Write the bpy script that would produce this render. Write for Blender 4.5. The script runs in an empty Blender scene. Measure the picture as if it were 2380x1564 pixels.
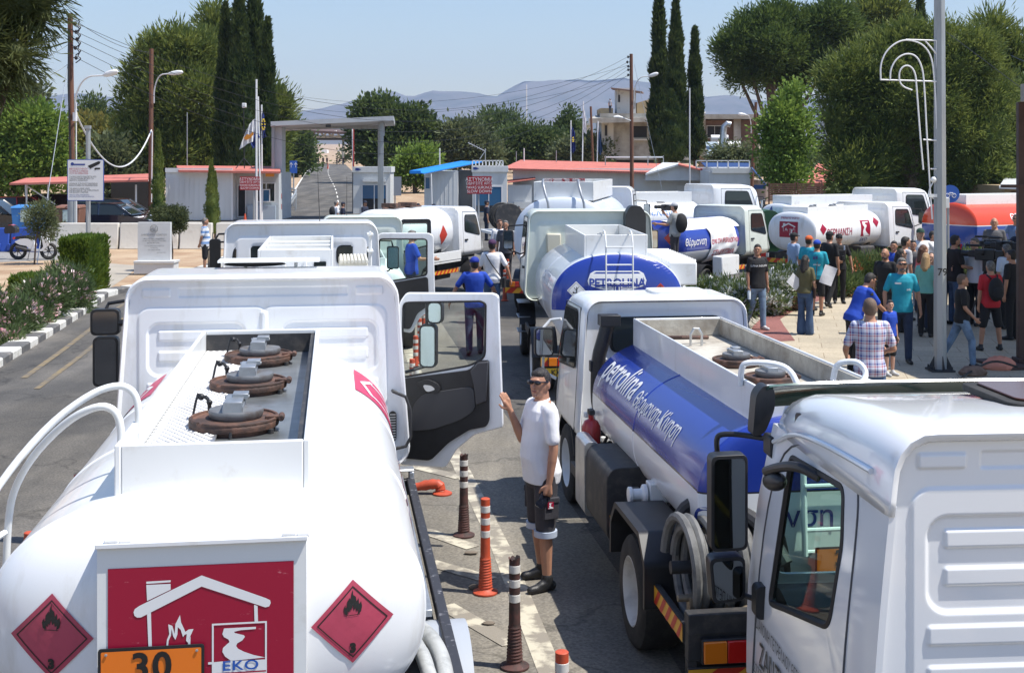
import bpy, bmesh, math, random
import numpy as np
from mathutils import Vector, Matrix, geometry
R=math.radians; PI=math.pi
C=bpy.context.scene.collection
SC=bpy.context.scene
# ---------------------------------------------------------------- camera, sky, sun, exposure
H=3.42; F=2900.0                      # eye height and focal length (in 2380-px wide units)
cam=bpy.data.cameras.new('camera'); co=bpy.data.objects.new('camera',cam); C.objects.link(co)
co.location=(0,0,H); co.rotation_euler=(R(90),0,0)
cam.sensor_width=36; cam.lens=36*F/2380; cam.shift_x=0; cam.shift_y=-(782-373)/2380
cam.clip_start=.05; cam.clip_end=30000; SC.camera=co
SUN=Vector((.435,-.105,.891)).normalized()
W=bpy.data.worlds.new('World'); SC.world=W; W.use_nodes=True
nt=W.node_tree; bg=nt.nodes['Background']; sky=nt.nodes.new('ShaderNodeTexSky')
sky.sky_type='NISHITA'; sky.sun_disc=False; sky.sun_elevation=math.asin(SUN.z)
sky.sun_rotation=math.atan2(SUN.x,SUN.y); sky.air_density=1.5; sky.dust_density=.6; sky.ozone_density=3.5; sky.altitude=0
tn=nt.nodes.new('ShaderNodeMix'); tn.data_type='RGBA'; tn.blend_type='MULTIPLY'; tn.inputs['Factor'].default_value=1; tn.inputs['B'].default_value=(.955,.98,1.12,1); nt.links.new(sky.outputs[0],tn.inputs['A']); nt.links.new(tn.outputs['Result'],bg.inputs[0]); bg.inputs[1].default_value=.104
sl=bpy.data.lights.new('sun','SUN'); sl.energy=5.0; sl.angle=R(.53); sl.color=(1,.955,.88)
so=bpy.data.objects.new('sun',sl); C.objects.link(so); so.rotation_euler=SUN.to_track_quat('Z','Y').to_euler()
SC.view_settings.view_transform='Standard'; SC.view_settings.look='None'; SC.view_settings.exposure=.44; SC.view_settings.gamma=1
# ---------------------------------------------------------------- pixel -> world at a real distance
def P(x,y,Z): return Vector(((x-1190)*Z/F, Z, H-(y-373)*Z/F))
def G(x,y): return P(x,y,F*H/(y-373))
def lerp(a,b,t): return a+(b-a)*t
# ---------------------------------------------------------------- materials
MC={}
def mat(name,col=(.5,.5,.5),rough=.5,metal=0,var=0,vs=3.,col2=None,bump=0,bs=60.,coat=0,ramp=(.45,.65),emit=None,alpha=None,trans=0,spec=.5,stretch=None,detail=4):
    if name in MC: return MC[name]
    m=bpy.data.materials.new(name); m.use_nodes=True; n=m.node_tree; L=n.links
    b=n.nodes['Principled BSDF']; b.inputs['Base Color'].default_value=(*col,1); b.inputs['Roughness'].default_value=rough
    b.inputs['Metallic'].default_value=metal; b.inputs['Specular IOR Level'].default_value=spec
    if coat: b.inputs['Coat Weight'].default_value=coat; b.inputs['Coat Roughness'].default_value=.06
    if trans: b.inputs['Transmission Weight'].default_value=trans; b.inputs['IOR'].default_value=1.05
    if emit: b.inputs['Emission Color'].default_value=(*emit[0],1); b.inputs['Emission Strength'].default_value=emit[1]
    tc=None
    if var or col2 or bump:
        tc=n.nodes.new('ShaderNodeTexCoord'); src=tc.outputs['Object']
        if stretch:
            mp=n.nodes.new('ShaderNodeMapping'); mp.inputs['Scale'].default_value=stretch; L.new(src,mp.inputs[0]); src=mp.outputs[0]
    if var or col2:
        t=n.nodes.new('ShaderNodeTexNoise'); t.inputs['Scale'].default_value=vs; t.inputs['Detail'].default_value=detail+2; t.inputs['Roughness'].default_value=.62; L.new(src,t.inputs['Vector'])
        r=n.nodes.new('ShaderNodeValToRGB'); r.color_ramp.elements[0].position=ramp[0]; r.color_ramp.elements[1].position=ramp[1]
        c2=col2 or tuple(c*(1-var) for c in col)
        r.color_ramp.elements[0].color=(*col,1); r.color_ramp.elements[1].color=(*c2,1)
        L.new(t.outputs[0],r.inputs[0]); L.new(r.outputs[0],b.inputs['Base Color'])
    if bump:
        t=n.nodes.new('ShaderNodeTexNoise'); t.inputs['Scale'].default_value=bs; t.inputs['Detail'].default_value=detail; L.new(src,t.inputs['Vector'])
        u=n.nodes.new('ShaderNodeBump'); u.inputs['Strength'].default_value=bump; u.inputs['Distance'].default_value=.02
        L.new(t.outputs[0],u.inputs['Height']); L.new(u.outputs[0],b.inputs['Normal'])
    MC[name]=m; return m
def glassm(name,tint=(.75,.9,.82),op=.35):
    if name in MC: return MC[name]
    m=bpy.data.materials.new(name); m.use_nodes=True; n=m.node_tree; L=n.links
    for q in list(n.nodes):
        if q.type!='OUTPUT_MATERIAL': n.nodes.remove(q)
    tr=n.nodes.new('ShaderNodeBsdfTransparent'); tr.inputs[0].default_value=(*tint,1)
    gl=n.nodes.new('ShaderNodeBsdfGlossy'); gl.inputs['Roughness'].default_value=.02
    fr=n.nodes.new('ShaderNodeFresnel'); fr.inputs[0].default_value=1.3
    ge=n.nodes.new('ShaderNodeNewGeometry'); mm=n.nodes.new('ShaderNodeMath'); mm.operation='MULTIPLY_ADD'; mm.inputs[1].default_value=-1; mm.inputs[2].default_value=1; L.new(ge.outputs['Backfacing'],mm.inputs[0]); m2=n.nodes.new('ShaderNodeMath'); m2.operation='MULTIPLY'; L.new(mm.outputs[0],m2.inputs[0]); L.new(fr.outputs[0],m2.inputs[1])
    mx=n.nodes.new('ShaderNodeMixShader'); L.new(m2.outputs[0],mx.inputs[0]); L.new(tr.outputs[0],mx.inputs[1]); L.new(gl.outputs[0],mx.inputs[2])
    L.new(mx.outputs[0],n.nodes['Material Output'].inputs[0]); MC[name]=m; return m
def splitm(name,ca,cb,thr,axis='Z',rough=.25,line=None,lw=.012):
    """two paint colours meeting on a horizontal line of the object"""
    if name in MC: return MC[name]
    m=mat(name,ca,rough,coat=.3); n=m.node_tree; L=n.links
    tc=n.nodes.new('ShaderNodeTexCoord'); sp=n.nodes.new('ShaderNodeSeparateXYZ'); L.new(tc.outputs['Object'],sp.inputs[0])
    g=n.nodes.new('ShaderNodeMath'); g.operation='GREATER_THAN'; g.inputs[1].default_value=thr; L.new(sp.outputs[axis],g.inputs[0])
    mx=n.nodes.new('ShaderNodeMix'); mx.data_type='RGBA'; L.new(g.outputs[0],mx.inputs['Factor'])
    mx.inputs['A'].default_value=(*ca,1); mx.inputs['B'].default_value=(*cb,1); out=mx.outputs['Result']
    if line:
        d=n.nodes.new('ShaderNodeMath'); d.operation='COMPARE'; d.inputs[1].default_value=thr; d.inputs[2].default_value=lw; L.new(sp.outputs[axis],d.inputs[0])
        m2=n.nodes.new('ShaderNodeMix'); m2.data_type='RGBA'; L.new(d.outputs[0],m2.inputs['Factor']); L.new(out,m2.inputs['A']); m2.inputs['B'].default_value=(*line,1); out=m2.outputs['Result']
    L.new(out,n.nodes['Principled BSDF'].inputs['Base Color']); return m
def leafm(name,c1,c2,vs=1.2):
    if name in MC: return MC[name]
    m=mat(name,c1,.6,col2=c2,vs=vs,ramp=(.38,.62),spec=.25); n=m.node_tree; L=n.links
    b=n.nodes['Principled BSDF']; tl=n.nodes.new('ShaderNodeBsdfTranslucent'); mx=n.nodes.new('ShaderNodeMixShader'); mx.inputs[0].default_value=.3
    src=b.inputs['Base Color'].links[0].from_socket; hs=n.nodes.new('ShaderNodeHueSaturation'); hs.inputs['Value'].default_value=1.5; hs.inputs['Hue'].default_value=.485
    L.new(src,hs.inputs['Color']); L.new(hs.outputs[0],tl.inputs[0]); L.new(b.outputs[0],mx.inputs[1]); L.new(tl.outputs[0],mx.inputs[2]); L.new(mx.outputs[0],n.nodes['Material Output'].inputs[0]); return m
# ---------------------------------------------------------------- objects
def link(o,parent=None):
    C.objects.link(o)
    if parent: o.parent=parent
    return o
def tag(o,label=None,cat=None,group=None,kind=None):
    if label: o['label']=label
    if cat: o['category']=cat
    if group: o['group']=group
    if kind: o['kind']=kind
    return o
def thing(name,label,cat,loc=(0,0,0),rz=0,group=None):
    o=bpy.data.objects.new(name,None); o.empty_display_size=.2; C.objects.link(o); o.location=loc; o.rotation_euler=(0,0,rz)
    return tag(o,label,cat,group)
def dup(root,loc,rz=None,label=None):
    def cp(o,par):
        c=o.copy(); C.objects.link(c); c.parent=par
        for k in kids.get(o,[]): cp(k,c)
        return c
    kids={}
    for q in root.children_recursive: kids.setdefault(q.parent,[]).append(q)
    r=cp(root,None); r.location=loc
    if rz is not None: r.rotation_euler=(0,0,rz)
    if label: r['label']=label
    return r
class MB:
    def __init__(s): s.v=[]; s.f=[]; s.m=[]; s.T=None; s.mi=0
    def add(s,vs,fs):
        k=len(s.v)
        if s.T is not None: vs=[s.T@Vector(p) for p in vs]
        s.v+= [tuple(p) for p in vs]; s.f+=[tuple(k+i for i in f) for f in fs]; s.m+=[s.mi]*len(fs); return s
    def box(s,c,d,rz=0,M=None):
        x,y,z=d[0]/2,d[1]/2,d[2]/2
        vs=[Vector((i*x,j*y,k*z)) for k in(-1,1) for j in(-1,1) for i in(-1,1)]
        if M is None: M=Matrix.Rotation(rz,3,'Z')
        vs=[M@p+Vector(c) for p in vs]
        return s.add(vs,[(0,2,3,1),(4,5,7,6),(0,1,5,4),(2,6,7,3),(0,4,6,2),(1,3,7,5)])
    def bb(s,a,b): return s.box([(a[i]+b[i])/2 for i in range(3)],[abs(b[i]-a[i]) for i in range(3)])
    def loft(s,rings,cap=True,closed=True):
        n=len(rings[0]); vs=[p for r in rings for p in r]; fs=[]
        for i in range(len(rings)-1):
            for j in range(n if closed else n-1):
                a=i*n+j; b=i*n+(j+1)%n; fs.append((a,b,b+n,a+n))
        if cap: fs.append(tuple(range(n-1,-1,-1))); fs.append(tuple((len(rings)-1)*n+j for j in range(n)))
        return s.add(vs,fs)
    def tube(s,pts,r,n=8,cap=True,close=False):
        pts=[Vector(p) for p in pts]; rs=r if isinstance(r,(list,tuple)) else [r]*len(pts); rings=[]
        up=None
        for i,p in enumerate(pts):
            a=pts[max(i-1,0)]; b=pts[min(i+1,len(pts)-1)]
            if close: a=pts[i-1]; b=pts[(i+1)%len(pts)]
            t=(b-a); t=t.normalized() if t.length>1e-9 else Vector((0,0,1))
            if up is None: up=t.orthogonal().normalized()
            u=(up-t*up.dot(t)); u=u.normalized() if u.length>1e-6 else t.orthogonal().normalized(); up=u; w=t.cross(u)
            rings.append([p+(u*math.cos(2*PI*k/n)+w*math.sin(2*PI*k/n))*rs[i] for k in range(n)])
        if close: rings.append(rings[0]); cap=False
        return s.loft(rings,cap)
    def cyl(s,a,b,r,r2=None,n=16): return s.tube([a,b],[r,r if r2 is None else r2],n)
    def prism(s,poly,origin,u,v,w,d):
        """2-D outline in the frame origin,u,v pushed d along w"""
        o=Vector(origin);u=Vector(u);v=Vector(v);w=Vector(w)*d; n=len(poly)
        a=[o+u*p[0]+v*p[1] for p in poly]; b=[p+w for p in a]
        if u.cross(v).dot(w)<0: a,b=b,a
        fs=[(i,(i+1)%n,(i+1)%n+n,i+n) for i in range(n)]
        tr=geometry.tessellate_polygon([[Vector((p[0],p[1],0)) for p in poly]])
        area=sum(poly[i][0]*poly[(i+1)%n][1]-poly[(i+1)%n][0]*poly[i][1] for i in range(n))
        fs=[f if area>0 else f[::-1] for f in fs]
        for t in tr:
            q=[poly[i] for i in t]; ar=(q[1][0]-q[0][0])*(q[2][1]-q[0][1])-(q[2][0]-q[0][0])*(q[1][1]-q[0][1])
            t=t if ar>0 else t[::-1]; fs.append(tuple(t[::-1])); fs.append(tuple(i+n for i in t))
        return s.add(a+b,fs)
    def ring(s,outer,inner,origin,u,v,w,d,n=64):
        """plate with a hole: both outlines star-shaped about the hole's centre"""
        cx=sum(p[0] for p in inner)/len(inner); cy=sum(p[1] for p in inner)/len(inner)
        angs=sorted(set([round(math.atan2(p[1]-cy,p[0]-cx)%(2*PI),5) for p in outer+inner]+[round(2*PI*k/n,5) for k in range(n)]))
        def hit(poly,a):
            dx,dy=math.cos(a),math.sin(a); best=0
            for i in range(len(poly)):
                x1,y1=poly[i][0]-cx,poly[i][1]-cy; x2,y2=poly[(i+1)%len(poly)][0]-cx,poly[(i+1)%len(poly)][1]-cy
                ex,ey=x2-x1,y2-y1; den=dx*ey-dy*ex
                if abs(den)<1e-12: continue
                t=(x1*ey-y1*ex)/den; q=(x1*dy-y1*dx)/den
                if t>0 and -1e-6<=q<=1+1e-6: best=max(best,t)
            return (cx+dx*best,cy+dy*best)
        O=[hit(outer,a) for a in angs]; I=[hit(inner,a) for a in angs]; k=len(angs)
        o=Vector(origin);u=Vector(u);v=Vector(v);w=Vector(w)*d
        def q(p): return o+u*p[0]+v*p[1]
        A=[q(p) for p in O]; B=[q(p) for p in I]; vs=A+B+[p+w for p in A]+[p+w for p in B]; fs=[]
        for i in range(k):
            j=(i+1)%k; fs+=[(i,i+k,j+k,j),(i+2*k,j+2*k,j+3*k,i+3*k),(i,j,j+2*k,i+2*k),(i+k,i+3*k,j+3*k,j+k)]
        return s.add(vs,fs)
    def ell(s,c,r,nu=16,nv=10,M=None):
        c=Vector(c); rings=[]
        if not isinstance(r,(list,tuple)): r=(r,r,r)
        for i in range(nv+1):
            a=-PI/2+PI*i/nv; a=max(-PI/2+.02,min(PI/2-.02,a))
            ring=[Vector((r[0]*math.cos(a)*math.cos(2*PI*k/nu),r[1]*math.cos(a)*math.sin(2*PI*k/nu),r[2]*math.sin(a))) for k in range(nu)]
            rings.append([c+((M@p) if M else p) for p in ring])
        return s.loft(rings)
    def cap(s,a,b,ra,rb,n=10):
        """tapered capsule"""
        a=Vector(a);b=Vector(b);t=b-a;L=t.length
        if L<1e-6: return s.ell(a,ra)
        t=t/L; pts=[];rs=[]
        for k in range(5):
            g=PI/2*k/4; pts.append(a-t*ra*math.cos(g)); rs.append(max(ra*math.sin(g),ra*.05))
        for k in range(5):
            g=PI/2*k/4; pts.append(b+t*rb*math.sin(g)); rs.append(max(rb*math.cos(g),rb*.05))
        return s.tube(pts,rs,n)
    def lathe(s,prof,c=(0,0,0),n=24,axis=(0,0,1)):
        ax=Vector(axis).normalized(); c=Vector(c)
        u=ax.orthogonal().normalized(); w=ax.cross(u)
        rings=[[c+ax*z+(u*math.cos(2*PI*k/n)+w*math.sin(2*PI*k/n))*max(r,.0005) for k in range(n)] for r,z in prof]
        return s.loft(rings)
    def build(s,name,m,parent=None,bevel=0,smooth=True,angle=35,sub=0,remesh=0,smo=0,seg=2,fix=False):
        me=bpy.data.meshes.new(name); me.from_pydata(s.v,[],s.f); ms=m if isinstance(m,(list,tuple)) else [m]
        for q in ms: me.materials.append(q)
        if len(ms)>1: me.polygons.foreach_set('material_index',s.m)
        if fix:
            bm=bmesh.new(); bm.from_mesh(me); bmesh.ops.recalc_face_normals(bm,faces=bm.faces); bm.to_mesh(me); bm.free()
        me.update()
        if smooth:
            me.polygons.foreach_set('use_smooth',[True]*len(me.polygons))
            if not remesh: me.set_sharp_from_angle(angle=R(angle))
        o=bpy.data.objects.new(name,me); link(o,parent)
        if bevel:
            b=o.modifiers.new('bevel','BEVEL'); b.width=bevel; b.segments=seg; b.limit_method='ANGLE'; b.angle_limit=R(40); b.harden_normals=False
        if remesh:
            r=o.modifiers.new('remesh','REMESH'); r.mode='VOXEL'; r.voxel_size=remesh; r.use_smooth_shade=True
            if smo: q=o.modifiers.new('smooth','SMOOTH'); q.factor=.5; q.iterations=smo
        if sub: q=o.modifiers.new('sub','SUBSURF'); q.levels=sub; q.render_levels=sub
        return o
def rrect(x0,y0,x1,y1,r,n=4):
    pts=[]
    for cx,cy,a in ((x1-r,y1-r,0),(x0+r,y1-r,90),(x0+r,y0+r,180),(x1-r,y0+r,270)):
        for k in range(n+1):
            g=R(a+90*k/n); pts.append((cx+r*math.cos(g),cy+r*math.sin(g)))
    return pts
def rpoly(pts,r,n=4):
    """round the corners of an outline"""
    out=[];N=len(pts)
    for i in range(N):
        p=Vector(pts[i][:2]);a=Vector(pts[i-1][:2])-p;b=Vector(pts[(i+1)%N][:2])-p
        rr=pts[i][2] if len(pts[i])>2 else r
        d=min(rr,a.length*.45,b.length*.45); A=p+a.normalized()*d;B=p+b.normalized()*d
        for k in range(n+1):
            t=k/n; q=A*(1-t)**2+p*2*t*(1-t)+B*t*t; out.append((q.x,q.y))
    return out
# ---------------------------------------------------------------- flat artwork laid on real surfaces
def flatmesh(polys,step=0):
    """polys: list of (outer, [holes]) -> verts2d, tris"""
    V=[];T=[]
    for pl in polys:
        o,hs=pl if (isinstance(pl,tuple) and isinstance(pl[0],list)) else (pl,[])
        loops=[[Vector((p[0],p[1],0)) for p in l] for l in [o]+hs]; k=len(V)
        tr=geometry.tessellate_polygon(loops); fl=[p for l in loops for p in l]; V+=[(p.x,p.y) for p in fl]
        T+=[tuple(k+i for i in t) for t in tr]
    return V,T
def textmesh(s,size=1.,bold=0.,ax='CENTER',ay='CENTER',sx=1.,shear=0.,sp=1.,ls=1.):
    cu=bpy.data.curves.new('t','FONT'); cu.body=s; cu.size=size; cu.align_x=ax; cu.align_y=ay; cu.offset=bold; cu.shear=shear; cu.space_character=sp; cu.space_line=ls; cu.resolution_u=4
    o=bpy.data.objects.new('t',cu); me=bpy.data.meshes.new_from_object(o)
    V=[(v.co.x*sx,v.co.y) for v in me.vertices]; T=[tuple(p.vertices) for p in me.polygons]
    bpy.data.objects.remove(o); bpy.data.curves.remove(cu); bpy.data.meshes.remove(me); return V,T
def decal(name,VT,mapf,m,parent,step=0,at=(0,0),rot=0):
    V,T=VT; me=bpy.data.meshes.new(name); c,s_=math.cos(rot),math.sin(rot)
    V=[(x*c-y*s_+at[0],x*s_+y*c+at[1],0) for x,y in V]
    bm=bmesh.new(); bv=[bm.verts.new(p) for p in V]
    for t in T:
        try: bm.faces.new([bv[i] for i in t])
        except Exception: pass
    bmesh.ops.remove_doubles(bm,verts=bm.verts,dist=1e-5)
    if step:
        bmesh.ops.triangulate(bm,faces=bm.faces)
        for _ in range(7):
            es=[e for e in bm.edges if e.calc_length()>step]
            if not es: break
            bmesh.ops.subdivide_edges(bm,edges=es,cuts=1); bmesh.ops.triangulate(bm,faces=bm.faces)
    for v in bm.verts: v.co=Vector(mapf(v.co.x,v.co.y))
    bm.normal_update(); bm.to_mesh(me); bm.free(); me.materials.append(m)
    o=bpy.data.objects.new(name,me); return link(o,parent)
def plane(o,u,v,off=0,flip=False):
    o=Vector(o);u=Vector(u).normalized();v=Vector(v).normalized();n=u.cross(v)*off
    return lambda a,b: o+u*a+v*b+n
# ---------------------------------------------------------------- common materials
white=mat('white_paint',(.80,.81,.82),.28,col2=(.60,.58,.53),vs=3.4,coat=.45,ramp=(.53,.84),bump=.012,bs=5,stretch=(1.6,1.6,.45))
whiteo=mat('aged_white_paint',(.76,.77,.76),.4,col2=(.60,.58,.53),vs=5,ramp=(.56,.8),coat=.2,bump=.02,bs=20)
cream=mat('pale_green_white_paint',(.63,.68,.62),.4,var=.08,vs=3,coat=.3)
black=mat('black_plastic',(.018,.018,.02),.45,var=.3,vs=8)
rubber=mat('rubber',(.016,.016,.016),.8,bump=.15,bs=80,col2=(.045,.042,.038),vs=5)
seal=mat('window_seal',(.012,.012,.013),.6)
chass=mat('chassis_black',(.03,.03,.032),.6,col2=(.09,.08,.07),vs=7,ramp=(.5,.75),bump=.1,bs=30)
galv=mat('galvanised_steel',(.42,.44,.46),.42,metal=.7,var=.25,vs=9,ramp=(.4,.7))
alu=mat('aluminium',(.62,.63,.64),.35,metal=.8,var=.2,vs=6)
rust=mat('rusty_brown_steel',(.055,.034,.027),.7,col2=(.15,.075,.05),vs=9,ramp=(.42,.62),bump=.2,bs=50)
glass=glassm('clear_glass',(.80,.93,.87)); 
dglass=mat('dark_window_glass',(.018,.024,.024),.05,spec=.7)
mirror=mat('mirror_glass',(.55,.6,.62),.03,metal=1)
redlens=mat('red_lens',(.55,.015,.012),.12,coat=.6); amber=mat('amber_lens',(.75,.2,.015),.12,coat=.6)
orange=mat('orange_plate',(.80,.19,.015),.4); inkb=mat('black_ink',(.012,.012,.012),.5); ww=mat('white_marking',(.78,.78,.78),.45)
crims=mat('crimson_marking',(.33,.005,.034),.38,col2=(.50,.14,.17),vs=24,ramp=(.66,.70),stretch=(.7,1,2)); blueink=mat('blue_marking',(.012,.035,.22),.35)
# ================================================================ truck kit (local frame: x right, y forward, z up)
def sgn(a): return 1 if a>=0 else -1
def sup(t,rx,rz,n=2.35):
    c,s=math.cos(t),math.sin(t); return (rx*sgn(c)*abs(c)**(2/n), rz*sgn(s)*abs(s)**(2/n))
class Tank:
    def __init__(s,par,y0,y1,rx,rz,zc,m,dish=.28,n=2.35,seg=72,name='tank',cx=0,bands=(),p=3.,k=.6):
        s.__dict__.update(y0=y0,y1=y1,rx=rx,rz=rz,zc=zc,dish=dish,n=n,cx=cx,p=p,k=k)
        mb=MB(); rings=[]
        rhos=[.05,.3,.5,.65,.78,.87,.93,.97,.99,1]
        for r in rhos: rings.append([(cx+x*r,y0-s.dep(r),zc+z*r) for x,z in [sup(2*PI*k_/seg,rx,rz,n) for k_ in range(seg)]])
        ys=[y0+.02]+[y0+(y1-y0)*q/6 for q in range(1,6)]+[y1]
        for y in ys: rings.append([(cx+x,y,zc+z) for x,z in [sup(2*PI*k_/seg,rx,rz,n) for k_ in range(seg)]])
        for r in rhos[::-1][1:]: rings.append([(cx+x*r,y1+s.dep(r),zc+z*r) for x,z in [sup(2*PI*k_/seg,rx,rz,n) for k_ in range(seg)]])
        mb.loft([g[::-1] for g in rings]); s.o=mb.build(name,m,par,angle=60)
        if bands:
            for yb in bands:
                b=MB(); g=[]
                for dy,e in ((-.018,-.003),(-.010,.005),(.010,.005),(.018,-.003)): g.append([(cx+x,yb+dy,zc+z) for x,z in [sup(2*PI*k_/seg,rx+e,rz+e,n) for k_ in range(seg)]][::-1])
                b.loft(g,cap=False); b.build('weld_seam',m,par)
        s.side_tab={}
    def dep(s,r): return s.dish*max(0,1-r**s.p)**s.k
    def end(s,x,z,off=.004):
        r=(abs((x)/s.rx)**s.n+abs((z-s.zc)/s.rz)**s.n)**(1/s.n); return (s.cx+x,s.y0-s.dep(min(r,1))-off,z)
    def endmap(s,cx,cz,off=.004): return lambda a,b: s.end(cx+a,cz+b,off)
    def sidemap(s,side,yc,v0,off=.004):
        """u runs along the tank (readable from outside), v is arc length up from z=v0 on that side"""
        tb=[];L=0;last=None
        for i in range(241):
            t=-PI/2+PI*i/240; x,z=sup(t,s.rx+off,s.rz+off,s.n)
            if last: L+=math.hypot(x-last[0],z-last[1])
            last=(x,z); tb.append((L,x,z))
        Ls=[q[0] for q in tb]; zs=[q[2]+s.zc for q in tb]; L0=np.interp(v0,zs,Ls)
        X=[q[1] for q in tb]; Z=[q[2] for q in tb]
        def f(u,v):
            l=L0+v; return (s.cx+side*float(np.interp(l,Ls,X)), yc+(u if side>0 else -u), s.zc+float(np.interp(l,Ls,Z)))
        return f
def emboss_fn(es):
    """es: list of (x0,z0,x1,z1,r,amp,soft)"""
    def f(x,z):
        h=0
        for x0,z0,x1,z1,r,a,sf in es:
            cx,cz=(x0+x1)/2,(z0+z1)/2; qx=np.abs(x-cx)-((x1-x0)/2-r); qz=np.abs(z-cz)-((z1-z0)/2-r)
            d=np.hypot(np.maximum(qx,0),np.maximum(qz,0))+np.minimum(np.maximum(qx,qz),0)-r
            t=np.clip(.5-d/sf,0,1); h=h+a*t*t*(3-2*t)
        return h
    return f
def panel_grid(par,name,m,hwf,zb,zt,r,y,es,nx,nz,inset=.035):
    """pressed steel sheet with real relief"""
    f=emboss_fn(es); z=np.linspace(zb+inset,zt-inset,nz); u=np.linspace(-1,1,nx); U,Z=np.meshgrid(u,z)
    hw=np.vectorize(hwf)(Z)-inset; X=U*hw
    # pull the corners into the rounded outline
    rr=max(r-inset,.01)
    for sx in(-1,1):
        cz=zt-inset-rr; cx=hw-rr; dx=sx*X-cx; dz=Z-cz; d=np.hypot(dx,dz); msk=(dx>0)&(dz>0)&(d>rr)
        X=np.where(msk,sx*(cx+dx/np.maximum(d,1e-6)*rr),X); Z=np.where(msk,cz+dz/np.maximum(d,1e-6)*rr,Z)
    Y=y-f(X,Z); vs=np.stack([X,Y,Z],-1).reshape(-1,3)
    i=np.arange(nz-1)[:,None]*nx+np.arange(nx-1)[None]; fs=np.stack([i,i+1,i+nx+1,i+nx],-1).reshape(-1,4)
    mb=MB(); mb.v=[tuple(p) for p in vs]; mb.f=[tuple(q) for q in fs.tolist()]; mb.m=[0]*len(mb.f)
    o=mb.build(name,m,par,angle=80); return o
def euro_emboss(hb,zt,deep=1.):
    L=-hb*.94; c=0
    es=[]
    for s in(-1,1):
        def b(x0,z0,x1,z1,r,a,sf):
            if s>0: x0,x1=-x1,-x0
            es.append((x0,zt-z1,x1,zt-z0,r,a,sf))
        b(L+.13,.075,L+.34,.135,.012,.018,.02)            # short pressed bars under the roof
        b(L+.10,.22,0.02,1.6,.09,.014,.03)                # big raised field
        b(L+.17,.34,-.14,.745,.09,-.026,.035)              # recessed window blank
        b(L+.25,.40,-.21,.475,.01,.016,.024)
        b(L+.25,.56,-.21,.635,.01,.016,.024)
        for k in range(4): b(L+.17,.80+.17*k,-.04,.88+.17*k,.012,.014,.022)
    es.append((-hb+.47,zt-.14,hb-.47,zt-.07,.012,-.015,.02))
    es.append((-.028,zt-.47,.028,zt-.26,.012,.012,.014))
    return [(a,b_,c_,d,e,f*.62,g*.62) for a,b_,c_,d,e,f,g in es]
class Cab:
    def __init__(s,par,hb,ht,zb,zt,L,m,r=.16,slope=.3,rear=None,res=(40,30),back=True,rooffall=.06,zw=None,rim=.045):
        s.hb,s.ht,s.zb,s.zt,s.L=hb,ht,zb,zt,L; s.par=par; s.m=m; s.slope=slope; zw=zw or zb+(zt-zb)*.45; s.zw=zw
        def ring(y,ins,drop=0):
            pts=rrect(-hb+ins,zb+ins*.3,hb-ins,zt-drop-ins,max(r-ins*.3,.03),6); out=[]
            for x,z in pts:
                w=s.hw(z)/hb; yy=y
                t=max(0,(y-L*.55)/(L*.45)); yy=y-slope*t*max(0,z-zw)/(zt-zw)
                out.append((x*w,yy,z))
            return out
        rings=[]
        if back: rings=[ring(.05,rim),ring(.012,rim-.012),ring(0,.012),ring(.02,0)]
        rings+= [ring(.25,0),ring(L*.55,0),ring(L*.8,.0,rooffall*.5),ring(L-.12,.01,rooffall),ring(L-.03,.04,rooffall+.02),ring(L,.11,rooffall+.08)]
        mb=MB(); mb.loft([g[::-1] for g in rings],cap=False); n=len(rings[0]); k=len(mb.v)-n
        mb.f.append(tuple(k+i for i in range(n))); mb.m.append(0)
        if not back: mb.f.append(tuple(n-1-i for i in range(n))); mb.m.append(0)
        s.o=mb.build('cab_body',m,par,angle=50)
        if back: panel_grid(par,'back_panel',m,s.hw,zb,zt,r,.05,rear if rear is not None else [],res[0],res[1])
    def hw(s,z): return s.hb-(s.hb-s.ht)*max(0,(z-s.zb)/(s.zt-s.zb))**1.6
    def side(s,sd,off): return lambda a,b:(sd*(s.hw(b)+off),a,b)
    def backm(s,off): return lambda a,b:(a,.05-off,b)
    def win(s,poly,sd=0,name='window',sl=.035,rear=False,g=None):
        c=Vector((sum(p[0] for p in poly)/len(poly),sum(p[1] for p in poly)/len(poly)))
        o=[]
        for p in poly:
            d=Vector(p[:2])-c; o.append(tuple(c+d*(1+sl/max(d.length,.01))))
        f=s.backm if rear else (lambda q:s.side(sd,q))
        w=decal(name,flatmesh([rpoly(o,.09)]),f(.004),seal,s.par,step=.3)
        decal('glass',flatmesh([rpoly(list(map(tuple,[p[:2] for p in poly])),.06)]),f(.009),g or dglass,w,step=.3); return w
    def windshield(s):
        # dark glass on the raked front
        y=s.L; L=s.L
        def f(a,b):
            t=max(0,(L-.06-L*.55)/(L*.45)); return (a*s.hw(b)/s.hb, L-.01-s.slope*max(0,b-s.zw)/(s.zt-s.zw)+.012, b)
        decal('windshield',flatmesh([rrect(-s.hb+.14,s.zw+.02,s.hb-.14,s.zt-.2,.08)]),f,dglass,s.par,step=.3)
    def seam(s,pts,sd,w=.006):
        mb=MB(); q=[]
        for y,z in pts: q.append(Vector((sd*(s.hw(z)+.001),y,z)))
        mb.tube(q,w,5); mb.build('door_seam',inkb,s.par)
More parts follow.
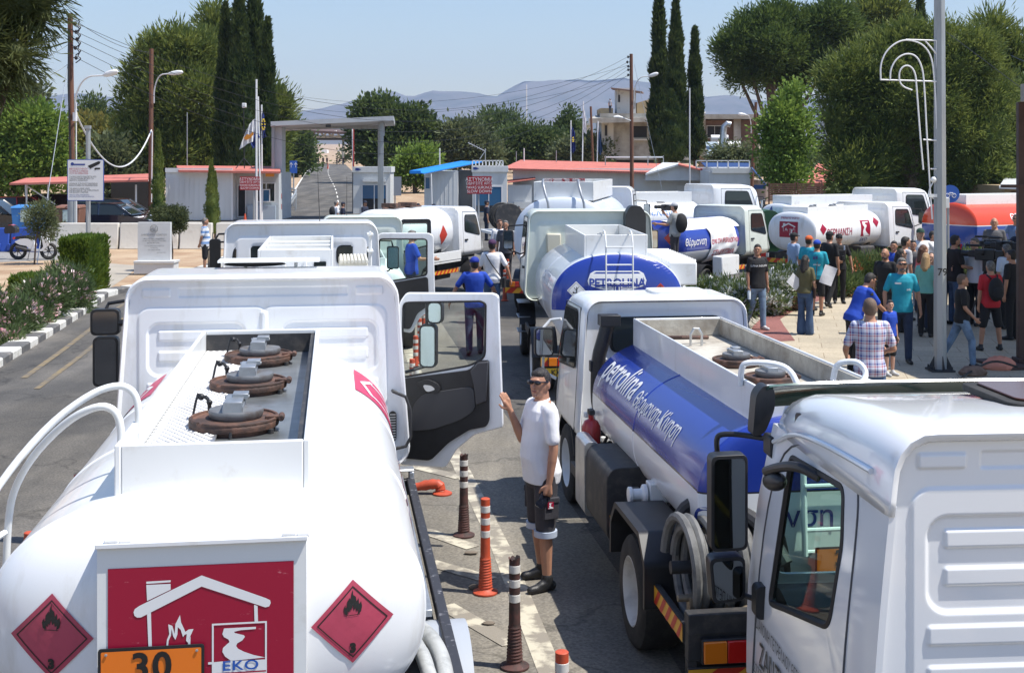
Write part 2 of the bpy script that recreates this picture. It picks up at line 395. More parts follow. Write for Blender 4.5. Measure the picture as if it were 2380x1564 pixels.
def wheel(par,x,y,r=.42,w=.24,rimm=None,dual=True,sd=1):
    mb=MB(); a=(sd,0,0)
    mb.lathe([(r*.62,-w/2),(r*.9,-w/2),(r*.98,-w*.42),(r,-w*.3),(r,w*.3),(r*.98,w*.42),(r*.9,w/2),(r*.62,w/2),(r*.58,w*.3),(r*.58,-w*.3),(r*.62,-w/2)],(x,y,r),28,a)
    t=mb.build('wheel',rubber,par,angle=40)
    q=MB(); q.lathe([(.01,.0),(r*.2,.0),(r*.24,-.02),(r*.26,-.05),(r*.5,-.09),(r*.56,-.02),(r*.6,w*.34),(r*.63,w*.42),(r*.6,w*.44),(r*.55,w*.3),(r*.54,-.11),(.01,-.11)],(x+sd*(w*.06),y,r),28,a)
    for k in range(6):
        g=2*PI*k/6; q.lathe([(.016,0),(.016,.03),(.001,.035)],(x+sd*(w*.06+.0),y+r*.15*math.cos(g),r+r*.15*math.sin(g)),8,a)
    q.build('rim',rimm or whiteo,t); return t
def mudguard(par,x,y,r,w,m=black,a0=20,a1=160,zc=None):
    zc=zc or r; mb=MB(); o=[];i_=[]
    for k in range(13):
        g=R(lerp(a0,a1,k/12)); o.append((y+(r+.09)*math.cos(g),zc+(r+.09)*math.sin(g))); i_.append((y+(r+.075)*math.cos(g),zc+(r+.075)*math.sin(g)))
    mb.prism(o+i_[::-1],(x-w/2,0,0),(0,1,0),(0,0,1),(1,0,0),w); return mb.build('mudguard',m,par)
def lamp_cluster(par,x,y,z,w=.36,h=.13):
    hb=MB(); hb.box((x,y,z),(w,.05,h)); o=hb.build('tail_light',black,par,bevel=.008)
    e=x-sgn(x)*0; a=MB(); a.box((x+sgn(x)*w*.34,y-.03,z),(w*.28,.03,h*.86)); a.build('indicator_lens',amber,o,bevel=.005)
    b=MB(); b.box((x-sgn(x)*w*.02,y-.03,z),(w*.42,.03,h*.86)); b.build('brake_lens',redlens,o,bevel=.005)
    c=MB(); c.box((x-sgn(x)*w*.36,y-.03,z),(w*.22,.03,h*.86)); c.build('reverse_lens',mat('reverse_lens',(.6,.6,.6),.15,coat=.5),o,bevel=.005)
def stripes(par,name,x0,x1,z0,z1,o,u,v,off=.004,step=.12,ca=None,cb=None,lean=None):
    """warning tape: slanted red bars on yellow"""
    ca=ca or mat('tape_red',(.50,.03,.015),.45); cb=cb or mat('tape_yellow',(.70,.36,.03),.45); h=z1-z0; lean=h if lean is None else lean
    b=decal(name,flatmesh([[(x0,z0),(x1,z0),(x1,z1),(x0,z1)]]),plane(o,u,v,off),cb,par)
    P_=[];x=x0
    while x<x1-1e-6:
        a=[(x,z0),(min(x+step/2,x1),z0),(min(x+step/2+lean,x1),z1),(min(x+lean,x1),z1)]
        P_.append(a); x+=step
    decal('stripe',flatmesh(P_),plane(o,u,v,off+.002),ca,b); return b
def manhole(par,x,y,z,r=.27,full=True,pipe=True):
    o=MB(); o.lathe([(.01,-.10),(r*.92,-.10),(r*.92,-.03),(r,-.03),(r+.004,-.012),(r,0.004),(r*.95,.012),(r*.88,.004),(r*.8,.01),(.01,.01)],(x,y,z),48)
    o.tube([(x+r*.97*math.cos(R(a)),y+r*.97*math.sin(R(a)),z+.01) for a in range(-130,221,10)],.010,8)
    mh=o.build('manhole',rust,par,angle=45)
    l=MB(); l.lathe([(r*.56,.01),(r*.60,.02),(r*.62,.045),(r*.6,.055),(.01,.058)],(x+.01,y+.01,z),40); l.build('lid',mat('dull_grey_steel',(.20,.205,.21),.5,metal=.4,col2=(.12,.10,.09),vs=9,ramp=(.45,.65)),mh,angle=40)
    q=r/.235*.82
    b=MB(); b.T=Matrix.Translation((x,y,z))@Matrix.Scale(q,4)@Matrix.Translation((-x,-y,-z)); b.box((x,y+.03,z+.10),(.115,.30,.065)); b.box((x+.035,y+.12,z+.135),(.10,.12,.035)); b.box((x,y-.125,z+.09),(.12,.02,.09)); b.cyl((x-.07,y+.14,z+.12),(x+.09,y+.14,z+.12),.013,n=8)
    b.box((x-.062,y,z+.06),(.006,.26,.09)); b.box((x+.062,y,z+.06),(.006,.26,.09))
    b.build('latch_bracket',galv,mh,bevel=.012)
    c=MB(); c.box((x+r*.95,y-.03,z+.015),(.09,.03,.02)); c.box((x+r*.92,y-.06,z+.018),(.10,.022,.018)); c.cyl((x+r*1.07,y-.09,z+.016),(x+r*1.07,y,z+.016),.017,n=10)
    c.build('clamp',rust,mh,bevel=.004)
    e=MB(); e.tube([(x,y-r*.98,z-.02),(x-.005,y-r*1.01,z-.10),(x-.005,y-r*1.02,z-.2)],.009,8); e.tube([(x+r*.85,y-r*.55,z-.03),(x+r*.85,y-r*.55,z-.12)],.016,8)
    e.build('drain_pipe',chass,mh)
    if pipe:
        g=MB(); px,py=x-r*.62,y+r*.75
        g.tube([(px,py,z),(px,py,z+.065),(px-.02,py+.004,z+.09),(px-.05,py+.01,z+.09)],.011,8); g.ell((px,py,z+.06),.017,10,6); g.ell((px-.045,py+.01,z+.09),.019,10,6)
        g.tube([(px-.06,py+.01,z+.11),(px-.072,py-.0,z+.07),(px-.085,py-.02,z+.0)],.007,8)
        g.build('breather_pipe',black,mh)
    return mh
def top_box(par,x0,x1,y0,y1,zt,zlo,m,inner,th=.028,fl=.2,lip=.0,name='walkway_box'):
    """open trough on the tank's top"""
    mb=MB(); z0=zlo
    mb.bb((x0,y0,z0),(x0+th,y1,zt)); mb.bb((x1-th,y0,z0),(x1,y1,zt)); mb.bb((x0+th+.001,y0,z0),(x1-th-.001,y0+th,zt-.001)); mb.bb((x0+th+.001,y1-th,z0),(x1-th-.001,y1,zt-.001))
    o=mb.build(name,m,par,bevel=.006)
    f=MB(); f.bb((x0+th+.002,y0+th+.002,zt-fl-.02),(x1-th-.002,y1-th-.002,zt-fl)); f.build('trough_floor',inner,o)
    return o
def ladder(par,pa,pb,w,m,r=.014,step=.28,name='ladder',off=(0,0,0)):
    """rails through points pa (left) offset w in x"""
    mb=MB(); pts=[Vector(p) for p in pa]
    mb.tube(pts,r,8); mb.tube([p+Vector((w,0,0)) for p in pts],r,8)
    L=0
    for i in range(len(pts)-1):
        a,b=pts[i],pts[i+1]; d=(b-a).length; 
        if abs((b-a).z)>.6*d:
            k=max(1,int(d/step))
            for j in range(k): q=a.lerp(b,(j+.5)/k); mb.tube([q,q+Vector((w,0,0))],r*.85,8)
    return mb.build(name,m,par)
def placard(tank,cx,cz,h,mapf,m,par,flame=True,name='hazard_placard'):
    d=[(0,-h),(h,0),(0,h),(-h,0)]; s=h*.86; t=h*.82
    o=decal(name,flatmesh([d]),mapf,m,par,step=.05)
    def up(f,e): return lambda a,b:(Vector(f(a,b))+Vector((0,-e,0)))
    decal('border',flatmesh([([(0,-s),(s,0),(0,s),(-s,0)],[[(0,-t),(-t,0),(0,t),(t,0)]])]),up(mapf,.002),inkb,o,step=.05)
    if flame:
        fl=[(-.55,-.0),(-.62,.35),(-.5,.62),(-.48,.4),(-.4,.45),(-.38,.8),(-.2,1.05),(-.15,.85),(-.08,1.3),(.0,1.55),(.02,1.2),(.2,1.05),(.25,.75),(.38,.95),(.42,.55),(.55,.72),(.62,.4),(.55,.05),(.35,-.1),(.38,.2),(.25,.1),(.2,.35),(.08,.2),(0,.55),(-.1,.2),(-.2,.32),(-.22,.08),(-.36,.2),(-.35,-.1)]
        decal('flame_mark',flatmesh([[(a*h*.36,b*h*.36+h*.22) for a,b in fl],[(-h*.17,h*.17),(h*.17,h*.17),(h*.17,h*.185),(-h*.17,h*.185)]]),up(mapf,.003),inkb,o,step=.05)
        decal('number_mark',textmesh('3',h*.3,bold=.004),up(mapf,.003),inkb,o,step=.05,at=(0,-h*.63))
    return o
def road_sign_logo(sc):
    """winding road mark, unit box 0..1"""
    return [(.22,.92),(.80,.92),(.80,.87),(.52,.86),(.40,.83),(.42,.80),(.58,.74),(.60,.70),(.55,.62),(.46,.56),(.44,.50),(.47,.44),(.58,.36),(.76,.27),(.97,.20),(.97,.05),(.03,.05),(.03,.155),(.36,.155),(.24,.27),(.19,.38),(.20,.47),(.28,.56),(.32,.60),(.30,.66),(.22,.72),(.19,.79)][::-1]
def house_art(par,mapf,w,logo=True,small=False):
    """crimson panel: white house, flame and winding-road mark; w = width of the crimson field; origin at its top centre"""
    k=w/1220.
    def A(x,y): return ((x-757)*k,-(y-450)*k)
    o=decal('heating_emblem',flatmesh([[A(145,1320),A(1370,1320),A(1370,450),A(145,450)]]),mapf(0),crims,par,step=.2)
    P_=[]
    roof=[(312,745),(320,725),(350,705),(757,520),(1185,695),(1212,710),(1216,730),(1205,752),(1180,757),(757,595),(360,783),(335,783),(318,770)]
    P_.append([A(*p) for p in roof][::-1])
    P_.append([A(*p) for p in [(395,545),(555,543),(553,556),(395,560)]]); P_.append([A(*p) for p in [(395,567),(553,567),(554,606),(400,675)]])
    P_.append([A(*p) for p in [(400,762),(425,750),(432,1010),(410,1010)]]); P_.append([A(*p) for p in [(1105,735),(1128,745),(1131,850),(1108,850)]])
    fo=[(522,1010),(530,940),(545,905),(538,838),(565,850),(580,905),(585,840),(615,780),(622,830),(640,870),(650,895),(672,880),(704,878),(690,910),(680,930),(668,960),(684,925),(683,1000),(670,1000),(668,970),(655,955),(660,910),(645,915),(635,930),(620,880),(600,860),(598,910),(585,945),(570,920),(560,870),(556,915),(540,950),(536,1010)]
    P_.append([A(*p) for p in fo])
    if logo:
        x0,x1,y0,y1=825,1190,850,1205
        q=[A(x0,y1),A(x1,y1),A(x1,y0),A(x0,y0)]; e=12; qi=[A(x0+e,y1-95),A(x0+e,y0+e),A(x1-e,y0+e),A(x1-e,y1-95)]
        P_.append((q,[qi])); P_.append([A(800,1108),A(826,1108),A(826,1124),A(800,1124)])
        P_.append([A(x0+(x1-x0)*a, y1-95+ (0) -(y1-y0-95-e)*((b-.155)/.845)) for a,b in road_sign_logo(1) if b>=.155])
    decal('house_mark',flatmesh(P_),mapf(.002),ww,o,step=.2)
    if logo:
        decal('letters',textmesh('EKO',92*k,bold=.0012*w,sx=1.3,sp=1.08),mapf(.004),mat('logo_blue',(.02,.10,.42),.4),o,at=A(1014,1143),step=.2)
        decal('underline',flatmesh([[A(848,1195),A(1185,1192),A(1185,1182),A(848,1185)]]),mapf(.004),crims,o)
    return o
def orange_plate(par,o,u,v,w=.4,h=.3,txt='30'):
    f=plane(o,u,v,0); n=Vector(u).normalized().cross(Vector(v).normalized())
    mb=MB(); mb.prism(rrect(-w/2,-h/2,w/2,h/2,.012),o,u,v,n,.006); p=mb.build('orange_plate',black,par)
    decal('orange_field',flatmesh([rrect(-w/2+.012,-h/2+.012,w/2-.012,h/2-.012,.006)]),plane(o,u,v,.008),orange,p)
    if txt: decal('digits',textmesh(txt,h*.52,bold=.004,sp=1.1),plane(o,u,v,.011),inkb,p,at=(0,h*.22))
    return p
# ================================================================ ground, roads, pavement
def gz(Y):
    pts=[(-50,0),(92,0),(150,.7),(282,2.45),(340,2.6),(420,1.5),(700,1),(1500,14),(3000,42),(5200,70),(9000,80)]
    return float(np.interp(Y,[p[0] for p in pts],[p[1] for p in pts]))
def sheet(name,m,poly,off,kind='structure',dz=0,step=None):
    """flat (or ground-following) sheet from a world outline"""
    V,T=flatmesh([poly]); o=decal(name,(V,T),lambda a,b:(a,b,gz(b)+off),m,None,step=step or 0); return tag(o,kind=kind)
ys=[-30,0,5,10,15,20,30,40,50,60,75,92,105,120,150,180,215,250,282,310,340,380,420,500,600,700,900,1200,1500,2000,2500,3000,4000,5200,7000,9000]
xs=[-7000,-3000,-1200,-500,-250,-120,-60,-30,-15,0,15,30,60,120,250,500,1200,3000,7000]
mb=MB(); mb.v=[(x,y,gz(y)) for y in ys for x in xs]; nx=len(xs)
mb.f=[(i*nx+j,i*nx+j+1,(i+1)*nx+j+1,(i+1)*nx+j) for i in range(len(ys)-1) for j in range(nx-1)]; mb.m=[0]*len(mb.f)
dirt=mat('dry_earth',(.42,.31,.20),.95,col2=(.30,.19,.11),vs=.55,ramp=(.42,.62),bump=.6,bs=9)
tag(mb.build('ground',dirt),kind='structure')
asph=mat('asphalt',(.092,.087,.080),.9,col2=(.165,.150,.128),vs=.5,ramp=(.40,.66),bump=.25,bs=120,detail=6)
def asphalt_detail(m,amt=.35,lf=None,road=False):
    n=m.node_tree; L=n.links; b=n.nodes['Principled BSDF']; src=b.inputs['Base Color'].links[0].from_socket
    tc=n.nodes.new('ShaderNodeTexCoord'); t=n.nodes.new('ShaderNodeTexNoise'); t.inputs['Scale'].default_value=45; t.inputs['Detail'].default_value=3; L.new(tc.outputs['Object'],t.inputs['Vector'])
    r=n.nodes.new('ShaderNodeMapRange'); r.inputs['From Min'].default_value=.3; r.inputs['From Max'].default_value=.7; r.inputs['To Min'].default_value=1-amt; r.inputs['To Max'].default_value=1+amt
    L.new(t.outputs[0],r.inputs['Value']); mx=n.nodes.new('ShaderNodeMix'); mx.data_type='RGBA'; mx.blend_type='MULTIPLY'; mx.inputs['Factor'].default_value=1
    L.new(src,mx.inputs['A']); L.new(r.outputs[0],mx.inputs['B']); L.new(mx.outputs['Result'],b.inputs['Base Color'])
    if road:
        out=mx.outputs['Result']; mp=n.nodes.new('ShaderNodeMapping'); mp.inputs['Rotation'].default_value=(0,0,R(-8.5)); mp.inputs['Scale'].default_value=(1.1,.16,1); L.new(tc.outputs['Object'],mp.inputs[0])
        t2=n.nodes.new('ShaderNodeTexNoise'); t2.inputs['Scale'].default_value=.9; t2.inputs['Detail'].default_value=5; L.new(mp.outputs[0],t2.inputs['Vector'])
        v=n.nodes.new('ShaderNodeTexVoronoi'); v.feature='DISTANCE_TO_EDGE'; v.inputs['Scale'].default_value=.33; L.new(tc.outputs['Object'],v.inputs['Vector'])
        nz=n.nodes.new('ShaderNodeTexNoise'); nz.inputs['Scale'].default_value=2.5; L.new(tc.outputs['Object'],nz.inputs['Vector']); vm=n.nodes.new('ShaderNodeVectorMath'); vm.operation='ADD'; L.new(tc.outputs['Object'],vm.inputs[0]); L.new(nz.outputs['Color'],vm.inputs[1]); L.new(vm.outputs[0],v.inputs['Vector'])
        for so,f0,f1,a0,a1 in((t2.outputs[0],.42,.66,.62,1.08),(v.outputs['Distance'],.0,.016,.6,1.)):
            r2=n.nodes.new('ShaderNodeMapRange'); r2.inputs['From Min'].default_value=f0; r2.inputs['From Max'].default_value=f1; r2.inputs['To Min'].default_value=a0; r2.inputs['To Max'].default_value=a1; L.new(so,r2.inputs['Value'])
            m3=n.nodes.new('ShaderNodeMix'); m3.data_type='RGBA'; m3.blend_type='MULTIPLY'; m3.inputs['Factor'].default_value=1; L.new(out,m3.inputs['A']); L.new(r2.outputs[0],m3.inputs['B']); out=m3.outputs['Result']
        L.new(out,b.inputs['Base Color'])
asphalt_detail(asph,road=True); asphalt_detail(dirt,.3)
KL=[(-5.9,3),(-8.45,20.6),(-9.03,24.7),(-9.62,28.6),(-10.1,31.2),(-10.0,32.3),(-9.4,33.2),(-9.3,40),(-10.2,52),(-12.5,66),(-13.2,72)]
road=[(-5.0,-6)]+KL+[(-13.6,78),(-14.8,78),(-45.6,282),(-50,310),(-42,310),(-37.6,282),(-7.8,84),(14,62),(60,62),(60,40),(9.5,40),(6.2,30),(5.2,25),(4.2,19),(3.8,12),(3.8,-6)]
sheet('road',asph,road[::-1],.004,step=8)
worn=mat('worn_road',(.25,.225,.18),.92,col2=(.19,.175,.15),vs=1.3,ramp=(.35,.7),bump=.25,bs=120); asphalt_detail(worn,.3,road=True)
# paler dusty median strip under the bollards
sheet('median_strip',worn,[(-1.0,5),(1.5,5),(1.0,9.5),(.35,14),(-.6,20),(-1.6,27),(-3.6,30),(-2.6,20),(-1.5,10)],.008)
wpaint=mat('worn_white_road_paint',(.50,.46,.36),.85,col2=(.24,.215,.175),vs=3.5,ramp=(.44,.54),bump=.2,bs=80)
ypaint=mat('worn_yellow_road_paint',(.22,.165,.085),.85,col2=(.13,.115,.095),vs=4,ramp=(.38,.60))
def strip(name,m,pts,w,off):
    P_=[Vector((p[0],p[1])) for p in pts]; a=[];b=[]
    for i,p in enumerate(P_):
        t=(P_[min(i+1,len(P_)-1)]-P_[max(i-1,0)]).normalized(); n=Vector((t.y,-t.x))*w/2; a.append((p+n)[:]); b.append((p-n)[:])
    return sheet(name,m,a+b[::-1],off)
def GG(x,y): g=G(x,y); return (g.x,g.y)
strip('edge_marking',wpaint,[(.62,5.5),(.30,8.0),(-.10,11),(-.75,15),(-1.6,20.5),(-2.5,27),(-3.2,32)],.17,.012)
for q in ([(960,1085),(1070,1112)],[(985,1235),(1100,1275)],[(1035,1410),(1190,1500)],[(1000,1310),(1140,1350)]):
    strip('hatch_marking',wpaint,[GG(*p) for p in q],.16,.014)
strip('yellow_line',ypaint,[GG(*p) for p in [(55,880),(150,812),(205,770),(265,722),(300,700)]],.10,.012)
strip('yellow_line',ypaint,[GG(*p) for p in [(85,905),(175,838),(235,790),(285,740)]],.09,.012)
# far centre dashes
dash=mat('white_road_paint',(.62,.60,.55),.8,col2=(.3,.28,.25),vs=3,ramp=(.55,.7))
def roadx(Y): return -10.8-.151*(Y-78)+.25*math.sin((Y-78)/26.)
for k in range(22):
    y0=80+k*9; strip('centre_dash',dash,[(roadx(y0),y0),(roadx(y0+4.5),y0+4.5)],.11,.03)
strip('edge_marking',dash,[(-14.9+.35,78),(-29.8,178),(-45.2,282)],.18,.03)
# kerb stones, painted alternately
kw=mat('white_kerb_paint',(.66,.65,.60),.8,col2=(.42,.39,.33),vs=6,ramp=(.5,.7),bump=.3,bs=25); kb=mat('grey_kerb_paint',(.10,.10,.10),.8,col2=(.22,.2,.18),vs=6,ramp=(.48,.7),bump=.3,bs=25)
def kerb(pts,step=.62,w=.30,h=.14,paint=True,label='black and white painted kerb along the left verge',name='kerb'):
    P_=[Vector((*p,0)) for p in pts]; L=[0]
    for a,b in zip(P_,P_[1:]): L.append(L[-1]+(b-a).length)
    def at(l):
        for i in range(len(P_)-1):
            if l<=L[i+1] or i==len(P_)-2: return P_[i].lerp(P_[i+1],(l-L[i])/(L[i+1]-L[i]))
    mb=MB(); l=0;k=0
    while l<L[-1]-.1:
        a,b=at(l+.008),at(min(l+step-.008,L[-1])); t=(b-a).normalized(); n=Vector((-t.y,t.x,0)); mb.mi=k%2
        r=[]
        for q in(a,b): r.append([q,q+n*.0+Vector((0,0,h-.02)),q+n*.03+Vector((0,0,h)),q+n*w+Vector((0,0,h)),q+n*w])
        mb.loft(r); l+=step;k+=1
    return tag(mb.build(name,[kw,kb] if paint else [stonek,stonek],smooth=False,fix=True),kind='structure')
stonek=mat('kerb_stone',(.38,.34,.27),.9,var=.3,vs=4,bump=.2,bs=30)
kerb([(KL[0][0],KL[0][1])]+KL[1:9],w=.40)
# right-hand pavement and cycle path
tile=mat('paving_slabs',(.47,.40,.29),.85,var=.18,vs=.8,ramp=(.35,.7),bump=.1,bs=60)
def slabs(m,sc=1.55,rot=12):
    n=m.node_tree; L=n.links; b=n.nodes['Principled BSDF']; src=b.inputs['Base Color'].links[0].from_socket
    tc=n.nodes.new('ShaderNodeTexCoord'); mp=n.nodes.new('ShaderNodeMapping'); mp.inputs['Rotation'].default_value=(0,0,R(rot)); L.new(tc.outputs['Object'],mp.inputs[0])
    k=n.nodes.new('ShaderNodeTexBrick'); k.inputs['Scale'].default_value=sc; k.inputs['Mortar Size'].default_value=.012; k.inputs['Brick Width'].default_value=1.2; k.inputs['Row Height'].default_value=.9
    k.inputs['Color1'].default_value=(1,1,1,1); k.inputs['Color2'].default_value=(.84,.85,.86,1); k.inputs['Mortar'].default_value=(.5,.45,.4,1); k.inputs['Mortar Smooth'].default_value=.3
    L.new(mp.outputs[0],k.inputs['Vector']); mx=n.nodes.new('ShaderNodeMix'); mx.data_type='RGBA'; mx.blend_type='MULTIPLY'; mx.inputs['Factor'].default_value=1
    L.new(src,mx.inputs['A']); L.new(k.outputs[0],mx.inputs['B']); L.new(mx.outputs['Result'],b.inputs['Base Color'])
slabs(tile); asphalt_detail(tile,.2)
redp=mat('red_cycle_path',(.25,.10,.085),.9,var=.25,vs=1.2,bump=.2,bs=90); asphalt_detail(redp,.3)
PV=[(4.3,-6),(4.3,14),(4.9,20),GG(1700,790),GG(1742,752),GG(1850,700),GG(1965,667),GG(2120,640),GG(2500,622),(40,37),(40,-6)]
def slab(name,m,poly,z0,z1):
    mb=MB(); mb.prism(poly,(0,0,z0),(1,0,0),(0,1,0),(0,0,1),z1-z0); return tag(mb.build(name,m,smooth=False,fix=True),kind='structure')
slab('pavement',tile,PV,-.02,.12)
def GH(x,y,h=.12): Z=F*(H-h)/(y-373); return ((x-1190)*Z/F,Z)
slab('cycle_path',redp,[GH(1742,775),GH(1700,800),GH(1735,797),GH(1848,792),GH(1822,757),GH(1813,742),GH(1835,728),GH(1880,706),GH(2005,672),GH(1969,662),GH(1900,682),GH(1840,700),GH(1765,728)],.118,.124)
kerb([(4.28,1),(4.28,14),(4.88,20),GG(1700,790),GG(1742,752)][::-1],paint=False,w=.25,h=.135)
# left plot: parking apron
apr=mat('gravel_apron',(.26,.25,.235),.95,var=.3,vs=2,bump=.4,bs=30); asphalt_detail(apr,.35)
sheet('parking_apron',apr,[GG(-60,612),GG(150,604),GG(160,588),(-15,49),(-15,75),(-45,75),(-60,48)],.006)
sheet('footpath',mat('concrete_path',(.36,.32,.26),.95,var=.2,vs=1,bump=.2),[GG(215,625),GG(250,612),GG(320,618),GG(300,640),GG(240,680),GG(225,665)],.006)
sheet('checkpoint_yard',asph,[(-15,71),(13,60),(60,60),(60,92),(-8.2,92),(-9,84),(-14.5,79)],.002)
# ================================================================ foreground left tanker
HD=math.atan(.143)
def hw_side(par,name,x,y0,y1,z,w,h,m,bev=.004):
    mb=MB(); mb.bb((x-w/2,y0,z-h/2),(x+w/2,y1,z+h/2)); return mb.build(name,m,par,bevel=bev)
def tanker1():
    t=thing('tanker_truck','nearest white tanker, crimson house emblem and orange plate on its rear, right door open','truck',(-1.93,9.7,0),HD,'fuel tankers parked at the crossing')
    tk=Tank(t,-4.2,-.12,.95,.565,1.40,white,dish=.30,bands=(-4.19,-2.9,-1.5),seg=96)
    # walkway box with three manholes and tread plate
    top_box(t,-.43,.43,-4.12,-.32,2.15,1.86,whiteo,mat('oily_grey_steel',(.28,.30,.31),.35,metal=.5,col2=(.16,.17,.17),vs=3,ramp=(.4,.65)),fl=.17)
    mb=MB(); th=.02; z=2.004
    mb.bb((-.395,-4.08,z-.012),(-.06,-.36,z)); pl=mb.build('tread_plate',alu,t)
    q=MB(); rnd=random.Random(4)
    for i in range(100):
        for j in range(8):
            x=-.385+.042*j+(.0 if i%2 else .021); y=-4.07+.037*i
            if x>-.07: continue
            a,b=.020,.010; q.add([(x-a,y,z),(x,y-b,z),(x+a,y,z),(x,y+b,z),(x,y,z+.007)],[(0,1,4),(1,2,4),(2,3,4),(3,0,4)])
    q.build('tread_pattern',mat('bright_tread',(.70,.68,.64),.45,metal=.2,var=.25,vs=5),pl,smooth=False)
    for y in(-3.05,-1.92,-.85): manhole(t,.01,y,2.035,.235)
    d=MB(); d.bb((.37,-4.09,1.93),(.40,-.35,2.12)); d.bb((-.40,-.36,1.95),(.40,-.35,2.12)); d.build('inner_lining',chass,t)
    # cab
    c=Cab(t,1.14,1.03,1.0,2.515,1.65,white,r=.16,slope=.28,rear=euro_emboss(1.12,2.50),res=(360,240),rim=.035,rooffall=.13)
    c.windshield()
    c.win([(.75,1.72),(1.3,1.62),(1.25,2.3),(.75,2.3)],-1)
    # door opening (right side) reads dark
    v=MB(); v.prism(rrect(-.03,-.12,.03,.12,.03),(1.0,.028,1.32),(1,0,0),(0,0,1),(0,-1,0),.012); vo=v.build('air_vent',seal,t)
    g=MB()
    for k in range(10): g.box((1.0,.012,1.225+.021*k),(.046,.006,.009))
    g.build('vent_slats',alu,vo)
    for zz,xx in ((1.32,-.985),):
        v=MB(); v.prism(rrect(-.03,-.12,.03,.12,.03),(xx,.028,zz),(1,0,0),(0,0,1),(0,-1,0),.012); vo=v.build('air_vent',seal,t)
    g=MB(); g.tube([(1.0,.03,1.60),(1.0,-.03,1.605),(1.10,-.03,1.56),(1.135,-.03,1.46),(1.14,-.03,1.24),(1.10,-.03,1.17),(1.0,-.03,1.15),(1.0,.03,1.15)],.013,8); g.build('grab_handle',chass,t)
    # door, hinged near the cab's front corner and swung square to the cab
    dr=bpy.data.objects.new('door',None); link(dr,t); dr.location=(1.10,1.18,0); dr.rotation_euler=(0,0,R(-16))
    zo=lambda y:3.42-(y-373)/270.; xo=lambda x:(x-945)/270.
    D=lambda x,y:(xo(x),zo(y))
    out=[D(948,712),D(965,688),D(1175,686),D(1188,692),D(1199,1002),D(1178,1008),D(1130,1022),D(1085,1060),D(1060,1103),D(950,1099)]
    inn=[D(958,712),D(1145,706),D(1157,712),D(1155,838),D(1120,858),D(955,890)]
    m1=MB(); m1.ring(rpoly(out,.03),rpoly(inn,.05),(0,0,0),(1,0,0),(0,0,1),(0,1,0),.05); m1.build('door_frame',white,dr,bevel=.012,angle=40,fix=True)
    lin=[D(953,893),D(1118,868),D(1140,846),D(1166,843),D(1167,985),D(1160,1000),D(1120,1008),D(1070,1040),D(1030,1080),D(1020,1084),D(955,1080)]
    m2=MB(); m2.prism(rpoly(lin,.03),(0,-.03,0),(1,0,0),(0,0,1),(0,1,0),.028); m2.build('door_lining',black,dr,bevel=.012,fix=True)
    m3=MB(); m3.prism(rpoly([D(980,985),D(985,950),D(1010,925),D(1130,905),D(1135,960),D(1100,985),D(1030,1010),D(978,1015)],.06),(0,-.045,0),(1,0,0),(0,0,1),(0,1,0),.016); m3.build('door_pocket',mat('dark_grey_plastic',(.045,.045,.05),.5),dr,bevel=.012,fix=True)
    m3=MB(); m3.prism(rpoly([D(990,900),D(1020,890),D(1045,900),D(1053,915),D(1040,925),D(1010,915)],.03),(0,-.06,0),(1,0,0),(0,0,1),(0,1,0),.03); hh=m3.build('door_handle',black,dr,bevel=.012,fix=True)
    m3=MB(); m3.prism(rpoly([D(1008,903),D(1030,905),D(1040,914),D(1018,921)],.03),(0,-.066,0),(1,0,0),(0,0,1),(0,1,0),.012); m3.build('pull',alu,hh,fix=True)
    m3=MB(); m3.prism([D(1122,868),D(1140,848),D(1166,845),D(1160,940),D(1135,950),D(1130,900)],(0,-.05,0),(1,0,0),(0,0,1),(0,1,0),.02); m3.build('door_trim',mat('dark_grey_plastic'),dr,bevel=.01,fix=True)
    m4=MB(); m4.prism(rpoly(inn,.05),(0,.024,0),(1,0,0),(0,0,1),(0,1,0),.004); m4.build('door_window',glassm('door_glass',(.97,1,.985)),dr,fix=True)
    m5=MB(); r=rpoly(inn,.05); m5.tube([(p[0],.0,p[1]) for p in r],.009,6,close=True); m5.build('window_seal',seal,dr)
    # mirrors beyond the glass
    def mir(x0,x1,y0,y1,yy,nm='side_mirror'):
        a=D(x0,y1);b=D(x1,y0); k=MB(); k.prism(rpoly([(a[0],a[1]),(b[0],a[1]),(b[0],b[1]),(a[0],b[1])],.05),(0,yy,0),(1,0,0),(0,0,1),(0,1,0),.09); o=k.build(nm,black,dr,bevel=.02,fix=True)
        k=MB(); e=.016; k.prism(rpoly([(a[0]+e,a[1]+e),(b[0]-e,a[1]+e),(b[0]-e,b[1]-e),(a[0]+e,b[1]-e)],.04),(0,yy-.004,0),(1,0,0),(0,0,1),(0,1,0),.006); k.build('mirror_glass',mirror,o,fix=True); return o
    mir(989,1031,768,872,.13); mir(1008,1046,712,766,.13)
    k=MB(); a=D(960,880); b=D(1000,870); k.tube([(a[0],.05,a[1]),(b[0],.15,b[1]),(b[0]+.02,.18,b[1]+.04)],.014,8); a=D(1005,712); k.tube([(D(965,712)[0],.05,a[1]),(a[0],.17,a[1]),(a[0],.18,D(1005,868)[1])],.014,8); k.build('mirror_arm',black,dr)
    # left mirrors, seen past the cab's edge
    def lm(x0,x1,z0,z1,y=1.5):
        k=MB(); k.prism(rpoly([(x0,z0),(x1,z0),(x1,z1),(x0,z1)],.05),(0,y,0),(1,0,0),(0,0,1),(0,1,0),.1); o=k.build('side_mirror',black,t,bevel=.02,fix=True)
        k=MB(); e=.02; k.prism(rpoly([(x0+e,z0+e),(x1-e,z0+e),(x1-e,z1-e),(x0+e,z1-e)],.04),(0,y-.004,0),(1,0,0),(0,0,1),(0,1,0),.006); k.build('mirror_glass',mat('dark_mirror',(.12,.13,.15),.05,metal=.9),o,fix=True)
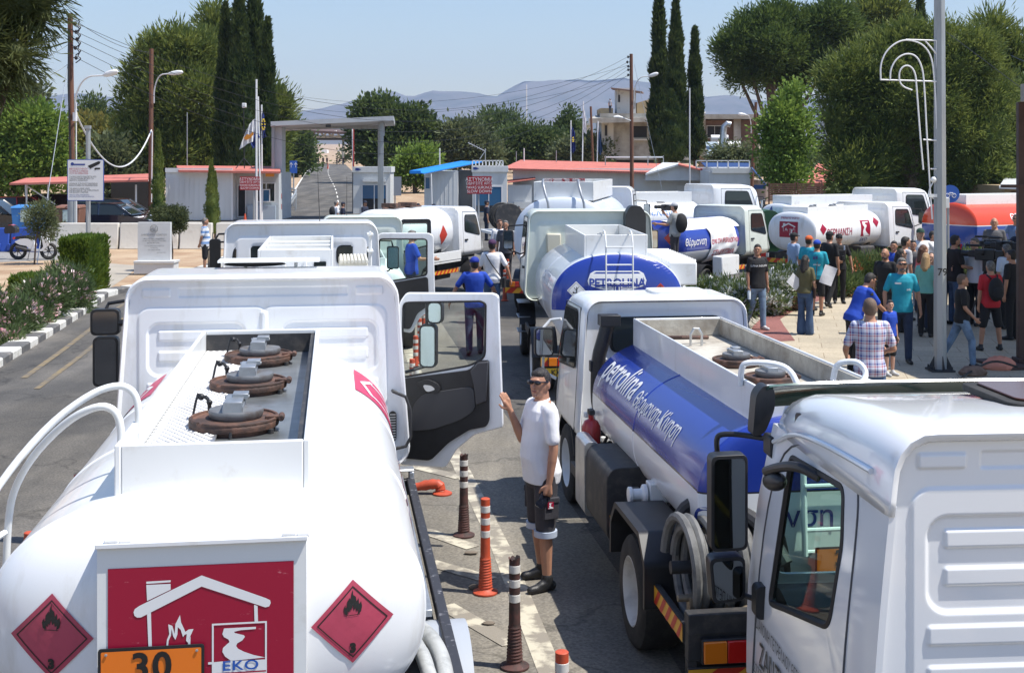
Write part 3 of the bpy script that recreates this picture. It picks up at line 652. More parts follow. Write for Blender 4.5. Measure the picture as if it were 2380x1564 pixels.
    lm(-1.58,-1.33,1.88,2.11); lm(-1.56,-1.34,1.43,1.865)
    k=MB(); k.tube([(-1.46,1.58,2.1),(-1.44,1.6,2.15),(-1.30,1.55,2.175),(-1.0,1.4,2.18)],.016,8); k.tube([(-1.0,1.4,2.06),(-1.2,1.45,2.0),(-1.38,1.55,1.98)],.03,8); k.build('mirror_arm',black,t)
    # roof spoiler strip on the cab
    k=MB(); k.bb((-.42,.75,2.565),(.42,1.02,2.585)); k.cyl((-.2,.9,2.50),(-.2,.9,2.57),.014); k.cyl((.22,.9,2.50),(.22,.9,2.57),.014); sp=k.build('roof_spoiler',whiteo,t,bevel=.004)
    k=MB(); k.ell((-.12,.86,2.545),(.26,.05,.022)); k.build('roof_hatch',seal,sp)
    # rear cabinet with emblem
    k=MB(); k.prism(rrect(-.425,.95,.425,1.845,.01),(0,-4.46,0),(1,0,0),(0,0,1),(0,-1,0),.10); cb=k.build('rear_cabinet',whiteo,t,bevel=.008)
    k=MB(); k.bb((-.43,-4.58,1.828),(.43,-4.30,1.848))
    for s in(-1,1):
        k.cyl((s*.36-.035,-4.565,1.856),(s*.36+.02,-4.565,1.856),.011,n=10); k.cyl((s*.36+.025,-4.565,1.852),(s*.36+.075,-4.565,1.852),.012,n=10)
    k.build('cabinet_hinge',white,cb,bevel=.003)
    house_art(cb,lambda e:plane((-.005,-4.56,1.742),(1,0,0),(0,0,1),.003+e),.75)
    orange_plate(t,(-.205,-4.575,1.27),(1,0,0),(0,0,1),.425,.30)
    rs=MB()
    for a,b in((-.385,1.397),(-.022,1.397)): rs.lathe([(.006,0),(.006,.003),(.001,.004)],(a,-4.585,b),10,(0,-1,0))
    rs.build('rivets',alu,t)
    pk=mat('faded_placard',(.42,.055,.10),.4,var=.12,vs=12)
    for s,cx in((-1,-.63),(1,.62)): placard(tk,cx,1.43,.178,tk.endmap(cx,1.43,.004),pk,t)
    # crimson emblems on the flanks
    pinkm=mat('magenta_marking',(.50,.02,.09),.4)
    for sd in(1,-1):
        f=tk.sidemap(sd,-.75,1.52,.004); W=[(-.42,-.1),(.42,-.1),(.42,.42),(-.42,.42)]
        o=decal('flank_emblem',flatmesh([W]),f,pinkm,t,step=.06)
        f2=tk.sidemap(sd,-.75,1.52,.007)
        art=[[(-.27,.30),(0,.38),(.30,.28),(.30,.25),(0,.34),(-.27,.26)],[(-.26,-.06),(-.22,-.06),(-.22,.27),(-.26,.26)],[(.2,-.06),(.24,-.06),(.24,.27),(.2,.28)],[(-.1,-.06),(-.14,.08),(-.06,.03),(-.02,.18),(.03,.05),(.09,.1),(.06,-.06)]]
        decal('house_mark',flatmesh(art),f2,ww,o,step=.05)
        decal('lettering',textmesh('ΘΕΡΜΑΝΣΗ',.26,bold=.01),tk.sidemap(sd,-2.6,1.42,.005),pinkm,t,step=.06)
    # curved access rails on the left flank
    k=MB()
    A_=[(-.40,-3.62,2.10),(-.40,-3.62,2.24),(-.43,-3.62,2.31),(-.50,-3.62,2.335),(-.62,-3.64,2.30),(-.80,-3.70,2.17),(-.98,-3.82,1.95),(-1.10,-3.95,1.72),(-1.14,-4.0,1.5),(-1.14,-4.0,1.2)]
    B_=[(-.42,-4.0,2.10),(-.42,-4.0,2.22),(-.45,-4.0,2.29),(-.52,-4.0,2.31),(-.66,-3.95,2.24),(-.84,-3.82,2.06),(-.97,-3.66,1.86),(-1.01,-3.6,1.7),(-1.02,-3.6,1.45)]
    def smooth(p,n=3):
        p=[Vector(q) for q in p]
        for _ in range(n): p=[p[0]]+sum([[a.lerp(b,.25),a.lerp(b,.75)] for a,b in zip(p,p[1:])],[])+[p[-1]]
        return p
    chip=mat('chipped_white_tube',(.76,.77,.75),.4,col2=(.22,.14,.10),vs=7,ramp=(.66,.69))
    k.tube(smooth(A_,2),.0175,12); k.tube(smooth(B_,2),.0175,12)
    for z in(1.62,1.25): k.tube([(-1.12,-3.95,z),(-1.02,-3.62,z+.02)],.016,8)
    k.build('access_rail',chip,t)
    # chassis, side ladder, hoses
    k=MB()
    for s in(-1,1): k.bb((s*.42-.04,-4.6,.62),(s*.42+.04,1.5,.86))
    k.bb((-.9,-4.7,.55),(.9,-4.62,.8)); k.build('chassis_frame',chass,t)
    k=MB(); k.bb((1.10,-4.75,.88),(1.16,-.12,.95)); k.bb((-1.16,-4.4,.88),(-1.10,-.1,.95)); k.bb((.45,-.16,.82),(1.16,-.1,.94)); k.build('side_rail',mat('worn_black_steel',(.03,.03,.035),.5,col2=(.25,.25,.27),vs=25,ramp=(.6,.7)),t,bevel=.008)
    k=MB(); k.bb((.93,-2.9,.96),(.975,-.1,1.0)); k.bb((1.02,-3.1,.94),(1.07,-.2,.98))
    k.build('stowed_ladder',galv,t,bevel=.006)
    k=MB()
    for i in range(20): k.bb((.55,-3.0+.145*i,.90),(1.02,-2.96+.145*i,.94))
    k.build('ladder_rungs',galv,t)
    k=MB(); k.bb((.5,-4.7,.80),(1.1,-.1,.82)); k.build('side_deck',chass,t)
    k=MB(); k.bb((.80,-.16,1.0),(1.16,-.04,1.02)); k.bb((1.12,-.16,.8),(1.16,-.02,1.0)); k.build('cab_step_guard',galv,t,bevel=.01)
    hs=mat('grey_hose',(.42,.43,.42),.5,var=.3,vs=10,bump=.1)
    k=MB(); k.tube(smooth([(.98,-3.2,.93),(1.0,-3.4,.98),(1.05,-3.65,1.0),(1.07,-3.95,.97),(1.03,-4.3,.93)]),.042,12); k.tube(smooth([(.94,-3.5,.98),(.96,-3.8,1.03),(.99,-4.1,1.0),(.99,-4.3,.95)]),.036,12); k.tube(smooth([(.92,-3.1,.95),(.93,-3.3,1.03),(.92,-3.5,1.0)]),.04,12); k.build('hose',hs,t)
    k=MB()
    for x in(.97,1.05): k.lathe([(.02,0),(.052,0),(.056,.03),(.045,.05),(.06,.08),(.06,.13),(.045,.15),(.04,.3),(.02,.3)],(x,-4.28-(x-.97)*.5,.93),18,(.05,-1,-.1))
    k.tube([(1.05,-4.3,.97),(1.1,-4.33,1.05),(1.12,-4.36,1.02)],.006,6); k.build('hose_coupling',galv,t)
    for y in(-2.9,.85):
        for s in(-1,1): wheel(t,s*.95,y,.40,.26,sd=s)
    for s in(-1,1): mudguard(t,s*1.12,-3.2,.42,.26,mat('grey_mudguard',(.35,.38,.42),.5))
    k=MB()
    for s in(-1,1): k.bb((s*.75-.2,-4.72,.78),(s*.75+.2,-4.68,.92))
    k.build('tail_lights',redlens,t,bevel=.01)
    return t
T1=tanker1()
# ================================================================ blue petrol-company tankers
pblue=(.018,.045,.30); stp=dict(u=None)
def smooth_pts(p,n=2):
    p=[Vector(q) for q in p]
    for _ in range(n): p=[p[0]]+sum([[a.lerp(b,.25),a.lerp(b,.75)] for a,b in zip(p,p[1:])],[])+[p[-1]]
    return p
def coil(cx,y0,y1,cz,r,w,turns,tr,axis='y'):
    pts=[]
    for i in range(int(turns*22)):
        a=2*PI*i/22; l=y0+(y1-y0)*(.5-.5*math.cos(PI*i/(turns*22)*3)); rr=r-(tr*1.6)*int(i/(turns*22)*3)
        pts.append((l,cx+rr*math.cos(a),cz+rr*math.sin(a)) if axis=='x' else (cx+rr*math.cos(a),l,cz+rr*math.sin(a)))
    return pts
def tanker2():
    hd=math.atan(.132)
    t=thing('tanker_truck','tanker with large blue tank and open walkway trough, right of the man in white polo','truck',(1.48,11.9,0),hd,'fuel tankers parked at the crossing')
    sm=splitm('blue_over_white_paint',(.80,.81,.82),pblue,1.30,line=(.02,.02,.03),lw=.006)
    tk=Tank(t,-3.85,-.38,.80,.54,1.24,sm,dish=.06,bands=(-3.84,-2.0),seg=96,p=8,k=.5)
    tk2=Tank(t,-3.6,-.5,.62,.30,.98,white,dish=.05,seg=48,name='lower_tank')
    trough=mat('grimy_cream_steel',(.50,.47,.40),.7,col2=(.28,.24,.19),vs=3.5,ramp=(.42,.66),bump=.15,bs=30)
    bx=top_box(t,-.42,.42,-3.82,-.38,1.97,1.66,white,trough,fl=.17,th=.02)
    k=MB(); k.bb((-.399,-3.79,1.81),(-.385,-.41,1.955)); k.bb((.385,-3.79,1.81),(.399,-.41,1.955)); k.bb((-.384,-.42,1.81),(.384,-.405,1.955)); k.build('inner_lining',trough,bx)
    k=MB(); k.bb((-.38,-3.78,1.80),(.38,-3.0,1.812)); k.build('tread_plate',alu,bx)
    for y in(-2.05,-2.85): manhole(t,.02,y,1.84,.18,pipe=False)
    k=MB(); k.tube([(-.3,-.75,1.84),(-.1,-.9,1.86),(.15,-.85,1.85)],.018,8); k.build('pipe',rust,bx)
    k=MB(); k.tube([(-.05,-1.0,1.8),(-.05,-1.0,1.9),(-.02,-1.0,1.95),(.02,-1.0,1.95),(.05,-1.0,1.9),(.05,-1.0,1.8)],.012,8); k.build('lifting_ring',alu,bx)
    k=MB(); k.tube(smooth_pts([(-.44,-3.6,1.93),(-.44,-3.62,2.06),(-.40,-3.64,2.09),(-.25,-3.70,2.09),(-.16,-3.76,2.06),(-.13,-3.83,1.97),(-.13,-3.90,1.86),(-.13,-3.96,.9)],2),.02,10)
    k.tube(smooth_pts([(.20,-3.6,1.95),(.2,-3.65,2.06),(.25,-3.7,2.09),(.33,-3.75,2.09),(.36,-3.8,2.0),(.2,-3.88,1.9)],2),.02,10); k.tube([(-.13,-3.89,1.88),(.2,-3.89,1.88)],.013,8)
    k.tube([(.25,-3.88,1.9),(.25,-3.96,.9)],.02,8)
    for z in(1.62,1.34,1.06,.92): k.tube([(-.13,-3.95,z),(.25,-3.95,z)],.015,8)
    k.build('rear_ladder',white,t)
    f=tk.sidemap(-1,-1.12,1.40,.004)
    def sl(V): return V
    decal('lettering',textmesh('petrolina',.40,bold=.003,shear=.25,sx=.80,sp=1.0,ay='BOTTOM'),f,ww,t,step=.05,at=(0,-.0))
    decal('lettering',textmesh('Θέρμανση-Κίνηση',.205,bold=.001,shear=.2,sx=.76,ay='BOTTOM'),tk.sidemap(-1,-2.45,1.42,.004),ww,t,step=.05)
    decal('lettering',textmesh('Θέρμανση - Κίνηση',.185,bold=.002,sx=1.02),tk.endmap(.02,1.13,.004),blueink,t,step=.08)
    orange_plate(t,(.12,-4.0,.83),(1,0,0),(0,0,1),.40,.27)
    # cab
    c=Cab(t,.86,.78,.72,2.10,1.5,white,r=.15,slope=.42,rear=[(-.6,1.5,.6,1.98,.08,-.014,.03),(-.7,.8,.7,1.4,.06,.012,.03)],res=(70,60),rim=.03,rooffall=.06)
    c.win([(-.52,1.60),(.52,1.60),(.52,1.92),(-.52,1.92)],rear=True); c.windshield()
    for s in(-1,1): c.win([(.32,1.42),(1.22,1.34),(1.02,1.93),(.36,1.95)],s)
    c.seam([(.24,.8),(.24,2.0),(1.0,1.99),(1.3,1.36),(1.32,.8)],-1,.005)
    k=MB(); k.prism(rrect(-.28,-.2,.28,.2,.08),(.25,.62,2.06),(1,0,0),(0,1,0),(0,0,1),.065); k.build('roof_vent',whiteo,t,bevel=.025)
    # snorkel
    k=MB(); k.tube(smooth_pts([(-.60,-.16,1.93),(-.62,-.16,1.86),(-.66,-.16,1.72),(-.70,-.15,1.58),(-.71,-.15,1.3),(-.70,-.15,1.1),(-.62,-.22,.98)],2),[.07]*5+[.062]*100 if 0 else .066,12)
    k.box((-.60,-.17,1.93),(.19,.16,.10)); k.box((-.68,-.14,1.50),(.2,.08,.10)); k.build('air_intake',black,t,bevel=.012)
    k=MB()
    for i in range(9): k.lathe([(.05,0),(.068,.012),(.05,.024)],(-.62,-.2,.86+.025*i),14)
    k.build('bellows',rubber,t)
    # fuel box, extinguisher, valve
    k=MB(); pr=rpoly([(-2.2,.42),(-1.25,.42),(-1.25,.98),(-2.2,.98)],.10); k.prism(rpoly([(-1.02,.42),(-.55,.42),(-.55,1.02),(-1.02,1.02)],.12),(0,-2.05,0),(1,0,0),(0,0,1),(0,1,0),.85); bxx=k.build('side_box',chass,t,bevel=.01,fix=True)
    k=MB(); k.prism(rpoly([(-1.03,.40),(-.9,.40),(-.9,1.03),(-1.03,1.03)],.07),(0,-1.19,0),(1,0,0),(0,0,1),(0,1,0),.42); k.build('steel_cover',alu,bxx,bevel=.01,fix=True)
    k=MB(); k.prism(rrect(-.035,-.03,.035,.03,.01),(-.80,-2.056,.84),(1,0,0),(0,0,1),(0,-1,0),.01); k.build('latch',alu,bxx)
    k=MB(); k.lathe([(.005,0),(.07,.0),(.085,.03),(.085,.42),(.06,.47),(.025,.49),(.025,.53),(.005,.53)],(-.86,-.62,.62),18); ex=k.build('fire_extinguisher',mat('red_paint',(.42,.02,.02),.35,coat=.4),t)
    k=MB(); k.box((-.86,-.62,1.17),(.05,.1,.04)); k.box((-.86,-.72,.85),(.2,.02,.02)); k.build('nozzle',chass,ex)
    k=MB(); k.lathe([(.02,0),(.06,0),(.06,.03),(.045,.03),(.045,.10),(.075,.11),(.075,.14),(.02,.14)],(-.95,-2.5,.93),18,(1,0,0)); k.tube([(-.80,-2.5,.93),(-.6,-2.5,.93),(-.5,-2.45,1.0)],.055,14); k.tube([(-.7,-2.5,.93),(-.7,-2.55,.78),(-.6,-2.6,.72)],.04,12); k.box((-.72,-2.5,.95),(.16,.14,.14)); k.build('valve',whiteo,t,bevel=.01)
    k=MB(); k.tube(smooth_pts([(-.55,-.75,1.02),(-.62,-.95,.95),(-.66,-1.1,.88),(-.55,-1.15,.8)]),.05,12); k.tube(smooth_pts([(-.6,-.3,.7),(-.5,-.5,.9),(-.45,-.9,.85)]),.02,8); k.tube(smooth_pts([(-.7,-.35,.8),(-.65,-.45,.95),(-.4,-.5,.75)]),.015,8); k.build('pipework',chass,t)
    k=MB()
    rn=random.Random(2)
    for i in range(9): k.box((-.72+rn.uniform(-.08,.1),-.12+rn.uniform(-.06,.04),.8+.035*i),(.07,.05,.05),rz=rn.uniform(0,1))
    k.build('cab_tilt_latch',whiteo,t,bevel=.008)
    # chassis, side beam, tape
    k=MB()
    for s in(-1,1): k.bb((s*.38-.035,-4.3,.55),(s*.38+.035,1.3,.75))
    k.bb((-.85,-2.3,.7),(.85,-2.2,.78)); k.bb((-.85,-.4,.66),(.85,-.3,.78)); k.bb((-.5,-4.3,.42),(.5,-.2,.55)); k.build('chassis_frame',chass,t)
    for s in(-1,1):
        k=MB(); k.bb((s*.99-.02,-4.25,.50),(s*.99+.02,-3.55,.62)); b=k.build('side_guard',chass,t,bevel=.004)
        k2=MB(); k2.bb((s*.97-.02,-2.45,.56),(s*.97+.02,-.3,.66)); b2=k2.build('side_guard',chass,t,bevel=.004)
        if s<0:
            stripes(b,'warning_tape',-0.0,.70,.505,.615,(-1.01,-3.55,0),(0,-1,0),(0,0,1),.004,.14)
            stripes(b2,'warning_tape',0,1.35,.565,.655,(-.99,-.9,0),(0,-1,0),(0,0,1),.004,.14)
    k=MB(); k.bb((-1.0,-4.34,.58),(1.0,-4.24,.70)); k.bb((-1.0,-4.33,.42),(-.5,-4.25,.585)); k.bb((.5,-4.33,.42),(1.0,-4.25,.585)); k.bb((-1.0,-4.33,.24),(1.0,-4.27,.38)); k.bb((-1.0,-4.32,.34),(-.94,-4.26,.42)); b=k.build('rear_frame',chass,t,bevel=.006)
    stripes(b,'warning_tape',-1.0,1.0,.25,.37,(0,-4.33,0),(1,0,0),(0,0,1),.004,.36,lean=.18)
    lamp_cluster(t,-.68,-4.36,.49,.50,.15); lamp_cluster(t,.68,-4.36,.49,.5,.15)
    for s in(-1,1):
        wheel(t,s*.90,-3.0,.39,.30,sd=s,rimm=mat('white_rim',(.62,.60,.56),.5,var=.3,vs=6)); wheel(t,s*.74,.75,.39,.22,sd=s); mudguard(t,s*.72,.75,.4,.26)
        k=MB(); k.prism(rpoly([(-3.55,.45),(-3.55,.75),(-3.38,.92),(-2.62,.92),(-2.45,.75),(-2.45,.5),(-2.49,.5),(-2.49,.73),(-2.64,.88),(-3.36,.88),(-3.51,.73),(-3.51,.45)],.03),(s*.90-.18,0,0),(0,1,0),(0,0,1),(1,0,0),.36); k.build('mudguard',black,t,fix=True)
    # hose reel at the rear
    k=MB(); pts=[]
    for i in range(8*24+1): a=2*PI*i/24; q=i/24; pts.append((-.96+.078*q+.012*math.sin(a*.5),-3.92+(.30-.012*(int(q)%3))*math.cos(a),.86+(.30-.012*(int(q)%3))*math.sin(a)))
    k.tube(pts,.031,8); pts=[(x*.9-.05,-3.92+(y+3.92)*.78,.86+(z-.86)*.78) for x,y,z in pts]; k.tube(pts,.03,8); rl=k.build('hose',mat('dull_grey_hose',(.15,.15,.145),.6,var=.35,vs=10,bump=.1),t)
    k=MB()
    for x in(-.33,): k.lathe([(.02,-.012),(.30,-.012),(.33,0),(.30,.012),(.02,.012)],(x,-3.92,.85),32,(1,0,0))
    k.cyl((-1.0,-3.92,.85),(-.3,-3.92,.85),.04); k.build('reel_drum',chass,t)
    k=MB(); k.tube(smooth_pts([(-.9,-3.6,.95),(-.8,-3.55,1.16),(-.62,-3.8,1.22),(-.45,-4.1,1.15),(-.36,-4.25,.95)]),.045,10); k.build('hose_loop',chass,t)
    k=MB(); k.cyl((-1.02,-4.16,.74),(-.5,-4.16,.74),.022); k.lathe([(.02,0),(.04,0),(.04,.06),(.025,.07),(.025,.1)],(-.80,-4.16,.74),12,(1,0,0)); k.box((-.9,-4.15,.70),(.1,.08,.1)); k.cyl((-.7,-4.18,.6),(-.7,-4.18,.76),.02); k.cyl((-.62,-4.2,.66),(-.35,-4.2,.70),.03); k.build('nozzle_fittings',mat('dirty_brass',(.22,.18,.13),.5,metal=.5,var=.4,vs=15),t,bevel=.004)
    # mirror
    k=MB(); k.prism(rrect(-.10,-.15,.10,.15,.04),(-.98,1.30,1.52),(1,0,0),(0,0,1),(0,1,0),.08); m=k.build('side_mirror',black,t,bevel=.02,fix=True)
    k=MB(); k.prism(rrect(-.085,-.135,.085,.135,.03),(-.98,1.297,1.52),(1,0,0),(0,0,1),(0,1,0),.006); k.build('mirror_glass',mirror,m,fix=True)
    k=MB(); k.tube([(-.98,1.36,1.4),(-.98,1.4,1.2),(-.84,1.38,1.12)],.016,8); k.tube([(-.98,1.36,1.66),(-.9,1.38,1.74),(-.8,1.3,1.76)],.016,8); k.build('mirror_arm',whiteo,t)
    return t
T2=tanker2()
# ================================================================ foreground right cab
def tanker3():
    hd=math.atan(.075)
    t=thing('truck','white truck cab at the lower right corner with black mirrors and dark green visor','truck',(2.60,5.30,0),hd,'trucks nearest the camera')
    hb,ht,zb,zt,L=1.12,.985,.50,2.27,1.75
    hw=lambda z:hb-(hb-ht)*max(0,(z-zb)/(zt-zb))**1.6
    pw=mat('glossy_white_paint',(.80,.81,.83),.16,coat=.8,bump=.006,bs=4)
    es=[(a,b_,c,d,e,f*1.15,g*.95) for a,b_,c,d,e,f,g in euro_emboss(1.08,2.255)]; panel_grid(t,'back_panel',pw,hw,zb,zt,.16,.04,es,330,280,inset=.03)
    # rear rim and roof
    def prof(y,ins,drop,r=.16,z0=1.95):
        pts=[]
        for x,z in rrect(-hb+ins,zb,hb-ins,zt-drop,r,8):
            if z>=z0: pts.append((x*hw(z)/hb,y,z))
        pts+=[(sx*(hw(1.93)-ins*hw(1.93)/hb),y,1.93) for sx in(-1,1)]
        pts.sort(key=lambda p:math.atan2(p[2]-1.6,p[0])); return pts
    roof=[]
    for y,i,d in((.042,.032,.032),(.004,.018,.014),(0,.004,.004),(.03,0,0),(.3,0,.0),(.7,0,.02),(1.1,.0,.055),(1.45,.01,.11),(1.68,.03,.17),(1.8,.07,.25)):
        roof.append(prof(y,i,d))
    n=min(len(r) for r in roof)
    def resamp(r,n=40):
        P_=[Vector(p) for p in r]; l=[0]
        for a,b in zip(P_,P_[1:]): l.append(l[-1]+(b-a).length)
        o=[]
        for k in range(n):
            d=l[-1]*k/(n-1); j=max(i for i in range(len(l)) if l[i]<=d+1e-9); j=min(j,len(P_)-2); o.append(P_[j].lerp(P_[j+1],(d-l[j])/max(l[j+1]-l[j],1e-9)))
        return o
    mb=MB(); mb.loft([resamp(r) for r in roof],cap=False,closed=False); o=mb.build('roof',pw,t,angle=60); q=o.modifiers.new('s','SOLIDIFY'); q.thickness=.01; q.offset=-1
    # flanks with their window openings
    for s in(-1,1):
        out=[(.0,zb),(1.92,zb),(1.95,1.0),(1.87,1.5),(1.72,1.96),(.0,1.97)]
        win=[(.24,1.36,.08),(.22,1.97,.09),(.36,2.02),(1.04,1.90,.05),(1.22,1.16,.06)]
        win=[(y,min(z,1.94),*r) for y,z,*r in win]
        win=[(.58,1.25,.09),(.50,1.66,.05),(.55,1.905,.06),(1.36,1.86,.05),(1.52,1.03,.06)]
        mb=MB(); mb.ring(out,rpoly(win,.06,5),(0,0,0),(0,1,0),(0,0,1),(1,0,0),-.03*s,n=96)
        # second row so the sheet follows the tumblehome
        mb.v=[(s*hw(z)+x,y,z) for x,y,z in mb.v]; p=mb.build('side_panel',pw,t,angle=40,fix=True)
        k=MB(); w_=rpoly(win,.06,5); k.tube([(s*(hw(b)-.01),a,b) for a,b in w_],.020,6,close=True); k.build('window_seal',seal,p)
        k=MB(); k.prism(w_,(0,0,0),(0,1,0),(0,0,1),(1,0,0),-.004*s); k.v=[(s*(hw(z)-.012)+x,y,z) for x,y,z in k.v]; k.build('window',glassm('tinted_glass',(.86,.96,.92)),p,fix=True)
        if s<0:
            k=MB(); k.tube([(s*(hw(z)+.0015),y,z) for y,z in smooth_pts2([(.36,.52),(.36,1.2),(.33,1.75),(.36,1.96),(.46,2.0),(.85,1.99),(1.45,1.93),(1.70,1.5),(1.78,.55)])],.006,6); k.build('door_seam',mat('grey_gap',(.08,.08,.09),.6),p)
            k=MB(); k.tube([(s*(hw(z)+.018),y,z) for y,z in smooth_pts2([(.2,2.07),(.5,2.06),(.9,2.04),(1.3,2.0),(1.62,1.88)])],.014,8); k.build('drip_rail',pw,p)
            f=lambda a,b:(-(hw(b)+.004),a,b)
            mk=lambda y0,z0:(lambda a,b:(-(hw(z0+b)+.004),y0-a,z0+b))
            gl=mat('dark_green_ink',(.035,.04,.035),.5)
            decal('lettering',textmesh('ΔΙΑΝΟΜΗ ΠΕΤΡΕΛΑΙΟΥ ΘΕΡΜΑΝΣΗΣ',.088,bold=.0,sx=.64,ax='LEFT'),mk(1.74,.85),gl,p,step=.1)
            decal('lettering',textmesh('ΖΑΝΤΗΣ',.17,bold=.002,sx=.85,ax='LEFT'),mk(1.66,.70),gl,p,step=.1)
            decal('lettering',textmesh('22375248',.085,sx=.9,ax='LEFT'),mk(1.76,.60),gl,p,step=.1)
    # corner posts between flank and back
    mb=MB()
    for s in(-1,1):
        r=[[(s*(hw(z)-.035),.04,z),(s*(hw(z)-.02),.008,z),(s*(hw(z)-.004),.0,z),(s*hw(z),.02,z),(s*(hw(z)-.02),.05,z)] for z in(zb,1.0,1.5,1.8,2.0,2.12)]
        mb.loft(r)
    mb.build('corner_post',pw,t,fix=True)
    # windscreen
    fr=[(-1.02,.95),(1.02,.95),(.95,1.98),(-.95,1.98)]; fi=rpoly([(-.96,1.08),(.96,1.08),(.90,1.94),(-.90,1.94)],.06)
    zz=Vector((0,-.14,1)).normalized()
    mb=MB(); mb.ring(fr,fi,(0,2.02,0),(1,0,0),zz,(0,1,0),.03); w=mb.build('windscreen_frame',pw,t,fix=True)
    mb=MB(); mb.prism(fi,(0,2.03,0),(1,0,0),zz,(0,1,0),.004); mb.build('windscreen',glassm('tinted_glass'),w,fix=True)
    mb=MB(); mb.bb((-1.05,1.84,.50),(1.05,1.94,1.02)); mb.build('front_panel',pw,t,bevel=.03)
    # sun visor
    vg=mat('green_visor',(.03,.085,.07),.18,coat=.6)
    mb=MB(); mb.loft([[(x,1.80+.12*(1-abs(x/1.05)**4),2.155),(x,1.93+.12*(1-abs(x/1.05)**4),2.09),(x,2.0+.12*(1-abs(x/1.05)**4),1.99),(x,1.99+.12*(1-abs(x/1.05)**4),1.988),(x,1.92+.12*(1-abs(x/1.05)**4),2.08),(x,1.79+.12*(1-abs(x/1.05)**4),2.145)] for x in[-1.02+.102*i for i in range(21)]]); mb.build('sun_visor',vg,t,fix=True)
    # roof hatch and side lamp
    mb=MB(); mb.prism(rrect(-.40,-.30,.40,.30,.08),(.18,.85,2.245),(1,0,0),(0,1,0),(0,0,1),.035); h=mb.build('roof_hatch',rubber,t,bevel=.015)
    mb=MB(); mb.prism(rrect(-.34,-.24,.34,.24,.05),(.18,.85,2.281),(1,0,0),(0,1,0),(0,0,1),.012); mb.build('hatch_glass',mat('brown_glass',(.10,.035,.02),.12,spec=.6),h,bevel=.004)
    mb=MB(); mb.prism(rpoly([(-.07,-.03),(.07,-.045),(.07,.04),(-.06,.035)],.02),(-.955,1.30,2.06),(.25,-1,0),(0,0,1),(-1,-.25,0),.04); mb.build('side_lamp',black,t,bevel=.01,fix=True)
    # mirrors
    def mir(x0,x1,z0,z1,y,tilt=0,nm='side_mirror',r=.04):
        k=MB(); k.prism(rpoly([(x0+tilt,z0),(x1,z0+tilt*.3),(x1,z1),(x0+tilt*.3,z1)],r),(0,y,0),(1,.12,0),(0,0,1),(0,1,0),.11); o=k.build(nm,black,t,bevel=.025,fix=True)
        k=MB(); e=.018; k.prism(rpoly([(x0+e+tilt,z0+e),(x1-e,z0+e+tilt*.3),(x1-e,z1-e),(x0+e+tilt*.3,z1-e)],r*.8),(0,y-.006,0),(1,.12,0),(0,0,1),(0,1,0),.006); k.build('mirror_glass',mat('smoky_mirror',(.16,.18,.19),.04,metal=1),o,fix=True)
    mir(-1.36,-1.145,1.235,1.77,1.93); mir(-1.38,-1.16,.945,1.20,1.93,.03)
    k=MB(); k.tube(smooth_pts([(-1.27,2.0,1.74),(-1.275,2.0,1.82),(-1.25,1.99,1.845),(-1.15,1.95,1.85),(-1.0,1.85,1.84)]),.016,10); k.build('mirror_arm',black,t)
    k=MB(); k.prism(rpoly([(-.05,-.06),(.05,-.05),(.06,.05),(-.05,.06)],.02),(-1.0,1.82,1.83),(1,0,0),(0,0,1),(0,-1,0),.14); k.prism(rpoly([(-.07,-.14),(.0,-.12),(.06,.02),(.06,.13),(.0,.16),(-.05,.1)],.04),(-1.03,1.86,1.99),(1,0,0),(0,0,1),(0,1,0),.12)
    k.tube([(-1.0,1.74,1.92),(-1.01,1.76,1.75),(-1.05,1.82,1.4),(-1.08,1.86,1.0),(-1.09,1.86,.62)],.020,8); k.build('mirror_bracket',black,t,bevel=.02,fix=True)
    k=MB(); k.tube(smooth_pts([(-1.02,.92,1.86),(-1.10,1.0,1.90),(-1.15,1.15,1.86),(-1.18,1.3,1.80)]),[.02]*99 if 0 else .026,10); ka=k.build('kerb_mirror',black,t)
    k=MB(); k.ell((-1.15,1.25,1.76),(.05,.15,.05),16,10,Matrix.Rotation(R(-14),3,'X')); k.build('mirror_shell',black,ka)
    k=MB(); k.prism(rrect(-.05,-.09,.05,.09,.03),(-1.10,1.70,1.0),(1,0,0),(0,0,1),(0,-1,0),.09); k.tube([(-1.3,1.96,1.0),(-1.2,1.9,.97),(-1.1,1.7,.98)],.016,8); k.build('mirror_foot',black,t,bevel=.02,fix=True)
    # interior
    k=MB(); k.bb((-1.0,.1,.50),(1.0,1.7,.55)); k.bb((-1.0,.062,.55),(1.0,.07,1.9)); k.build('floor',chass,t)
    k=MB(); k.prism(rpoly([(1.38,.55),(1.88,.55),(1.88,1.02),(1.66,1.06),(1.46,1.0),(1.34,.85)],.05),(-1.0,0,0),(0,1,0),(0,0,1),(1,0,0),2.0); d=k.build('dashboard',mat('dark_grey_plastic'),t,fix=True)
    sw=MB(); Mx=Matrix.Translation((-.55,1.26,1.06))@Matrix.Rotation(R(-38),4,'X'); sw.T=Mx
    sw.tube([(.23*math.cos(2*PI*i/28),.23*math.sin(2*PI*i/28),0) for i in range(28)],.016,8,close=True); sw.cyl((-.22,0,0),(.22,0,0),.016); sw.cyl((0,-.22,0),(0,0,0),.016); sw.ell((0,0,0),(.06,.06,.03)); sw.build('steering_wheel',black,d)
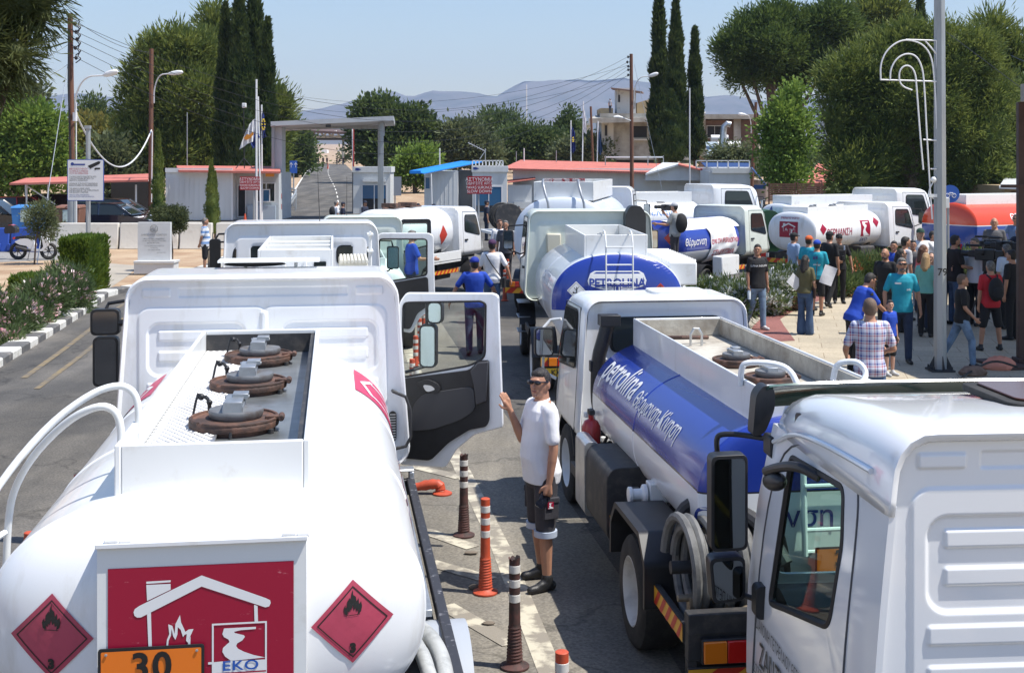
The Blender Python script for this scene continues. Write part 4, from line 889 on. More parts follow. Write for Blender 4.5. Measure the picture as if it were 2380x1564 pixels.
    for x in(-.55,.55):
        k=MB(); k.prism(rpoly([(.40,.60),(.95,.62),(.96,.78),(.52,.76),(.40,1.40),(.26,1.40)],.06),(x-.25,0,0),(0,1,0),(0,0,1),(1,0,0),.5); s=k.build('seat',mat('seat_fabric',(.035,.037,.045),.9,var=.3,vs=20),t,bevel=.03,fix=True)
        k=MB(); k.tube([(x-.40,.35,1.60),(x-.34,.62,1.36),(x-.2,.75,1.15),(x+.22,.6,.80)],.02,4); k.tube([(x-.40,.5,1.5),(x-.38,.9,1.12),(x-.36,1.0,.9)],.02,4); k.build('seat_belt',mat('yellow_webbing',(.75,.36,.02),.7),s)
    k=MB()
    for s in(-1,1): k.bb((s*.4-.04,-2.2,.5),(s*.4+.04,1.6,.72))
    k.bb((-1.0,-.3,.40),(1.0,-.2,.6)); k.build('chassis_frame',chass,t)
    for s in(-1,1): wheel(t,s*.93,1.0,.44,.26,sd=s); mudguard(t,s*.95,1.0,.44,.3)
    # bodywork behind the cab, only just out of the picture to the right
    return t
def smooth_pts2(p,n=2):
    return [(q.x,q.y) for q in smooth_pts([(a,b,0) for a,b in p],n)]
T3=tanker3()
# ================================================================ the other tankers
creamt=mat('trough_cream',(.55,.53,.46),.7,var=.3,vs=4)
def gtruck(label,tx,tz,rz,tl,rx,rzz,zc,tm,cab,cm,name='tanker_truck',box=True,gap=.45,bh=.22,bw=.4,mirrors=True,dish=.15,nwin=True,res=(60,50),group='fuel tankers parked at the crossing',winpoly=None,floor=None,tailz=.75,rims=None):
    """tx,tz = where the middle of the tank stands; rz = turn of the heading from +Y (degrees, + is left)"""
    a=R(rz); d=Vector((-math.sin(a),math.cos(a),0)); o=Vector((tx,tz,0))+d*(tl/2+gap)
    t=thing(name,label,'truck',o,a,group); hb,ht,zb,zt,L=cab; y0=-(tl+gap)
    tk=Tank(t,y0,-gap,rx,rzz,zc,tm,dish=dish,seg=56,bands=(y0+.01,y0+tl*.5)) if tl else None
    if box and tl:
        zt_=zc+rzz+bh; b=top_box(t,-bw,bw,y0+.15,-gap-.1,zt_,zc+rzz-.08,whiteo,floor or creamt,fl=bh-.03)
        for y in(y0+tl*.3,y0+tl*.6): manhole(t,0,y,zc+rzz+.08,.2,pipe=False)
    c=Cab(t,hb,ht,zb,zt,L,cm,r=.16,slope=.38,rear=[(-hb*.8,zt-.85,hb*.8,zt-.2,.08,.014,.03),(-hb*.8,zb+.1,hb*.8,zb+.6,.06,.012,.03),(-hb*.62,zt-.7,-.05,zt-.3,.06,-.014,.03),(.05,zt-.7,hb*.62,zt-.3,.06,-.014,.03)],res=res,rim=.035)
    c.windshield(); zs=lerp(zb,zt,.45)
    for s in(-1,1):
        if nwin:
            c.win([(L*.22,zs+.08),(L*.80,zs-.06),(L*.66,zt-.24),(L*.24,zt-.22)],s)
            c.seam([(L*.15,zb+.06),(L*.15,zt-.12),(L*.72,zt-.14),(L*.86,zs),(L*.88,zb+.06)],s,.006)
            k=MB(); k.box((s*(c.hw(zs-.15)+.012),L*.25,zs-.15),(.03,.16,.04)); k.build('door_handle',black,t,bevel=.006)
        r=.42 if zt>2.3 else .37
        wheel(t,s*(hb*.90),L*.55,r,.24,sd=s,rimm=rims); mudguard(t,s*(hb*.92),L*.55,r,.28)
        if tl: wheel(t,s*(max(rx,hb)-.12),y0+tl*.30,r,.34,sd=s,rimm=rims); mudguard(t,s*(max(rx,hb)-.12),y0+tl*.30,r,.38,a0=15,a1=165)
        if mirrors:
            k=MB(); k.prism(rrect(-.09,-.17,.09,.17,.03),(s*(hb+.20),L*.86,zs+.25),(1,0,0),(0,0,1),(0,1,0),.08); m=k.build('side_mirror',black,t,bevel=.02,fix=True)
            k=MB(); k.prism(rrect(-.075,-.155,.075,.155,.03),(s*(hb+.20),L*.86-.004,zs+.25),(1,0,0),(0,0,1),(0,1,0),.005); k.build('mirror_glass',mirror,m,fix=True)
            k=MB(); k.tube([(s*(hb+.2),L*.9,zs+.42),(s*(hb+.18),L*.9,zs+.5),(s*(hb-.08),L*.84,zs+.52)],.014,6); k.tube([(s*(hb+.2),L*.9,zs+.08),(s*(hb-.04),L*.88,zs-.02)],.014,6); k.build('mirror_arm',black,t)
    k=MB(); yb=y0-.35 if tl else -2.6
    for s in(-1,1): k.bb((s*.4-.04,yb,.62),(s*.4+.04,L*.9,.84))
    k.bb((-hb*.8,-.1,zb-.06),(hb*.8,L*.8,zb+.01)); k.build('chassis_frame',chass,t)
    if tl:
        for yy in(y0+.4,-gap-.4): k=MB(); k.prism([(-rx*.7,.84),(rx*.7,.84),(rx*.8,zc-rzz*.55),(-rx*.8,zc-rzz*.55)],(0,yy,0),(1,0,0),(0,0,1),(0,1,0),.12); k.build('tank_cradle',chass,t,fix=True)
        k=MB(); w=max(rx,hb); k.bb((-w,yb-.02,.55),(w,yb+.06,.68)); k.bb((-w,yb,tailz-.08),(w,yb+.05,tailz+.10)); b=k.build('rear_bumper',chass,t,bevel=.01)
        stripes(b,'warning_tape',-w,w,.555,.675,(0,yb-.02,0),(1,0,0),(0,0,1),.004,.3)
        for s in(-1,1): lamp_cluster(t,s*(w-.3),yb-.03,tailz,.4,.13)
        for s in(-1,1):
            k=MB(); k.bb((s*(w-.03)-.02,y0+tl*.45,.58),(s*(w-.03)+.02,-gap*.3,.70)); b=k.build('side_guard',chass,t,bevel=.005)
            if s>0: stripes(b,'warning_tape',y0+tl*.45,-gap*.3,.585,.695,(w-.01,0,0),(0,1,0),(0,0,1),.004,.2)
        k=MB(); k.prism(rpoly([(-.0,.45),(.45,.45),(.45,.95),(0,.95)],.07),(w-.5,y0+tl*.62,0),(1,0,0),(0,0,1),(0,1,0),.7); k.build('side_locker',alu if rx>.8 else chass,t,bevel=.01,fix=True)
    return t,tk,c
def open_door(t,x,y,w,z0,z1,rz,fm,lm=black,s=1):
    dr=bpy.data.objects.new('door',None); link(dr,t); dr.location=(x,y,0); dr.rotation_euler=(0,0,R(rz)); zm=lerp(z0,z1,.5)
    out=rpoly([(0,z0+.1),(w*.6,z0),(w*.75,z0+.25),(w,z0+.35),(w*.97,z1-.04),(w*.9,z1),(.06,z1),(0,z1-.06)],.05); inn=rpoly([(.04,zm),(w*.86,zm+.12),(w*.86,z1-.09),(.05,z1-.09)],.05)
    k=MB(); k.ring(out,inn,(0,0,0),(1,0,0),(0,0,1),(0,1,0),.05); k.build('door_frame',fm,dr,bevel=.01,fix=True)
    k=MB(); k.prism(rpoly([(.03,z0+.14),(w*.58,z0+.06),(w*.7,z0+.3),(w*.9,z0+.42),(w*.88,zm+.10),(.03,zm-.03)],.05),(0,-.03,0),(1,0,0),(0,0,1),(0,1,0),.028); k.build('door_lining',lm,dr,bevel=.01,fix=True)
    k=MB(); k.prism(inn,(0,.024,0),(1,0,0),(0,0,1),(0,1,0),.004); k.build('door_window',glassm('green_glass',(.86,.95,.91)),dr,fix=True)
    k=MB(); k.tube([(p[0],0,p[1]) for p in inn],.012,6,close=True); k.build('window_seal',seal,dr); return dr
def tube_rail(par,name,pts,r,m,n=8): k=MB(); k.tube(smooth_pts(pts,1),r,n); return k.build(name,m,par)
def T4f():
    silver=mat('silver_white_paint',(.62,.66,.72),.3,var=.1,vs=2,coat=.5)
    t,tk,c=gtruck('cream cab tanker in mid picture with oval blue rear, white ladder and shield badge',1.42,19.35,3.0,3.1,.95,.71,1.38,silver,(1.12,1.03,1.05,2.57,1.7),cream,gap=.25,bw=.46,bh=.26,floor=creamt,tailz=.62)
    pts=[]
    for i in range(97):
        a=2*PI*i/96; x,z=sup(a,.955*.985,.71*.985,2.35); pts.append((x,max(z,-.02 if 0 else -.08)))
    o=decal('blue_rear_panel',flatmesh([pts[:-1]]),tk.endmap(0,1.38,.004),mat('blue_paint',pblue,.25,coat=.5),t,step=.08)
    E=lambda e:(lambda a,b:Vector(tk.end(a-.02,1.72+b,.006+e)))
    hexa=[(-.42,.0),(-.38,.10),(-.32,.135),(.32,.135),(.38,.10),(.42,0),(.40,-.07),(.16,-.14),(0,-.24),(-.16,-.14),(-.40,-.07)]; hi=[(x*.93,z*.88) for x,z in hexa]; hj=[(x*.89,z*.82) for x,z in hexa]
    decal('shield_badge',flatmesh([(hexa[::-1],[hi])]),E(0),ww,o,step=.1); decal('badge_field',flatmesh([[(-.37,-.055),(.37,-.055),(.37,.095),(-.37,.095)]]),E(.001),ww,o,step=.1)
    decal('letters',textmesh('PETROLINA',.165,bold=.004,sx=.93),E(.003),mat('blue_paint'),o,at=(0,-.038),step=.08)
    w=[]
    for s in(-1,1):
        for q in range(3): w.append([(s*.05,-.085-.02*q),(s*(.27-.06*q),-.085-.024*q),(s*(.25-.06*q),-.098-.024*q),(s*.05,-.098-.02*q)])
    decal('wing_mark',flatmesh(w+[(rrect(-.035,-.16,.035,-.075,.02),[rrect(-.02,-.145,.02,-.09,.012)])]),E(.002),ww,o,step=.1)
    placard(tk,-.60,1.58,.13,lambda a,b:tk.end(-.60+a,1.58+b,.008),ww,t,flame=False)
    f=lambda a,b:tk.end(-.60+a,1.58+b,.012); decal('tree_mark',flatmesh([[(-.05,-.04),(.06,-.04),(.06,-.03),(-.05,-.03)],[(.0,-.03),(.012,-.03),(.012,.05),(.0,.05)],[(.012,.02),(.04,.05),(.035,.055),(.012,.03)],[(0,.01),(-.03,.045),(-.035,.04),(0,0)],[(-.05,-.03),(-.02,-.035),(-.045,-.01)]]),f,inkb,t)
    placard(tk,.60,1.55,.13,lambda a,b:tk.end(.60+a,1.55+b,.008),mat('red_placard',(.5,.04,.02),.4),t)
    y=-3.35-.18
    k=MB()
    for x in(-.19,.19): k.tube(smooth_pts([(x,y+.5,2.2),(x,y+.3,2.42),(x,y+.05,2.40),(x,y-.06,2.2),(x,y-.06,1.48)],1),.012,8)
    for z in(2.2,1.95,1.7,1.5): k.tube([(-.19,y-.06,z),(.19,y-.06,z)],.010,8)
    k.build('rear_ladder',whiteo,t)
    k=MB(); k.box((-.62,-.0,2.02),(.24,.12,.32)); k.build('air_unit',mat('beige_plastic',(.58,.55,.44),.5),t,bevel=.02); tube_rail(t,'cable',[(-.62,-.02,1.88),(-.61,-.03,1.75),(-.66,-.0,1.66)],.008,black)
    k=MB(); k.prism(rpoly([(.56,1.75),(.90,1.75),(.90,2.52),(.82,2.66),(.64,2.66),(.56,2.52)],.05),(0,-.32,0),(1,0,0),(0,0,1),(0,1,0),.30); k.build('air_intake',black,t,bevel=.03,fix=True)
    k=MB(); k.bb((.78,-3.2,1.62),(1.18,-.8,1.95)); lk=k.build('side_cabinet',whiteo,t,bevel=.02)
    k=MB()
    for i in range(12): k.cyl((.78,-3.1+.2*i,1.955),(1.18,-3.1+.2*i,1.955),.03,n=8)
    k.build('corrugated_lid',whiteo,lk)
    k=MB(); k.prism(rrect(-.26,-.06,.26,.06,.01),(-.80,-3.74,.47),(1,0,0),(0,0,1),(0,-1,0),.01); pl=k.build('number_plate',mat('yellow_plate',(.65,.42,.03),.4),t)
    decal('letters',textmesh('KXF 402',.10,bold=.002),plane((-.80,-3.755,.47),(1,0,0),(0,0,1),.004),inkb,pl)
    decal('lettering',textmesh('petrolina',.34,bold=.003,shear=.25,sx=.8,ay='BOTTOM'),tk.sidemap(-1,-2.0,1.5,.004),mat('pale_marking',(.70,.74,.80),.4),t,step=.08)
    decal('lettering',textmesh('Θέρμανση - Κίνηση',.15,bold=.001),tk.endmap(-.1,1.16,.004),blueink,t,step=.1)
    k=MB()
    for i in range(3): k.bb((-1.2,.5,.45+.25*i),(-.98,1.0,.47+.25*i))
    k.build('cab_steps',galv,t,bevel=.01); return t
T4=T4f()
def T5f():
    t,tk,c=gtruck('white tanker just ahead of the nearest left one, its right door open',-2.62,15.25,8.1,3.2,.95,.58,1.40,white,(1.12,1.04,1.0,2.56,1.6),white,gap=.45,bw=.43,bh=.0,box=False,res=(110,90))
    for s in(-1,1): c.win([(-.93*(-s) if 0 else s*.93,1.98),(s*.50,1.98),(s*.50,2.22),(s*.90,2.22)],rear=True)
    b=top_box(t,-.43,.43,-2.9,-.25,2.39,1.90,whiteo,creamt,fl=.2)
    for y in(-.9,-1.6,-2.3): k=MB(); k.bb((-.40,y-.05,2.28),(.40,y+.05,2.36)); k.build('cross_member',whiteo,b,bevel=.006)
    k=MB(); k.prism(rrect(-.07,-.07,.07,.07,.01),(.28,-2.905,2.18),(1,0,0),(0,0,1),(0,-1,0),.012); k.build('sight_glass',dglass,b)
    k=MB(); k.prism(rrect(-.05,-.02,.05,.02,.01),(-.26,-2.905,2.15),(1,0,0),(0,0,1),(0,-1,0),.012); k.build('latch',black,b)
    k=MB(); 
    for x in(-.12,.12): k.tube([(x,-2.92,1.95),(x,-2.95,2.2),(x,-2.92,2.3)],.012,6)
    k.build('step_rail',whiteo,b)
    k=MB(); k.bb((.50,-1.9,1.7),(.86,-.9,2.16)); lk=k.build('side_cabinet',mat('beige_white',(.62,.60,.52),.6,var=.2,vs=5),t,bevel=.015)
    k=MB()
    for i in range(8): k.cyl((.53+.045*i,-1.95,2.165),(.53+.045*i,-.85,2.165),.02,n=8)
    k.build('corrugated_lid',mat('beige_white'),lk)
    k=MB()
    for y in(-.5,-.8): k.tube([(.92,y,1.5),(.92,y,2.46)],.02,6)
    for z in(1.7,1.95,2.2,2.42): k.bb((.88,-.85,z),(.96,-.45,z+.02))
    k.build('side_ladder',whiteo,t)
    k=MB(); k.tube([(.24,.35,2.56),(.22,.32,3.0),(.21,.30,3.35)],[.006,.004,.002],6); k.build('antenna',black,t)
    k=MB(); k.prism(rrect(-.08,-.28,.08,.28,.04),(-1.30,1.3,1.98),(1,0,0),(0,0,1),(0,1,0),.1); k.prism(rrect(-.08,-.12,.08,.12,.03),(-1.30,1.3,1.55),(1,0,0),(0,0,1),(0,1,0),.1); k.tube([(-1.30,1.36,2.25),(-1.25,1.36,2.33),(-1.0,1.3,2.34)],.016,8); k.build('large_mirror',black,t,bevel=.02,fix=True)
    open_door(t,1.06,1.15,.88,.85,2.34,-10,white)
T5f()
def T6f():
    t,tk,c=gtruck('pale green white cab further along the left row with a dark framed door open',-2.75,23.2,8.1,2.4,.75,.42,1.15,whiteo,(.84,.78,.85,2.31,1.45),cream,gap=.3,bw=.35,bh=.12,mirrors=False)
    open_door(t,.80,1.1,.68,.85,2.2,8,black,mat('grey_trim',(.10,.12,.13),.6))
    k=MB(); k.tube([(-.3,.5,2.3),(-.3,.48,3.1)],[.006,.003],6); k.build('antenna',black,t)
T6f()
def T7f():
    t,tk,c=gtruck('small white tanker with round tank and dropside bed facing the booths',-2.70,31.0,-25,2.3,.78,.62,1.62,white,(.86,.80,.95,2.22,1.45),white,gap=.25,box=False,dish=.25,mirrors=False)
    k=MB(); k.bb((-.95,-2.9,.86),(.95,-.12,.92)); k.bb((.93,-2.9,.92),(.96,-.12,1.14)); k.bb((-.96,-2.9,.92),(-.93,-.12,1.14)); k.build('flatbed',whiteo,t,bevel=.008)
    f=tk.sidemap(1,-.75,1.55,.005); d=.26; o=decal('hazard_placard',flatmesh([[(0,-d),(d*.8,0),(0,d),(-d*.8,0)]]),f,mat('red_placard',(.5,.04,.02),.4),t,step=.08)
    k=MB(); k.tube([(.0,-2.4,2.26),(0,-.5,2.26)],.02,6); k.box((0,-1.2,2.32),(.4,.25,.10)); k.box((0,-2.0,2.32),(.4,.25,.10)); k.build('tank_fittings',rust,t)
T7f()
def T8f():
    t,tk,c=gtruck('big pale tanker behind the cream cab, with tall walkway box and bent ladder hoops',1.5,29.4,-10,4.6,1.07,.90,1.72,mat('bluish_white_paint',(.66,.71,.78),.3,coat=.4),(1.2,1.1,1.1,2.75,1.7),white,gap=.3,bw=.66,bh=.33,floor=creamt)
    y=-4.9
    for x in(-.42,.36): tube_rail(t,'ladder_hoop',[(x-.02,y+.6,2.9),(x-.05,y+.2,3.02),(x+.02,y-.1,2.8),(x+.16,y-.2,2.4),(x+.17,y-.22,1.6)],.028,galv)
    k=MB(); k.bb((-.2,y-.28,2.05),(.5,y-.2,2.12)); k.build('step_plate',creamt,t,bevel=.01)
    k=MB(); k.box((0,y+.3,2.95),(.9,.04,.14)); k.build('red_banner',mat('banner_cloth',(.62,.52,.50),.8,col2=(.35,.04,.05),vs=9,ramp=(.5,.56)),t,bevel=.004)
T8f()
def T9f():
    wt=mat('white_tank',(.78,.78,.79),.35)
    t,tk,c=gtruck('white high cab tanker behind the blue one with the banner, facing right',4.3,41.5,-72,3.4,1.0,.62,1.45,wt,(1.18,1.08,.95,2.62,1.9),white,gap=.4,bw=.5,bh=.3)
    decal('lettering',textmesh('πετρέλαιο',.34,bold=.004,sx=1.0),tk.sidemap(1,-2.1,1.72,.004),mat('faded_blue_ink',(.10,.22,.50),.5),t,step=.1)
    decal('lettering',textmesh('θέρμανσης',.34,bold=.004,sx=1.0),tk.sidemap(1,-2.1,1.38,.004),mat('faded_red_ink',(.45,.08,.10),.5),t,step=.1)
T9f()
def T10f():
    sm=splitm('white_over_blue',(.78,.79,.80),(.018,.045,.30),1.18)
    t,tk,c=gtruck('cream cab tanker with blue striped tank carrying a crumpled white banner',4.5,32.0,-38,2.7,.76,.57,1.36,sm,(.82,.76,.9,2.22,1.45),cream,gap=.3,bw=.4,bh=.02,box=False,dish=.3,mirrors=False)
    n=sm.node_tree
    f=tk.sidemap(1,-1.55,1.70,.004); decal('white_top_band',flatmesh([[(-1.6,-.0),(1.45,0),(1.45,.62),(-1.6,.62)]]),f,ww,t,step=.08)
    # banner: a hanging cloth
    g=tk.sidemap(1,-1.15,1.08,.03); rg=random.Random(3); mb=MB(); nx,ny=34,26; 
    for j in range(ny+1):
        for i in range(nx+1):
            u=-.72+1.38*i/nx; v=-.30+1.02*j/ny; p=Vector(g(u+.05*math.sin(v*5),v)); wv=.016*math.sin(u*13+v*5)+.012*math.sin(v*19-u*6); mb.v.append((p.x+wv*.9+.012,p.y,p.z+wv*.4-.05*abs(u)*(1-j/ny)))
    for j in range(ny):
        for i in range(nx): k=j*(nx+1)+i; mb.f.append((k,k+1,k+nx+2,k+nx+1)); mb.m.append(0)
    b=mb.build('banner',mat('banner_cloth_white',(.74,.74,.75),.8),None,angle=80); b.parent=None; b.location=t.location; b.rotation_euler=t.rotation_euler; tag(b,'crumpled white protest banner with red capitals tied over the blue striped tank','banner')
    inkr=mat('red_ink',(.42,.03,.06),.6)
    def bm(u,v): p=Vector(g(u+.05*math.sin(v*5),v)); wv=.016*math.sin(u*13+v*5)+.012*math.sin(v*19-u*6); return (p.x+wv*.9+.022,p.y,p.z+wv*.4-.05*abs(u)*(1-(v+.3)/1.02)+.006)
    decal('letters',textmesh('ΟΧΙ ΣΤΗ ΦΟΡΟΛΟΓΗΣΗ',.155,bold=.004,sx=.78),bm,inkr,b,step=.05,at=(0,.30)); decal('letters',textmesh('ΣΤΑ ΚΑΥΣΙΜΑ',.19,bold=.004,sx=.85),bm,inkr,b,step=.05,at=(0,.0))
    decal('lettering',textmesh('Θέρμανση',.24,bold=.003,sx=.9,shear=.2),tk.sidemap(1,-2.55,1.40,.005),ww,t,step=.08)
    decal('lettering',textmesh('Κίνηση',.20,bold=.003),tk.endmap(.15,1.08,.004),blueink,t,step=.08); placard(tk,.45,1.52,.16,lambda a,b:tk.end(.45+a,1.52+b,.006),mat('red_placard'),t)
    k=MB(); pts=[(-.75+.05*i/20,-3.42+.26*math.cos(2*PI*i/20),.75+.26*math.sin(2*PI*i/20)) for i in range(20*8)]; k.tube(pts,.028,7); k.lathe([(.02,0),(.3,0),(.3,.02),(.02,.02)],(-.8,-3.42,.75),24,(1,0,0)); k.build('hose',rubber,t)
    k=MB(); k.bb((1.02,-2.2,.55),(1.3,-1.3,1.05)); k.build('white_locker',whiteo,t,bevel=.03)
    k=MB(); k.bb((-.3,-3.75,.72),(.95,-3.1,.785)); k.build('rear_platform',chass,t,bevel=.01)
T10f()
def T11f():
    t,tk,c=gtruck('white tanker with crimson house emblem and red capitals, parked behind the hedge',9.1,36.2,-48,3.3,.80,.55,1.42,white,(.98,.90,.85,2.18,1.6),white,gap=.2,bw=.42,bh=.14,dish=.12)
    house_art(t,lambda e:(lambda a,b:(Vector(tk.end(a-.03,1.70+b,.006+e)))),.62)
    decal('lettering',textmesh('ΕΠΙΚΙΝΔΥΝΟ ΦΟΡΤΙΟ',.075,bold=.001,sx=.8),tk.endmap(0,1.80,.005),crims,t,step=.08)
    decal('lettering',textmesh('ΘΕΡΜΑΝΣΗ',.27,bold=.004,sx=.82),tk.sidemap(1,-2.35,1.38,.005),crims,t,step=.06)
    f=tk.sidemap(1,-1.02,1.34,.005); o=decal('road_emblem',flatmesh([[(-.24,-.12),(.24,-.12),(.24,.36),(-.24,.36)]]),f,crims,t,step=.06)
    f2=tk.sidemap(1,-1.02,1.34,.008); decal('road_mark',flatmesh([[(-.24+.48*a,-.12+.48*(b-.155)/.845) for a,b in road_sign_logo(1) if b>=.155]]),f2,ww,o,step=.05)
    decal('letters',textmesh('EKO',.16,bold=.002,sx=1.2),tk.sidemap(1,-1.02,1.12,.005),blueink,t,step=.05)
    d=.16
    for y,z in((-3.15,1.5),(-.45,1.62)): decal('hazard_placard',flatmesh([[(0,-d),(d,0),(0,d),(-d,0)]]),tk.sidemap(1,y,z,.005),crims,t,step=.06)
T11f()
def T12f():
    t,tk,c=gtruck('white tanker parked behind the red lettered one, only its tank top and cab showing',9.9,39.8,-62,3.6,.95,.62,1.45,white,(1.1,1.0,.95,2.52,1.7),whiteo,gap=.4,bw=.45,bh=.25)
    decal('blue_mark',flatmesh([[(-.15,-.1),(.15,-.1),(0,.15)]]),tk.endmap(-.2,1.85,.006),blueink,t,step=.1)
T12f()
def T13f():
    sm=splitm('red_over_blue_paint',(.62,.055,.03),(.02,.07,.30),1.58)
    sm.node_tree.nodes; 
    m=splitm('blue_under_red_paint',(.02,.07,.32),(.64,.065,.02),1.58,line=(.7,.7,.7),lw=.012)
    t,tk,c=gtruck('red over blue tanker at the right edge behind the crowd',14.6,36.8,-64,4.6,1.05,.70,1.52,m,(1.15,1.05,1.0,2.65,1.7),white,gap=.4,bw=.5,bh=.22)
    decal('lettering',textmesh('ΘΕΡΜΑΝΣΗ',.28,bold=.004,sx=.95),tk.sidemap(1,-2.9,1.80,.005),ww,t,step=.08)
    f=tk.sidemap(1,-1.3,1.62,.005); o=decal('road_emblem',flatmesh([[(-.4,0),(.4,0),(.4,.5),(-.4,.5)]]),f,ww,t,step=.08)
    decal('road_mark',flatmesh([[(-.38+.76*a,.0+.5*(b-.155)/.845) for a,b in road_sign_logo(1) if b>=.155]]),tk.sidemap(1,-1.3,1.62,.008),mat('red_placard'),o,step=.06)
T13f()
def T14f():
    t,tk,c=gtruck('white service flatbed carrying a big black cable reel, beside the kiosks',1.35,46.5,-75,0,.9,.5,1.2,white,(.95,.88,.7,2.05,1.5),whiteo,name='flatbed_truck',box=False)
    k=MB(); k.bb((-.95,-2.9,.75),(.95,-.1,.85)); k.bb((-.95,-1.0,.85),(.95,-.15,1.32)); k.build('flatbed',whiteo,t,bevel=.01)
    k=MB(); k.tube(coil(-2.1,-.45,.45,1.32,.42,.5,12,.045,'x'),.042,8); r=k.build('cable_coil',rubber,t)
    for x in(-.52,.52): k=MB(); k.lathe([(.02,-.015),(.50,-.015),(.52,0),(.50,.015),(.02,.015)],(x,-2.1,1.34),28,(1,0,0)); k.build('reel_flange',chass,r)
    for s in(-1,1): wheel(t,s*.8,-1.9,.36,.24,sd=s)
T14f()
# ================================================================ vegetation
def np_mesh(name,V,Fq,m,parent=None,smooth=False):
    me=bpy.data.meshes.new(name); V=np.asarray(V,dtype=np.float32); Fq=np.asarray(Fq,dtype=np.int32)
    me.vertices.add(len(V)); me.vertices.foreach_set('co',V.ravel()); k=Fq.shape[1]
    me.loops.add(Fq.size); me.loops.foreach_set('vertex_index',Fq.ravel()); me.polygons.add(len(Fq)); me.polygons.foreach_set('loop_start',np.arange(len(Fq))*k)
    me.update(calc_edges=True); me.materials.append(m)
    if smooth: me.polygons.foreach_set('use_smooth',[True]*len(Fq))
    return link(bpy.data.objects.new(name,me),parent)
def unit(a): return a/np.maximum(np.linalg.norm(a,axis=1,keepdims=True),1e-9)
def leafquads(rg,P_,D,L,w):
    n=len(P_); S=unit(np.cross(D,rg.normal(size=(n,3)))); L=L*(.6+.8*rg.random((n,1))); w=w*(.6+.8*rg.random((n,1)))
    M=P_+D*L*.5; V=np.stack([P_,M+S*w*.5,P_+D*L,M-S*w*.5],1).reshape(-1,3); Fq=np.arange(4*n).reshape(n,4); return V,Fq
def crownpts(rg,lumps,nc,per,cs,up=.4,cull=.72,shell=(.74,1.06),flat=1.):
    A=np.array(lumps,dtype=float); wgt=(A[:,3]*A[:,4]+A[:,3]*A[:,5]+A[:,4]*A[:,5]); pick=rg.choice(len(A),nc,p=wgt/wgt.sum())
    d=unit(rg.normal(size=(nc,3))); rr=shell[0]+(shell[1]-shell[0])*rg.random((nc,1))**.7; q=A[pick]
    Cn=q[:,:3]+d*q[:,3:6]*rr; nrm=unit(d/q[:,3:6]); keep=np.ones(nc,bool)
    for i,a in enumerate(A):
        r=np.linalg.norm((Cn-a[:3])/a[3:6],axis=1); keep&=(r>cull)|(pick==i)
    Cn,nrm=Cn[keep],nrm[keep]; n=len(Cn)*per
    off=rg.normal(size=(n,3))*cs; off[:,2]*=flat; base=np.repeat(Cn,per,0); nn=np.repeat(nrm,per,0)
    P_=base+off; D=unit(nn*.55+unit(off)*1.05+np.array([0,0,up])+rg.normal(size=(n,3))*.35); return P_,D
def core(lumps,k=.72,seed=0):
    mb=MB(); 
    for a in lumps: mb.ell(a[:3],(a[3]*k,a[4]*k,a[5]*k),10,7)
    V=np.array(mb.v); F4=[f for f in mb.f if len(f)==4]; return V,np.array(F4)
def crown(name,par,lumps,nc,per,cs,L,w,m,seed=1,up=.4,k=.72,flat=1.,shell=(.74,1.06)):
    rg=np.random.default_rng(seed); P_,D=crownpts(rg,lumps,nc,per,cs,up,flat=flat,shell=shell); V,Fq=leafquads(rg,P_,D,L,w)
    if k: cv,cf=core(lumps,k); Fq=np.vstack([Fq,cf+len(V)]); V=np.vstack([V,cv])
    return np_mesh(name,V,Fq,m,par)
bark=mat('bark',(.10,.065,.045),.9,col2=(.20,.15,.11),vs=6,bump=.5,bs=18)
pine1=leafm('pine_needles',(.060,.098,.022),(.185,.225,.052),1.1); pine2=leafm('pine_needles_dark',(.032,.064,.016),(.11,.165,.038),.9)
cyp=leafm('cypress_foliage',(.024,.048,.015),(.07,.10,.028),1.3); green=leafm('bright_leaves',(.095,.165,.026),(.19,.28,.055),1.0)
olive=leafm('olive_leaves',(.07,.095,.045),(.14,.165,.075),1.2); mid=leafm('mid_green_leaves',(.045,.080,.024),(.10,.14,.042),.8); yel=leafm('yellow_green_leaves',(.13,.14,.03),(.22,.20,.05),.8)
def trunk(par,pts,r0,r1,name='trunk',branches=(),m=None):
    mb=MB(); n=len(pts); mb.tube(pts,[lerp(r0,r1,i/(n-1)) for i in range(n)],10)
    for b in branches: mb.tube(b,[lerp(r1*.9,r1*.25,i/(len(b)-1)) for i in range(len(b))],6)
    return mb.build(name,m or bark,par)
def px_lumps(Z,base,ls,seed=0,dd=.8):
    """ls: (x,y,rx,ry[,dz]) of the photograph's masses, given a true distance -> lumps local to base"""
    out=[];rn=random.Random(seed)
    for l in ls:
        dz=l[4] if len(l)>4 else rn.uniform(-1,1)*l[2]*Z/F*.4
        p=P(l[0],l[1],Z+dz)-base; out.append((p.x,p.y,p.z,l[2]*Z/F,l[2]*Z/F*dd,l[3]*Z/F))
    return out
